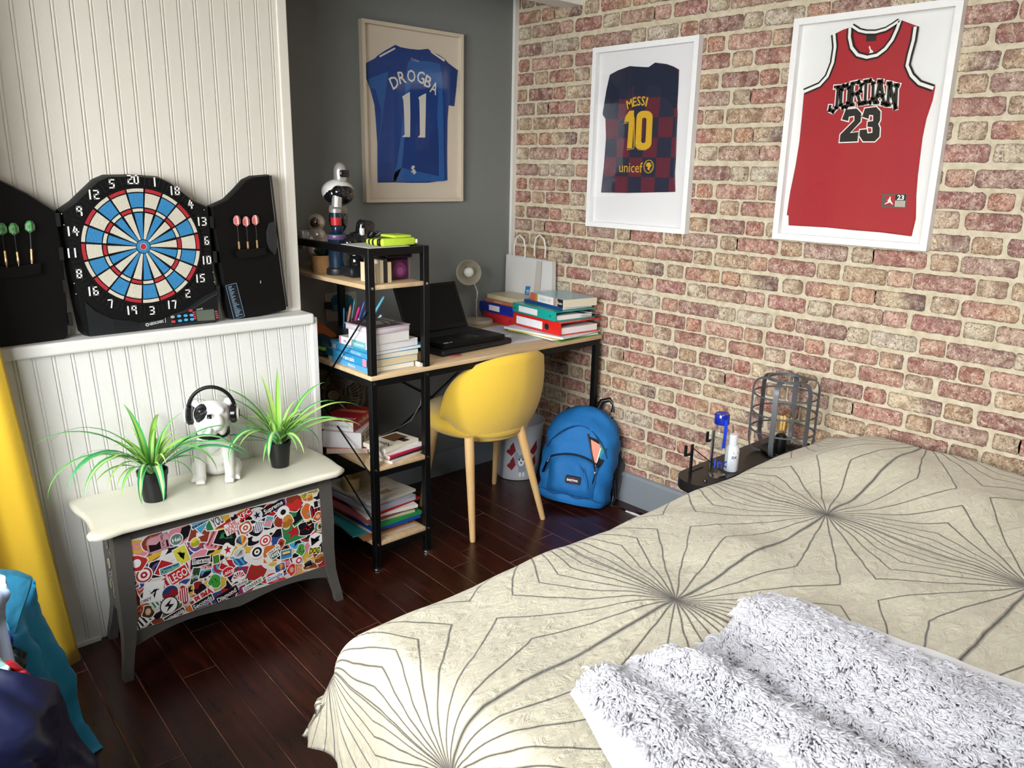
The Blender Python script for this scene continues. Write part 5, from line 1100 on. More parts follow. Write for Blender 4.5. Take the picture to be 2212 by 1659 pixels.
for lb, c, sx, sy, tt, rz, col in (
 ('grey curled sheet lowest in the bottom shelf pile', (-1.130, -.42), .235, .34, .004, -3, '#b8b2a4'),
 ('orange cardboard folder near the bottom of the pile', (-1.150, -.42), .235, .33, .005, 4, '#b8744a'),
 ('teal folder sticking out low on the left of the pile', (-1.150, -.40), .235, .33, .006, -6, '#2f8a8f'),
 ('white notebook low in the bottom shelf pile', (-1.122, -.42), .21, .30, .010, 2, '#d9d2c2'),
 ('blue plastic folder below the green one', (-1.110, -.44), .215, .31, .011, -2, '#1f3fa0'),
 ('green plastic folder above the blue one', (-1.108, -.44), .215, .31, .013, 1, '#1f8a4a'),
 ('pale yellow pad in the middle of the bottom shelf pile', (-1.120, -.43), .21, .30, .009, -4, '#c9c2a0'),
 ('dark pink notebook on the left of the pile', (-1.135, -.43), .235, .30, .010, 5, '#8f4a50'),
 ('white workbook with orange border in the bottom shelf pile', (-1.108, -.44), .215, .29, .012, -7, '#dfd9cf'),
 ('red plastic folder above the white workbook', (-1.112, -.42), .22, .31, .008, 8, '#a81f2a'),
 ('lilac bundle of papers under the grey top sheets', (-1.125, -.42), .215, .31, .020, 3, '#a9aab8'),
 ('clear plastic sleeve between papers', (-1.108, -.41), .215, .31, .006, -9, '#8d8f94')):
    sheet('folder', lb, c, sx, sy, tt, R(rz), col, z, G4); z += tt+.0008
th, T = sheet('paper_stack', 'stack of printed grey sheets topping the bottom shelf pile', (-1.122, -.42), .212, .30, .010, R(6), '#b5b1a8', z, G4, cat='paper')
m = MB().use(M('#77736b', .8)); rr = random.Random(5)
for i in range(30):
    y = -.135+i*.009; L = rr.uniform(.03, .17)
    if rr.random() < .8: m.poly(Plane(T @ Vector((0, 0, .0103)), T.to_3x3() @ Vector((1, 0, 0)), T.to_3x3() @ Vector((0, 1, 0))), [(-.09, y), (-.09+L, y), (-.09+L, y+.003), (-.09, y+.003)], 0)
m.use(M('#8a6f4a', .8)).poly(Plane(T @ Vector((0, 0, .0104)), T.to_3x3() @ Vector((1, 0, 0)), T.to_3x3() @ Vector((0, 1, 0))), [(-.02, -.10), (.03, -.10), (.03, -.07), (-.02, -.07)], 0); m.build('print', th)
z += .0112
t = thing('tape_roll', 'roll of beige packing tape on the bottom shelf papers', 'tape', (-1.195, -.40, z)); c = TR((-1.195, -.40, z))
MB().lathe([(.022, 0), (.032, 0), (.033, .002), (.033, .046), (.032, .048), (.022, .048), (.022, 0)], 32, c).build('tape', t, M('#b09a6a', .4, var=.06), 40)
t = thing('storage_box', 'dark box with yellow green rim at the back of the bottom shelf', 'box', (-1.12, -.13, .1105)); MB().rbox((-1.225, -.225, .1105), (-1.01, -.05, .345), .006, 2).build('body', t, M('#1d2016', .4), 40)
MB().rbox((-1.229, -.229, .335), (-1.006, -.046, .348), .003, 2).build('rim', t, M('#5d661f', .4), 40)

# ================================================================== on the desk top (z .750)
DZ = .7505
t = thing('laptop_sleeve', 'black zipped laptop sleeve lying under the laptop', 'laptop sleeve', (-.69, -.40, DZ)); T = TR((-.675, -.405, DZ), 0, 0, R(4))
MB().rbox((-.195, -.135, 0), (.195, .135, .026), .010, 4, T).build('body', t, M('#0c0d10', .6, bump=.3, bscale=90), 50)
MB().tube([T @ Vector((x, y, .013)) for x, y in rrect(-.196, -.136, .196, .136, .03, 5)], .0025, 6, True).build('zip', t, M('#1d1f24', .4), 50)
MB().rbox((-.165, -.160, .001), (-.120, -.138, .005), .001, 1, T).build('zip_pull', t, M('#b8555c', .5), 50)
lp = thing('laptop', 'open black laptop with dark screen on its sleeve', 'laptop', (-.69, -.39, DZ+.026)); zb = DZ+.0265
LB = M('#08090a', .5, spec=.25); Tl = TR((-.690, -.300, zb), 0, 0, R(2))
MB().rbox((-.165, -.235, 0), (.165, .005, .021), .004, 2, Tl).build('base', lp, LB, 40)
m = MB().use(M('#17181b', .45))
for r in range(5):
    for c in range(14): m.rbox((-.148+c*.0213, -.105+r*.0185, .0205), (-.148+c*.0213+.0182, -.105+r*.0185+.0152, .0228), .0008, 1, Tl)
m.build('keyboard', lp, None, 40); MB().box((-.05, -.205, .021), (.05, -.130, .0214), Tl).build('touchpad', lp, M('#131416', .25))
m = MB().use(M('#b9bbbd', .4)); m.box((-.150, -.225, .021), (-.128, -.212, .0214), Tl); m.box((-.120, -.222, .021), (-.108, -.214, .0214), Tl); m.build('stickers', lp)
Ts = Tl @ Matrix.Translation((0, .002, .020)) @ Matrix.Rotation(R(-26), 4, 'X')
sc = MB().rbox((-.165, -.006, 0), (.165, .003, .205), .003, 2, Ts).build('screen_lid', lp, LB, 40)
MB().box((-.152, -.0066, .018), (.152, -.0058, .192), Ts).build('display', sc, M('#030304', .35, var=.01, spec=.2))
m = MB().use(LB); [m.cyl(Tl @ Vector((x, .002, .019)), Tl @ Vector((x+.04, .002, .019)), .007, 10) for x in (-.13, .09)]; m.build('hinge', lp, None, 40)
# lamp
lx_, ly_ = -.290, -.085
t = thing('desk_lamp', 'beige desk lamp with bell shade turned to the room', 'lamp', (lx_, ly_, DZ)); LC = M('#a8a08c', .45)
MB().lathe([(0, 0), (.070, 0), (.072, .004), (.072, .014), (.068, .020), (.012, .024), (.010, .028), (0, .028)], 36, TR((lx_, ly_, DZ))).build('base', t, LC, 40)
sc0 = at(1013, 588, 'y', -.115); top_ = at(1031, 632, 'y', -.085)
p0 = Vector((lx_-.01, ly_, DZ+.026)); MB().tube([p0, p0.lerp(top_, .3)+Vector((-.004, 0, 0)), p0.lerp(top_, .65)+Vector((-.006, 0, 0)), top_, top_+Vector((-.012, .015, .045)), sc0+Vector((.018, .045, .018))], .0052, 10).build('stem', t, STEEL, 60)
axv = Vector((-.62, -.70, .06)).normalized(); Tq = Matrix.Translation(sc0) @ axv.to_track_quat('Z', 'Y').to_matrix().to_4x4()
MB().lathe([(.0, -.075), (.016, -.074), (.022, -.066), (.028, -.050), (.040, -.030), (.052, .0), (.057, .022), (.0575, .024), (.0555, .022), (.050, 0), (.038, -.030), (.026, -.050), (.018, -.062), (0, -.064)], 40, Tq).build('shade', t, M('#b9b2a0', .5), 50)
MB().lathe([(0, .022), (.012, .020), (.021, .010), (.023, -.004), (.018, -.022), (.013, -.036), (.013, -.055), (0, -.055)], 24, Tq).build('bulb', t, M('#e9e8e2', .3), 50)
MB().tube([(lx_-.06, ly_+.0, DZ+.004), (lx_-.09, ly_+.03, DZ+.012), (lx_-.13, ly_+.04, DZ+.03), (lx_-.16, ly_+.05, DZ+.016), (lx_-.18, ly_+.06, DZ+.004)], .0022, 6).build('cable', t, M('#c9c6bd', .5), 60)
# paper bag
BG = Plane((-.052, 0, 0), (0, -1, 0), (0, 0, 1)); KR = M('#cfcdc9', .75, var=.05, scale=5, bump=.12, bscale=18)
t = thing('paper_bag', 'white paper carrier bag with twisted handles leaning in the wall corner', 'bag', (-.03, -.16, DZ))
tl, tr_ = BG.px(1089, 548), BG.px(1190, 565); wq = (.012, .338)
bag = [(.014, DZ), (.330, DZ), (.332, 1.048), (.012, 1.056)]
m = MB(); n = 9; vs = []
for k, c in ((0, 0), (1, -.034)):
    for j in range(n):
        for i in range(n):
            u, v = i/(n-1), j/(n-1); a = (.014+.316*u)*(1)+.0; b = DZ+v*(1.056-DZ-.008*u); dd = .004*sin(u*9+v*3)*(1 if k == 0 else .3)*(v < 1)
            vs.append(BG.p(a, b, c*(1-.25*v)+dd))
fs = []
for k in range(2):
    for j in range(n-1):
        for i in range(n-1): q = (k*n*n+j*n+i, k*n*n+j*n+i+1, k*n*n+(j+1)*n+i+1, k*n*n+(j+1)*n+i); fs.append(q if k == 0 else q[::-1])
for j in range(n-1): fs += [(j*n, (j+1)*n, n*n+(j+1)*n, n*n+j*n), (n*n+j*n+n-1, n*n+(j+1)*n+n-1, (j+1)*n+n-1, j*n+n-1)]
m.add(vs, fs); m.build('body', t, KR, 35)
m = MB(); f1, f2 = BG.px(1152, 640, .006), BG.px(1164, 640, .006)
m.prism(BG, [(.205, DZ), (.255, DZ), (.268, 1.046), (.235, 1.048)], .0045, .0060); m.build('crease_strip', t, M('#b9b3a8', .8))
for x0, x1 in ((1112, 1136), (1147, 1171)):
    pts = [BG.px(x0, 553), BG.px(x0+.5, 530), BG.px(x0+4, 514), BG.px((x0+x1)/2, 508), BG.px(x1-3, 517), BG.px(x1, 535), BG.px(x1-1, 557)]
    MB().tube([BG.p(a, b, .004 if x0 < 1120 else -.022) for a, b in pts], .0036, 8).build('handle', t, M('#e2dfd8', .6), 60)
lab = BG.pxs([(1136, 618), (1145, 619), (1140, 648), (1132, 647)], .006); m = MB().use(M('#2a78b0', .5)).prism(BG, lab, .006, .0072); m.use(M('#d9e6ee', .5)); a, b = BG.px(1140, 627, .0075); m.text(BG, 'agl', a, b, .012, .0076, .020); m.tube([BG.p(a-.008+.016*i/6, b-.012-.004*sin(PI*i/6), .0076) for i in range(7)], .0009, 5); m.build('logo_strip', t)
# ring binders against the brick wall
def binder(label, c, l, w, t_, rz, col, zz, pages=True, holes=(), lab=None, tag_='binders'):
    th = thing('ring_binder', label, 'binder', (c[0], c[1], zz), tag_, rz); mc = M(col, .32, var=.04, coat=.3)
    m = MB(); m.box((-w/2, -l/2, 0), (w/2, l/2, .003)); m.box((-w/2, -l/2, t_-.003), (w/2, l/2, t_)); m.rbox((-w/2-.003, -l/2, 0), (-w/2+.003, l/2, t_), .0028, 2); m.build('cover', th, mc, 40, local=True)
    MB().box((-w/2+.012, -l/2+.008, .004), (w/2-.012, l/2-.008, t_*(.55 if pages else .3))).build('pages', th, PAPER, None, local=True)
    SPN = Plane((-w/2-.003, 0, t_/2), (0, -1, 0), (0, 0, 1))
    if lab: m = MB().use(M('#e4e3e6', .4)); m.prism(SPN, [(lab[0], -t_*lab[2]), (lab[1], -t_*lab[2]), (lab[1], t_*lab[3]), (lab[0], t_*lab[3])], .0002, .001); m.build('label', th, None, None, local=True)
    for a, r in holes:
        m = MB().use(M('#8b8b8b', .3, .9)).ring2(SPN, [(a+r*cos(i*PI/12), r*sin(i*PI/12)) for i in range(24)], [(a+r*.82*cos(i*PI/12), r*.82*sin(i*PI/12)) for i in range(24)], .0001, .0016)
        m.use(M('#060606', .8)).poly(SPN, [(a+r*.82*cos(i*PI/12), r*.82*sin(i*PI/12)) for i in range(24)], .0004); m.build('finger_hole', th, None, None, local=True)
    return th
binder('red ring binder at the bottom of the pile beside the lamp', (-.135, -.155), .250, .155, .046, R(-4), '#c62630', DZ, holes=((.085, .004),))
binder('blue ring binder on top of the red one beside the lamp', (-.140, -.145), .265, .165, .044, R(-3), '#14258c', DZ+.0465, lab=(-.055, .025, .25, .32), holes=((.105, .0035),))
book('brown paperback on top of the blue binder', (-.140, -.165), .235, .150, .016, R(-2), '#a8674a', DZ+.092, 'books on the blue binder', page='#cfc2a0', extra=[('txt', ('ANTOLOGIA', -.02, .06, '#d9c2a8', .5))])
book('cream thick book on top of the brown paperback', (-.135, -.160), .225, .140, .020, R(-3), '#c9bd98', DZ+.1085, 'books on the blue binder', page='#d6cba8')
G5 = 'loose papers under the red binder at the desk edge'
z = DZ
for lb, c, sx, sy, tt, rz, col in (('green card folder sticking out at the desk corner, lowest', (-.160, -.455), .28, .34, .004, 3, '#4f9a3a'), ('white sheets lying on the green folder', (-.165, -.450), .27, .33, .006, -4, '#e2e0e2'), ('yellow divider sheet between white papers', (-.190, -.470), .24, .30, .003, 8, '#e0b63a'), ('white printed sheets directly under the red binder', (-.175, -.465), .27, .34, .008, 6, '#e0dfe2')):
    sheet('paper_sheets', lb, c, sx, sy, tt, R(rz), col, z, G5, cat='papers'); z += tt+.0006
binder('red lever arch binder with white label and round finger hole', (-.150, -.465), .325, .235, .056, R(-4), '#cc2016', z, lab=(-.135, .045, .32, .30), holes=((.075, .0155),)); z += .0565
binder('turquoise binder lying on the red lever arch binder', (-.150, -.445), .310, .225, .042, R(-6), '#15998c', z, lab=(-.105, .03, .30, .32), holes=((-.135, .004), (.120, .004))); z2 = z+.0425
book('navy bound book directly on the turquoise binder', (-.120, -.440), .275, .17, .012, R(-6), '#1d3f7a', z2, 'books on the turquoise binder', page='#e2e0dc')
book('thick white schoolbook with picture spine on top of the right pile', (-.115, -.470), .255, .185, .034, R(-10), '#e4e2e0', z2+.0125, 'books on the turquoise binder', page='#d6cdb2', extra=[('band', (-.1275, -.085, '#c4614a')), ('band', (-.085, -.068, '#b8913a')), ('band', (.055, .082, '#a88a78')), ('band', (.085, .127, '#1a1a1c')), ('txt', ('Anglais', -.03, .05, '#9ac6a8', .35)), ('txt', ('LLCER', .02, .03, '#d9a0b0', .35)), ('txt', ('Foucher', .105, .034, '#e9e9e6', .35))], top=M('#8fc0cf', .3, coat=.4))
t = thing('magazines', 'fan of white magazines spilling from the turquoise binder toward the brick wall', 'magazines', (-.06, -.545, z))
m = MB(); 
for i in range(5): m.use(M(('#dedce2', '#2a2c34', '#e6e4e6', '#c9c7ce', '#e2e0e2')[i], .5)).grid(10, 3, lambda u, v: (-.135+.125*u, -.598-.014*(i % 2)+.06*v, z+.030-.006*i-(.022-.004*i)*smoothstep(.1, .9, u)+.002))
m.build('sheets', t, None, 50)
t = thing('paper_sheet', 'printed white sheet lying on the desk in front of the binders', 'paper', (-.35, -.36, DZ))
Pq = [FLAT_ for FLAT_ in (at(1040, 710, 'z', DZ), at(1090, 745, 'z', DZ), at(1172, 733, 'z', DZ), at(1086, 703, 'z', DZ))]; m = MB().use(M('#dddbe0', .6)); m.add([p+Vector((0, 0, .0004)) for p in Pq]+[p+Vector((0, 0, .001)) for p in Pq], [(0, 1, 2, 3)[::-1], (4, 5, 6, 7), (0, 1, 5, 4), (1, 2, 6, 5), (2, 3, 7, 6), (3, 0, 4, 7)][:]); m.build('sheet', t)
m = MB().use(M('#8a8890', .7)); rr = random.Random(9)
for i in range(26):
    f = .06+.034*i; A = Pq[3].lerp(Pq[2], f); Bq = Pq[0].lerp(Pq[1], f); a0 = .08; a1 = .4+.5*rr.random(); s = (Pq[2]-Pq[3])*.012; m.add([A.lerp(Bq, a0)+Vector((0, 0, .0013)), A.lerp(Bq, a1)+Vector((0, 0, .0013)), A.lerp(Bq, a1)+s+Vector((0, 0, .0013)), A.lerp(Bq, a0)+s+Vector((0, 0, .0013))], [(0, 1, 2, 3)])
m.build('print', t)
bp_ = at(1192, 733, 'z', DZ+.006); t = thing('pen', 'blue pen poking out from under the white papers at the desk edge', 'pen', bp_); MB().tube([bp_+Vector((-.012, .0, 0)), bp_+Vector((.01, .006, 0)), bp_+Vector((.05, .03, 0))], [.004, .0058, .0055], 10).build('barrel', t, M('#2438b0', .3), 50)

# ================================================================== yellow chair
cx_, cy_ = -.585, -.475; YC = R(-1)
cr = thing('desk_chair', 'mustard yellow upholstered chair with beech legs at the desk', 'chair', (cx_, cy_, 0), None, YC)
YEL_ = M('#dcb638', .92, var=.10, scale=350, bump=.35, bscale=420, sheen=.35); 
def shell(inner):
    m = MB(); nu, nv = 41, 18
    def f(u, v):
        ph = (u-.5)*2*R(84); a = min(1, abs(ph)/R(84))
        top_ = .520+.232*(1-a**2.1)**.52; bot = .385+.075*a**6
        zz = bot+(top_-bot)*v; lean = .045*max(0, (zz-.40)/.37)**1.2*(1-a*.7); bulge = .018*sin(PI*min(1, v))
        rx = .246+bulge-.055*smoothstep(.35, 1, v)*(1)*0; ry = .222+bulge
        nar = 1-.16*smoothstep(.3, 1.0, v)*0; k = 1-(.15*(1-v)**1.6)
        o = .034 if inner else 0; q = (1-v)**6*.03
        return Vector(((rx-o-q)*k*sin(ph)*nar, -(ry-o-q)*k*cos(ph)-lean, zz - (.004 if inner else 0)))
    return f
fo, fi = shell(False), shell(True); m = MB(); nu, nv = 49, 20; vs = []; fs = []
for F_q in (fo, fi):
    for i in range(nu):
        for j in range(nv): vs.append(F_q(i/(nu-1), j/(nv-1)))
N = nu*nv
for i in range(nu-1):
    for j in range(nv-1):
        fs.append((i*nv+j, (i+1)*nv+j, (i+1)*nv+j+1, i*nv+j+1)); fs.append((N+i*nv+j, N+i*nv+j+1, N+(i+1)*nv+j+1, N+(i+1)*nv+j))
def rim(aidx, bidx, out_):      # rounded rim between outer and inner
    o0 = len(vs)
    for a in aidx:
        A, Bv = vs[a], vs[a+N]; vs.append((A+Bv)/2+out_(a)*.013)
    for k in range(len(aidx)-1):
        fs.append((aidx[k], aidx[k+1], o0+k+1, o0+k)); fs.append((o0+k, o0+k+1, aidx[k+1]+N, aidx[k]+N))
rim([i*nv+nv-1 for i in range(nu)], None, lambda a: Vector((0, 0, 1)))
rim([i*nv for i in range(nu)], None, lambda a: Vector((0, 0, -.6)))
rim([j for j in range(nv)], None, lambda a: Vector((0, 1, 0))); rim([(nu-1)*nv+j for j in range(nv)], None, lambda a: Vector((0, 1, 0)))
m.add(vs, fs); m.build('backrest', cr, YEL_, 70, local=True)
m = MB(); n = 48
prof = [(0, .392), (.15, .392), (.195, .396), (.212, .410), (.216, .432), (.212, .455), (.196, .472), (.15, .481), (0, .484)]
vs = []; fs = []
for r, zz in prof:
    for i in range(n): a = 2*PI*i/n; vs.append((r*1.02*cos(a), r*1.05*sin(a)+.035+(.04*max(0, sin(a)))*(r/.2), zz))
for k in range(len(prof)-1):
    for i in range(n): fs.append((k*n+i, k*n+(i+1) % n, (k+1)*n+(i+1) % n, (k+1)*n+i))
m.add(vs, fs); st_ = m.build('seat', cr, YEL_, 70, local=True)
BEECH = wood('beech', '#c29a63', '#d8b57f', 2, .4)
for sx, sy in ((-1, -1), (1, -1), (-1, 1), (1, 1)):
    a = Vector((sx*.135+(.0), sy*.115+.01, .400)); b = Vector((sx*.196+.012, sy*.215+.005, .0))
    if (sx, sy) == (-1, -1): a = Vector((-.200, -.155, .43)); b = Vector((-.218, -.205, 0))
    if (sx, sy) == (1, -1): a = Vector((.060, -.165, .43)); b = Vector((.155, -.225, 0))
    if (sx, sy) == (1, 1): a = Vector((.20, .13, .43)); b = Vector((.250, .215, 0))
    if (sx, sy) == (-1, 1): a = Vector((-.15, .13, .43)); b = Vector((-.175, .22, 0))
    m = MB(); m.tube([a, a.lerp(b, .15), a.lerp(b, .985), b], [.0195, .0195, .0118, .010], 18); m.build('leg', cr, BEECH, 50, local=True)
ct_ = pouch('cushion', 'black cushion lying on the yellow chair seat', 'cushion', (cx_-.03, cy_+.03, .484), (.24, .22, .09), R(20), '#0d0e12')

# ================================================================== backpack
bx, by_ = -.195, -.655; BY = R(-60)   # local -y is the front
bk = thing('backpack', 'blue school backpack with half open zip leaning against the brick wall', 'backpack', (bx, by_, 0)); 
TB = TR((bx, by_, 0), 0, 0, BY) @ Matrix.Rotation(R(-11), 4, 'X') @ Matrix.Rotation(R(5), 4, 'Y')
BLUEB = M('#1066a6', .75, var=.10, scale=60, bump=.25, bscale=45)
def sup(u, lv, e=.62):
    a = 2*PI*u; sg = lambda x: math.copysign(abs(x)**e, x); return sg(cos(a)), sg(sin(a))
def bodyf(u, v):
    zz = .012+.43*v; w = .168*(1-.04*(1-v))*(1-.72*max(0, (v-.60)/.40)**2.6); d = .092*(1-.60*max(0, (v-.55)/.45)**2.2)
    if v < .06: k = .90+.10*(v/.06)**.5; w *= k; d *= k
    c, s = sup(u, v); wr = .004*sin(9*u*2*PI*.5+v*14)+.003*sin(v*31+u*11)
    if v > .995: w *= .4; d *= .4
    y = -.01+d*s*(1.15 if s < 0 else .8) - .02*sin(PI*v)*(s < -.2)
    return TB @ Vector(((w+wr)*c, y+wr*s+.03*v, zz))
m = MB(); m.grid(56, 44, bodyf, True); top_i = len(m.v); vsb = [bodyf(i/56, 0) for i in range(56)]; m.add(vsb, [list(range(56))]); vst = [bodyf(i/56, 1) for i in range(56)]; m.add(vst, [list(range(56))[::-1]])
m.build('body', bk, BLUEB, 60)
def frontpt(x, zz, off=0):
    """point on the bag's front face at local x, height fraction"""
    v = (zz-.012)/.425; d = .092*(1-.60*max(0, (v-.55)/.45)**2.2); w = .168*(1-.72*max(0, (v-.60)/.40)**2.6)
    c = max(-.999, min(.999, x/w)); s = -(1-abs(c)**(2/.62))**(.62/2)
    return TB @ Vector((x, -.01+d*s*1.15-.02*sin(PI*v)-off+.03*v, zz))
# front pocket
m = MB(); nu, nv = 30, 22
def pkt(u, v):
    x = -.112+.224*u; zt = .205+.030*sin(PI*u)**.8; zz = .050+(zt-.05)*v
    e = min(1, 6*min(u, 1-u))**.5*min(1, 5*min(v, 1-v))**.5
    return frontpt(x, zz, -.006+e*(.034-.012*v)+.0035*sin(14*u+9*v)*e)
m.grid(nu, nv, pkt); pk = m.build('front_pocket', bk, M('#1062a0', .75, var=.1, scale=60, bump=.35, bscale=35), 60)
ZP = M('#0c1526', .5)
MB().tube([frontpt(-.108+.216*i/24, .208+.030*sin(PI*i/24)**.8, .014) for i in range(25)], .0042, 6).build('zip', pk, ZP, 60)
MB().use(STEEL).tube([frontpt(-.112, .205, .018), frontpt(-.120, .180, .02)], .004, 8).use(BLK).tube([frontpt(-.120, .182, .02), frontpt(-.135, .130, .016)], .0055, 6).build('zip_pull', pk, None, 50)
c0 = frontpt(.012, .130, .034); ux = (TB.to_3x3() @ Vector((1, 0, .04))).normalized(); vx = (TB.to_3x3() @ Vector((0, -.10, 1))); vx = (vx-ux*vx.dot(ux)).normalized()
PL = Plane(c0, ux, vx); m = MB().use(M('#151018', .5)).prism(PL, rrect(-.033, -.0165, .033, .0165, .004, 3), -.012, .002); m.use(M('#6b1c28', .5)).poly(PL, [(-.02+.001, .007), (0, .013), (.02, .007), (0, .009)], .0024).poly(PL, [(-.02, -.007), (0, -.009), (.02, -.007), (0, -.013)], .0024); m.use(M('#e6e4e6', .5)).text(PL, 'EASTPAK', 0, 0, .0085, .0028, .050, 0, .04); m.build('label_patch', pk)
MB().tube([frontpt(-.148+.296*i/20, .052+.006*sin(i*.9), .004) for i in range(21)], .0022, 6).build('seam', bk, M('#0a4a7c', .8), 60)
# main zip arch, open on the right with folders showing
arch = [frontpt(.135-.02*t*0-.27*t, .245+.115*sin(PI*min(1, t*1.0))**.7, .004) for t in [i/22 for i in range(23)]]
MB().tube(arch, .0048, 6).build('main_zip', bk, M('#0d3f6c', .6), 60)
op = [(.040, .325), (.085, .318), (.128, .285), (.136, .255), (.112, .205), (.098, .180), (.088, .205), (.062, .275)]
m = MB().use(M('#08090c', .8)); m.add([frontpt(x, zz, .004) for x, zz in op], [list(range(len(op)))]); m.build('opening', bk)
m = MB().tube([frontpt(x, zz, .007) for x, zz in ((.034, .335), (.058, .285), (.084, .220), (.098, .172), (.092, .120))], .005, 6); m.build('open_zip', bk, ZP, 60)
MB().ell(frontpt(.098, .176, .012), (.006, .006, .008)).build('zip_slider', bk, STEEL, 60)
for nm, lb, col, pts, o in (('folder', 'salmon folder sticking out of the blue backpack', '#d98a74', [(.052, .315), (.096, .300), (.100, .288), (.093, .215), (.086, .222), (.064, .280)], .010), ('folder', 'white notebook sticking out of the blue backpack', '#dfe2ea', [(.094, .295), (.104, .285), (.100, .235), (.094, .205), (.090, .215)], .008), ('folder', 'teal folder sticking out of the blue backpack', '#1f8f8a', [(.094, .312), (.122, .290), (.108, .240), (.102, .250), (.102, .282)], .006)):
    t = thing(nm, lb, 'folder', frontpt(pts[0][0], pts[0][1], o), 'folders in the backpack'); n = len(pts); m = MB(); A = [frontpt(x, zz, o) for x, zz in pts]; Bq = [frontpt(x, zz, o-.005) for x, zz in pts]; m.add(A+Bq, [list(range(n)), list(range(n, 2*n))[::-1]]+[(i, (i+1) % n, n+(i+1) % n, n+i) for i in range(n)]); m.build('cover', t, M(col, .5))
# folds
for a, b in (((.03, .40), (.11, .335)), ((.05, .19), (.085, .10)), ((.03, .20), (.075, .13))):
    MB().tube([frontpt(a[0]+(b[0]-a[0])*i/8, a[1]+(b[1]-a[1])*i/8, .001 if a[1] > .3 else .026) for i in range(9)], [.001+.003*sin(PI*i/8) for i in range(9)], 6).build('fold', bk, BLUEB, 60)
# straps and handle at the back
Lb = lambda x, y, zz: TB @ Vector((x, y, zz))
STR = M('#0a0b0d', .55, bump=.2)
def strap(pts, w, nm='strap'):
    m = MB(); v = []; 
    for i, p in enumerate(pts):
        d = (pts[min(i+1, len(pts)-1)]-pts[max(i-1, 0)]).normalized(); s = d.cross(Vector((TB.to_3x3() @ Vector((0, 1, .1))))).normalized()*w/2; n_ = s.cross(d).normalized()*.004
        v += [p-s-n_, p+s-n_, p+s+n_, p-s+n_]
    f = [(0, 1, 2, 3), tuple(len(v)-4+k for k in (3, 2, 1, 0))]
    for i in range(len(pts)-1):
        for k in range(4): f.append((i*4+k, i*4+(k+1) % 4, i*4+4+(k+1) % 4, i*4+4+k))
    m.add(v, f); m.build(nm, bk, STR, 40)
strap([Lb(.09, .075, .40), Lb(.125, .09, .36), Lb(.160, .085, .28), Lb(.172, .07, .20), Lb(.165, .06, .10), Lb(.158, .05, .03)], .05)
strap([Lb(-.09, .075, .40), Lb(-.13, .09, .34), Lb(-.155, .085, .26), Lb(-.158, .06, .12), Lb(-.15, .05, .03)], .05)
MB().tube([Lb(.03, .055, .43), Lb(.04, .065, .47), Lb(.075, .07, .485), Lb(.10, .07, .465), Lb(.10, .07, .43)], .012, 8).build('handle', bk, M('#0a0b0d', .3), 60)
MB().tube([Lb(.160, .0, .14), Lb(.168, .02, .10), Lb(.175, .03, .05), Lb(.17, .0, .012)], .012, 8).build('strap_buckle', bk, M('#16181b', .2), 60)
# waste bin behind the chair
wx, wy = -.155, -.235
t = thing('waste_bin', 'white waste bin with puppy picture on the floor behind the chair', 'bin', (wx, wy, 0)); 
MB().lathe([(0, .002), (.098, .002), (.101, .006), (.128, .28), (.130, .285), (.126, .285), (.098, .012), (0, .012)], 40, TR((wx, wy, 0))).build('body', t, M('#c3c6cc', .35, coat=.3), 40)
def onbin(a, zz, o=.0012): r = .101+.027*(zz-.006)/.274+o; an = R(-118)+a; return (wx+r*cos(an), wy+r*sin(an), zz)
def decal(m, pts, o): m.add([onbin(a, zz, o) for a, zz in pts], [list(range(len(pts)))[::-1]])
m = MB().use(M('#7a1f2a', .5))
for a0 in (-.75, .25): 
    for zz in (.075, .15): decal(m, [(a0, zz), (a0+.32, zz+.055), (a0+.42, zz+.01), (a0+.24, zz-.02)], .0012)
m.use(M('#8f979f', .6)); E2 = lambda ca, cz, ra, rz_, n=16: [(ca+ra*cos(2*PI*i/n), cz+rz_*sin(2*PI*i/n)) for i in range(n)]
for args in ((-.10, .105, .24, .034), (-.06, .06, .16, .035), (-.30, .125, .10, .03), (.10, .125, .10, .03)): decal(m, E2(*args), .0018)
m.use(M('#dcdee0', .6)); [decal(m, E2(*a), .0026) for a in ((-.10, .10, .14, .02), (-.13, .035, .06, .014), (.02, .035, .06, .014))]
m.use(M('#1a1c20', .5)); [decal(m, E2(*a), .0034) for a in ((-.18, .115, .03, .006), (-.02, .115, .03, .006), (-.10, .098, .035, .005))]
m.build('print', t)
# charger cable on the floor
fl = lambda x, y: at(x, y, 'z', .004)
t = thing('cable', 'black charger cable lying on the floor by the baseboard', 'cable', fl(1360, 1102)); MB().tube([fl(1320, 1093), fl(1345, 1098), fl(1362, 1108), fl(1385, 1106), fl(1400, 1112), fl(1408, 1120)], .0035, 6).build('cord', t, BLK, 60)
MB().tube([fl(1352, 1104), fl(1372, 1111), fl(1383, 1115)], [.004, .006, .004], 8).build('plug', t, M('#c9c6c2', .3), 60)

t = thing('cable', 'thin white cord hanging behind the desk and chair', 'cable', (-.86, -.045, .30))
MB().tube([(-.955, -.045, .70), (-.985, -.05, .60), (-1.0, -.05, .52), (-.97, -.055, .44), (-.93, -.06, .33), (-.84, -.07, .30), (-.74, -.065, .315), (-.66, -.05, .33), (-.60, -.045, .40), (-.56, -.045, .69)], .0022, 6).build('cord', t, M('#c9c8c4', .5), 60)

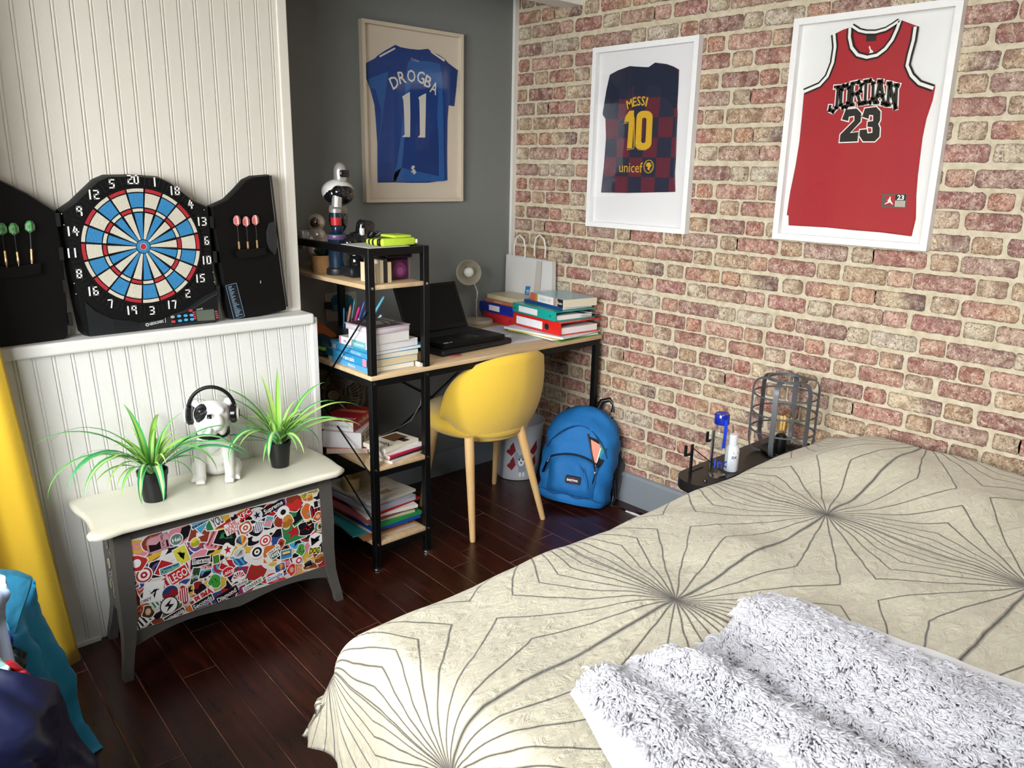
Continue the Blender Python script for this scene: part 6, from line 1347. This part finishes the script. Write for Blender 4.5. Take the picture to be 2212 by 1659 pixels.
# ================================================================== bedside table and what stands on it
BZ = .500; BTM = M('#17181a', .4, .3)
t = thing('bedside_table', 'black metal bedside tray table with upright hooks beside the bed', 'bedside table', (-.34, -1.585, 0))
def stadium(x0, x1, yc, h, n=12): return [(x1, yc-h), (x1, yc+h)]+arc(x0+h, yc, h, PI/2, 1.5*PI, n)
MB().prism(FLAT, stadium(-.660, -.035, -1.580, .085), BZ-.035, BZ-.001).build('tray', t, M('#1c1a19', .35, .2), 35)
MB().bar((-.57, -1.655, BZ+.006), (-.036, -1.655, BZ+.006), .010, .024).build('rail', t, BTM)
h1 = [(-.607, -1.545, BZ-.002), (-.607, -1.545, BZ+.108)]; m = MB()
for bx0, by0 in ((-.607, -1.545), (-.432, -1.508)):
    m.bar((bx0, by0, BZ-.004), (bx0, by0, BZ+.110), .009, .006); m.bar((bx0, by0, BZ+.078), (bx0-.030, by0+.004, BZ+.078), .009, .006); m.bar((bx0-.030, by0+.004, BZ+.076), (bx0-.030, by0+.004, BZ+.112), .009, .006)
m.bar((-.606, -1.55, BZ+.096), (-.505, -1.615, BZ+.002), .014, .003); m.build('hooks', t, BTM)
m = MB(); [m.lathe([(.007, 0), (.006, .003), (0, .004)], 10, TR((x, y, BZ-.001))) for x, y in ((-.60, -1.60), (-.10, -1.53), (-.30, -1.53))]; m.bar((-.58, -1.52, BZ), (-.50, -1.52, BZ), .006, .003); m.build('bolts', t, M('#3a3a3a', .3, .8))
for x, y in ((-.640, -1.585), (-.08, -1.52), (-.08, -1.63)): MB().tube([(x, y, .0), (x, y, BZ-.034)], .006, 8).build('leg', t, STEEL if x < -.5 else BTM, 50)
# glass bottle
bx1, by1 = -.535, -1.600; CG = thin_glass('clear_plastic', '#f4f7f8', .3)
t = thing('water_bottle', 'clear water bottle with blue screw cap and strap on the bedside tray', 'bottle', (bx1, by1, BZ)); Tb = TR((bx1, by1, BZ))
MB().lathe([(0, .002), (.026, .0), (.029, .006), (.0295, .03), (.0295, .145), (.027, .160), (.020, .172), (.0185, .176), (.0185, .184)], 32, Tb).build('body', t, CG, 50)
MB().lathe([(0, .180), (.023, .180), (.024, .182), (.024, .212), (.022, .215), (.015, .213), (0, .210)], 32, Tb).build('cap', t, M('#0d2490', .2, coat=.5), 40)
fa = R(-128); fd = Vector((cos(fa), sin(fa), 0)); sd_ = Vector((-sin(fa), cos(fa), 0)); cb = Vector((bx1, by1, BZ))
m = MB(); 
for i in range(8): q0, q1 = .200-.012*i, .200-.012*(i+1); m.bar(cb+fd*(.0265+.003*sin(i*.5))+sd_*.004+Vector((0, 0, q0)), cb+fd*(.0265+.003*sin((i+1)*.5))+sd_*(.004)+Vector((0, 0, q1)), .010, .002, up=tuple(fd))
m.build('strap', t, M('#1536c0', .4))
BTP = Plane(cb+fd*.030, sd_, (0, 0, 1)); BTP = Plane(cb+fd*.0298, (sin(fa)*-1, cos(fa), 0), (0, 0, 1))
def wrap(txt, h, w, zc, col, r, a0, th, nm='lettering', c=cb):
    vs, fs, tw = glyphs(txt, .01); k = w/tw; o = []
    for x, y in vs: a = fa+a0+(x-tw/2)*k/r; o.append((c.x+r*cos(a), c.y+r*sin(a), c.z+zc+(y-.5)*h))
    MB().use(M(col, .4)).add(o, fs) if False else None
    m = MB().use(M(col, .4)); m.add(o, fs); m.build(nm, th)
wrap('lnc', .032, .046, .055, '#1c3fae', .0302, .0, t)
wx2, wy2 = -.455, -1.600; cw = Vector((wx2, wy2, BZ))
t = thing('lotion_bottle', 'small white lotion bottle standing behind the clear water bottle', 'bottle', (wx2, wy2, BZ))
MB().lathe([(0, .0), (.021, .0), (.023, .003), (.023, .072), (.020, .084), (.012, .092), (.0, .094)], 28, TR((wx2, wy2, BZ))).build('body', t, M('#e3e5ea', .35), 40)
MB().lathe([(0, .092), (.0135, .092), (.0135, .124), (.012, .127), (0, .127)], 24, TR((wx2, wy2, BZ))).build('cap', t, M('#e6e8ec', .3), 40)
wrap('ax', .014, .018, .055, '#16224a', .0234, 0, t, c=cw); m = MB().use(M('#16224a', .5)); m.add([(cw.x+.0235*cos(fa+a), cw.y+.0235*sin(fa+a), cw.z+zz) for a, zz in ((-.2, .065), (.55, .065), (.55, .071), (-.2, .071))], [(0, 1, 2, 3)]); m.use(M('#7f8aa0', .5)).add([(cw.x+.0235*cos(fa+a), cw.y+.0235*sin(fa+a), cw.z+zz) for a, zz in ((.0, .042), (.6, .042), (.6, .044), (0, .044))], [(0, 1, 2, 3)]); m.build('label', t)
# cage lamp
ccx, ccy = -.160, -1.612
t = thing('cage_lamp', 'grey metal cage lamp with clear filament bulb beside the bed', 'lamp', (ccx, ccy, BZ)); CM = M('#5f6266', .45, .4)
pr = [(.064, .272), (.085, .272), (.100, .266), (.110, .252), (.113, .235), (.113, .05), (.108, .025), (.095, .010), (.07, .004)]
for i in range(6):
    a = R(12+60*i); d = Vector((cos(a), sin(a), 0)); m = MB(); P0 = [Vector((ccx, ccy, BZ))+d*r+Vector((0, 0, zz)) for r, zz in pr]
    s = Vector((-sin(a), cos(a), 0))
    v = []
    for k, p in enumerate(P0):
        tg = (P0[min(k+1, len(P0)-1)]-P0[max(k-1, 0)]).normalized(); n_ = s.cross(tg)*.0020; w = s*.0085
        v += [p-w-n_, p+w-n_, p+w+n_, p-w+n_]
    f = [(0, 1, 2, 3), tuple(len(v)-4+k for k in (3, 2, 1, 0))]
    for k in range(len(P0)-1):
        for j in range(4): f.append((k*4+j, k*4+(j+1) % 4, k*4+4+(j+1) % 4, k*4+4+j))
    m.add(v, f); m.build('cage_bar', t, CM, 40)
def cring(r, zz, w, th_): return MB().lathe([(r-w, zz-th_), (r, zz-th_), (r, zz+th_), (r-w, zz+th_), (r-w, zz-th_)], 48, TR((ccx, ccy, BZ)))
cring(.068, .272, .008, .004).build('cage_ring', t, CM, 30)
for zz in (.215, .150, .085): cring(.111, zz, .005, .0022).build('cage_ring', t, CM, 30)
MB().lathe([(0, 0), (.060, 0), (.068, .008), (.066, .012), (.05, .006), (0, .006)], 36, TR((ccx, ccy, BZ))).build('base', t, BLKM, 40)
MB().lathe([(0, .006), (.020, .006), (.020, .060), (.016, .066), (0, .066)], 24, TR((ccx, ccy, BZ))).build('socket', t, BLKM, 40)
MB().lathe([(.012, .066), (.013, .078), (.022, .092), (.032, .108), (.036, .125), (.034, .142), (.024, .156), (.010, .163), (0, .164)], 28, TR((ccx, ccy, BZ))).build('bulb', t, thin_glass('bulb_glass', '#f8f3e6', .35), 60)
m = MB(); [m.tube([(ccx+.007*cos(i*PI/2), ccy+.007*sin(i*PI/2), BZ+.082), (ccx+.008*cos(i*PI/2), ccy+.008*sin(i*PI/2), BZ+.135)], .0012, 6) for i in range(4)]; m.build('filament', t, M('#e0b050', .3, emit=.8))
MB().tube([(ccx, ccy, BZ+.164), (ccx-.002, ccy, BZ+.275)], .0011, 6).build('rod', t, M('#8a7a60', .4, .6))

# ================================================================== bed
bd_ = thing('bed', 'low double bed under the cream duvet', 'bed', (-1.0, -2.55, 0))
MB().rbox((-1.96, -3.35, .10), (-.03, -1.775, .30), .02, 2).build('base', bd_, M('#57534d', .8), 40); MB().rbox((-1.955, -3.35, .3005), (-.03, -1.78, .50), .05, 4).build('mattress', bd_, M('#dedad0', .8), 50)
for x in (-1.88, -.12):
    for y in (-3.25, -1.86): MB().cyl((x, y, 0), (x, y, .10), .025, 12).build('leg', bd_, BLKM, 40)
for i, y in enumerate((-2.12, -2.85)):
    p = thing('pillow', ('pillow under the duvet nearest the bedside lamp', 'pillow under the duvet farther from the bedside lamp')[i], 'pillow', (-.30, y, .50), 'pillows under the duvet'); MB().ell((-.28, y, .545), (.20, .30, .042), None, 28, 14).build('case', p, M('#e4e0d6', .85), 60)
g = NT('duvet_print'); uv = g.n('UVMap', uv_map='UVMap').outputs[0]; nz = g.n('TexNoise', {'Scale': 9.0, 'Detail': 2.0}); g.set(nz.inputs['Vector'], uv)
wob = g.n('VectorMath', operation='SUBTRACT'); g.set(wob.inputs[0], nz.outputs['Color']); wob.inputs[1].default_value = (.5, .5, .5)
wsc = g.n('VectorMath', operation='SCALE'); g.set(wsc.inputs[0], wob.outputs[0]); wsc.inputs['Scale'].default_value = .016
u0, v0, _ = g.sep(uv); PXP, PYP = .672, .490
mu = lambda c, per, ph: g.math('ABSOLUTE', g.math('SUBTRACT', g.math('MULTIPLY', g.math('FRACT', g.math('ADD', g.math('DIVIDE', g.math('SUBTRACT', c, ph), per), .5)), per), per/2))
ru, rv = mu(u0, PXP, -1.395), mu(v0, PYP, -2.062); r_ = g.math('SQRT', g.math('ADD', g.math('MULTIPLY', ru, ru), g.math('MULTIPLY', rv, rv)))
kf = g.math('MINIMUM', 1.0, g.math('MULTIPLY', r_, 7)); wx_, wy_, _ = g.sep(wsc.outputs[0])
U = g.math('ADD', u0, g.math('MULTIPLY', wx_, kf)); V = g.math('ADD', v0, g.math('MULTIPLY', wy_, kf))
U, V = mu(U, PXP, -1.395), mu(V, PYP, -2.062); best = None
for deg, w in ((.9, .9), (8, .8), (16, .9), (25, .8), (35, .9), (46, .9), (59, .8), (74, .9), (90, 1.9)):
    d = g.math('DIVIDE', g.math('ABSOLUTE', g.math('SUBTRACT', g.math('MULTIPLY', U, cos(R(deg))), g.math('MULTIPLY', V, sin(R(deg))))), w)
    best = d if best is None else g.math('MINIMUM', best, d)
linef = g.ramp(best, [(.0005, (1, 1, 1, 1)), (.0010, (0, 0, 0, 1))])
fine = g.noise(uv, 420, 3, .6); med = g.noise(uv, 26, 5, .65, .4)
base = g.mix(med, lin('#c0b9a2'), lin('#d0cab4')); base = g.mix(g.math('MULTIPLY', fine, .22), base, lin('#bbb5a2'))
mpw = g.n('Mapping'); g.set(mpw.inputs[0], uv); mpw.inputs['Scale'].default_value = (14, 42, 1); mpw.inputs['Rotation'].default_value = (0, 0, R(35))
wr = g.noise(mpw.outputs[0], 1.0, 5, .6, 1.2)
g.bump(g.math('ADD', g.math('MULTIPLY', wr, .75), g.math('MULTIPLY', med, .25)), .55, .035)
DUV = g.out(g.mix(linef, base, lin('#1c1b22')), .85); g.b.inputs['Sheen Weight'].default_value = .15
XF, YF, TOPZ = -1.925, -1.755, .572
def edge(tt, w, h, L, flare):
    if tt <= 0: return 0, 0
    if tt < L: th = tt/L*PI/2; return w*sin(th), h*(1-cos(th))
    return w+flare*(tt-L), h+(tt-L)
import mathutils.noise as mno
def duv(u, v):
    cxx = -.035-u*2.26; cyy = -1.385-v*1.965; a = XF-cxx; b = cyy-YF      # unfolded cloth coordinates
    x = max(cxx, XF); y = min(cyy, YF); cornw = smoothstep(-1.55, -2.0, cxx)
    dx, dza = edge(a, .080, .10, .14, .0); dy, dzb = edge(b, .078, .10, .14, .04+.55*cornw)
    dz = (dza**7+dzb**7)**(1/7); hang = smoothstep(.12, .30, dz)
    p = Vector((cxx*3.0, cyy*3.0, 0)); n1 = mno.noise(p); n2 = mno.noise(Vector((cxx*7+cyy*5, cyy*9-cxx*3, 2)))
    pil = .060*smoothstep(-.62, -.34, cxx)*(1-.55*smoothstep(-.12, -.03, cxx))*smoothstep(-1.74, -1.92, cyy)*(.45+.55*(1-math.exp(-((cyy+2.47)/.10)**2)))*1.0
    n3 = mno.noise(Vector((cxx*5+cyy*9, cyy*3-cxx*1.5, 7))); z_ = TOPZ+pil+.012*n1+.006*n2+.005*abs(n3)*smoothstep(-2.1, -1.7, cxx)-dz*1.0
    fx_ = (1-.6*cornw)*.018*sin(cyy*26+1.5*sin(cxx*5))*smoothstep(.1, .3, dza); fy_2 = (1-.8*cornw)*.022*sin(cxx*21+2*sin(cyy*3))*smoothstep(.1, .3, dzb)
    rd = .010*math.exp(-((cyy+2.02+.35*(cxx+1.0)*0)/.12)**2)*sin(cxx*16)*.5
    xx = x-dx-fx_; yy = y+dy+fy_2
    if dz < .06: z_ += rd
    return Vector((min(xx, -.012), yy, max(z_, .06)))
nu, nv = 190, 170; m = MB(); m.grid(nu, nv, duv); m.build('cover', None, DUV, 180) if False else None
du = thing('duvet', 'cream duvet printed with radiating dark lines spread over the bed', 'duvet', (-1.0, -2.5, .55)); dc = m.build('cover', du, DUV, 180)
me = dc.data; ul = me.uv_layers.new(name='UVMap'); li = np.empty(len(me.loops), np.int32); me.loops.foreach_get('vertex_index', li)
uvv = np.array([(-.035-i/(nu-1)*2.26, -1.385-j/(nv-1)*1.965) for i in range(nu) for j in range(nv)], np.float32); ul.data.foreach_set('uv', uvv[li].ravel())
sl = dc.modifiers.new('s', 'SOLIDIFY'); sl.thickness = .012; sl.offset = -1
for p in me.polygons: p.use_smooth = True
# fluffy throw
def topz(x, y):
    cxx, cyy = x, y; u = (-.035-cxx)/2.26; v = (-1.385-cyy)/1.965; return duv(u, v).z
thr = thing('throw_blanket', 'fluffy pale grey throw blanket lying across the duvet', 'blanket', (-1.55, -2.5, .58))
def thp(u, v, grow=0):
    """u across (left edge to right edge), v from the far edge toward the camera"""
    A = Vector((-1.815, -2.165)); Bq = Vector((-1.240, -2.222)); C_ = Vector((-1.175, -3.05)); D_ = Vector((-1.99, -2.95))
    u2, v2 = (u*(1+.06+.02+.40*v)-.02-.40*v, v) if grow else (u, v)
    p = (A*(1-u2)+Bq*u2)*(1-v2)+(D_*(1-u2)+C_*u2)*v2
    p.x += .012*sin(v2*9)*(1-u2); p.y += .018*sin(u2*8+.5)*(1-v2) - .022*math.exp(-((u2-.42)/.06)**2)*(1-v2)
    return p
def thz(u, v, p):
    x = p.x; r1 = .028*math.exp(-((u-.36-.10*v)/.085)**2); r2 = .022*math.exp(-((u-.80)/.14)**2); r3 = .026*math.exp(-((u-.08)/.10)**2)*(1-.3*v)
    cr_ = -.014*math.exp(-((u-.49-.10*v)/.035)**2)
    return max(topz(max(-1.9, p.x), min(-1.85, p.y)), .0)-max(0, (-1.90-p.x))*1.1+.012+r1+r2+r3+cr_+.006*mno.noise(Vector((p.x*9, p.y*9, 4)))
def thf(off, grow=0): return lambda u, v: (lambda p: Vector((p.x, p.y, thz(u, v, p)+off)))(thp(u, v, grow))
FUR_B = M('#a9a3a8', .9, var=.15, scale=40)
MB().grid(46, 52, thf(.002)).build('base_cloth', thr, FUR_B, 60)
m = MB(); m.grid(40, 44, thf(-.008, .045)); bkc = m.build('backing', thr, M('#dddde0', .8, var=.03), 60, label='smooth white backing showing at the edges')
g = NT('fluff'); vc = g.n('VertexColor', layer_name='tip').outputs[0]; FLUFF = g.out(vc, .85); g.b.inputs['Sheen Weight'].default_value = .3
rng = np.random.default_rng(3); NTF = 34000; KS, RN = 5, 5
TV = np.zeros((NTF, RN*KS, 3), np.float32); TCc = np.ones((NTF, RN*KS, 4), np.float32); cnt = 0
angs = np.linspace(0, 2*PI, KS, endpoint=False); ca_, sa_ = np.cos(angs), np.sin(angs)
for i in range(NTF):
    u, v = rng.random(), rng.random()**1.15*.86
    p = thp(u, v); z_ = thz(u, v, p); fn = mno.noise(Vector((p.x*16, p.y*16, 1))); f2 = mno.noise(Vector((p.x*38, p.y*38, 5))); f3 = mno.noise(Vector((p.x*5, p.y*5, 9)))
    if f2 < -.55: continue
    az = 2.6*fn+3.2*f2+rng.normal(0, .55)+ (-2.3); L = .017+.006*rng.random(); lean = .8+.35*rng.random()
    d = np.array([cos(az), sin(az), 0]); s = np.array([-sin(az), cos(az), 0]); q = np.array([p.x, p.y, z_]); a = 1.25
    if u < .02 or u > .98 or v < .02: a = .7
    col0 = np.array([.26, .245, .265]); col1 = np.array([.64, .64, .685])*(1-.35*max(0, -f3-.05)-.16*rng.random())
    r0 = .0022+.0008*rng.random()
    for k in range(RN):
        t_ = k/(RN-1); rr_ = r0*(1.0, 1.1, .95, .7, .15)[k]; nrm = np.array([-sin(a)*d[0], -sin(a)*d[1], cos(a)])
        TV[cnt, k*KS:(k+1)*KS] = q + np.outer(ca_, s)*rr_ + np.outer(sa_, nrm)*rr_
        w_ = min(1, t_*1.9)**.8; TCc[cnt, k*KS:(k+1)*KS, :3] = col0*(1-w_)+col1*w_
        q = q+(d*cos(a)+np.array([0, 0, sin(a)]))*L/(RN-1); a -= lean*.52
    cnt += 1
TV = TV[:cnt].reshape(-1, 3); TCc = TCc[:cnt].reshape(-1, 4); q0 = []
for k in range(RN-1):
    for j in range(KS): q0.append((k*KS+j, k*KS+(j+1) % KS, (k+1)*KS+(j+1) % KS, (k+1)*KS+j))
q0 = np.array(q0, np.int32); F4 = (np.arange(cnt, dtype=np.int32)[:, None, None]*(RN*KS)+q0[None]).reshape(-1, 4)
me = D.meshes.new('pile'); me.vertices.add(len(TV)); me.vertices.foreach_set('co', (TV-np.array(thr.location)).ravel().astype(np.float32)); me.loops.add(F4.size); me.loops.foreach_set('vertex_index', F4.ravel()); me.polygons.add(len(F4)); me.polygons.foreach_set('loop_start', np.arange(0, F4.size, 4, dtype=np.int32)); me.polygons.foreach_set('use_smooth', np.ones(len(F4), bool)); me.update(calc_edges=True)
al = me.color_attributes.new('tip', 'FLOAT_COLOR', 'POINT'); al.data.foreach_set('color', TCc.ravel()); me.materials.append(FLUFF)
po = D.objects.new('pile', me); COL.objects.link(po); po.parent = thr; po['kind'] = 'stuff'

# ================================================================== curtain and clothes at the left edge
t = thing('curtain', 'yellow curtain hanging before the white boarded wall', 'curtain', (-2.5, -.53, 0))
YC_ = M('#dcb42a', .85, var=.06, scale=200, bump=.12, bscale=350, sheen=.2)
def cur(u, v):
    zz = .012+2.30*(1-v); xr = -2.222-.083*min(zz, 1.0)*1.05-.012*max(0, zz-1); W_ = .72; x = xr-W_*u
    fl = 1-.35*min(1, zz/1.5); y = -.520-.028*sin(u*30+.4*sin(zz*2)+.2)*fl*min(1, .35+u*9)-.045*u*0
    return Vector((x, y+.010*sin(zz*5+u*8)*.4-.040*(1-zz)*max(0, 1-zz)*max(0, .22-u)*2.5, zz+.035*u*(zz < .05)*0))
m = MB(); m.grid(110, 40, cur); co_ = m.build('cloth', t, YC_, 180); sl = co_.modifiers.new('s', 'SOLIDIFY'); sl.thickness = .004
m = MB(); m.tube([(-3.28, -.52, 2.33), (-2.25, -.52, 2.33)], .012, 10); m.bar((-2.30, -.52, 2.33), (-2.30, -.361, 2.33), .012); m.ell((-2.24, -.52, 2.33), (.022, .022, .022)); m.build('rod', t, BLKM, 50)
def garment(name, label, pts, y0, dep, col, width=.42, rough=.45, folds=7, cat='jacket', zbot=.0, extra=None, group='jackets heaped at the left edge'):
    P3 = [at(x, y, 'y', y0) for x, y in pts]; P3 = [p for p in P3 if p.z > zbot+.04]; last = P3[-1]
    t = thing(name, label, cat, (last.x-width*.5, y0, zbot), group); m = MB(); nu = 64; lev = []
    P3 = P3+([Vector((last.x+.02, y0, zbot+.004))] if last.z > zbot+.02 else []); S = []
    for a, b in zip(P3, P3[1:]):
        for k in range(6): S.append(a.lerp(b, k/6))
    S.append(P3[-1]); n = len(S); vs = []
    for j, p in enumerate(S):
        f = j/(n-1); d = dep*(.35+.65*min(1, f*3)); w = width*(.5+.5*min(1, f*2.5))
        for i in range(nu):
            a = 2*PI*i/nu; r = 1+.08*min(1, f*2.2)*sin(folds*a+2.2*f)+.04*sin(13*a-3*f)+.22*min(1, f*3)*mno.noise(Vector((cos(a)*2.2, sin(a)*2.2+y0*5, p.z*7)))+.10*mno.noise(Vector((cos(a)*6, sin(a)*6+y0*5, p.z*20)))
            k = (cos(a)+1)/2; vs.append(Vector((p.x-w/2+w/2*cos(a)*(r if cos(a) < .6 else 1+(r-1)*.35), y0+d*sin(a)*r-.03*sin(f*6+a), max(zbot+.002, p.z+.01*sin(3*a)*(0 < j < n-1)))))
    fs = [(j*nu+i, j*nu+(i+1) % nu, (j+1)*nu+(i+1) % nu, (j+1)*nu+i) for j in range(n-1) for i in range(nu)]+[list(range(nu)), [(n-1)*nu+i for i in range(nu)][::-1]]
    m.add(vs, fs); o = m.build('cloth', t, M(col, rough, var=.12, scale=12, bump=.9, bscale=9, spec=.5), 60); return t
garment('jacket', 'light blue rain jacket hanging at the left photo edge before the curtain', [(30, 1243), (72, 1252), (66, 1290), (85, 1320), (112, 1352), (140, 1425), (165, 1510), (195, 1590), (222, 1655)], -.97, .075, '#2a93c4', .50)
t = D.objects['jacket']; CP = Plane((0, -1.052, 0), (1, 0, 0), (0, 0, 1)); cq = CP.pxs([(-6, 1234), (40, 1238), (72, 1250), (68, 1272), (52, 1318), (26, 1388), (10, 1350), (-6, 1330)])
puff(CP, cq, -.018, .004, .006).build('collar', t, M('#3f9cc6', .4, var=.25, scale=18, bump=.9, bscale=12), 50)
garment('jacket', 'royal blue garment tucked between the jackets', [(0, 1340), (14, 1370), (26, 1410), (30, 1470)], -1.10, .035, '#1c3f9a', .36)
garment('jacket', 'black and green garment between the light blue and navy jackets', [(8, 1385), (36, 1398), (52, 1415), (46, 1440), (56, 1500)], -1.20, .035, '#101a18', .36)
garment('shirt', 'red garment corner peeking out above the navy jacket', [(30, 1428), (50, 1440), (62, 1465), (64, 1520)], -1.355, .025, '#b3202c', .30, cat='shirt')
garment('shirt', 'white and teal garment edge at the left photo edge', [(-4, 1418), (8, 1430), (14, 1455), (16, 1500)], -1.43, .025, '#a9d0cc', .28, cat='shirt')
nj = garment('jacket', 'navy jacket hanging nearest the camera at the left photo edge', [(-30, 1440), (40, 1452), (108, 1474), (122, 1500), (150, 1545), (180, 1600), (208, 1650)], -1.56, .075, '#10173a', .44)
m = MB(); e0 = at(4, 1625, 'y', -1.64)
for i in range(3): m.tube([at(2+6*sin(k*1.3+i), 1602+i*16+k*3, 'y', -1.64) for k in range(6)], .0018, 5)
m.build('embroidery', nj, M('#d8d4d6', .6))
garment('jacket', 'pale blue striped shirt collar at the left photo edge', [(-14, 1232), (6, 1238), (14, 1262), (10, 1300), (14, 1350)], -1.28, .025, '#a9bdd8', .22, cat='shirt')
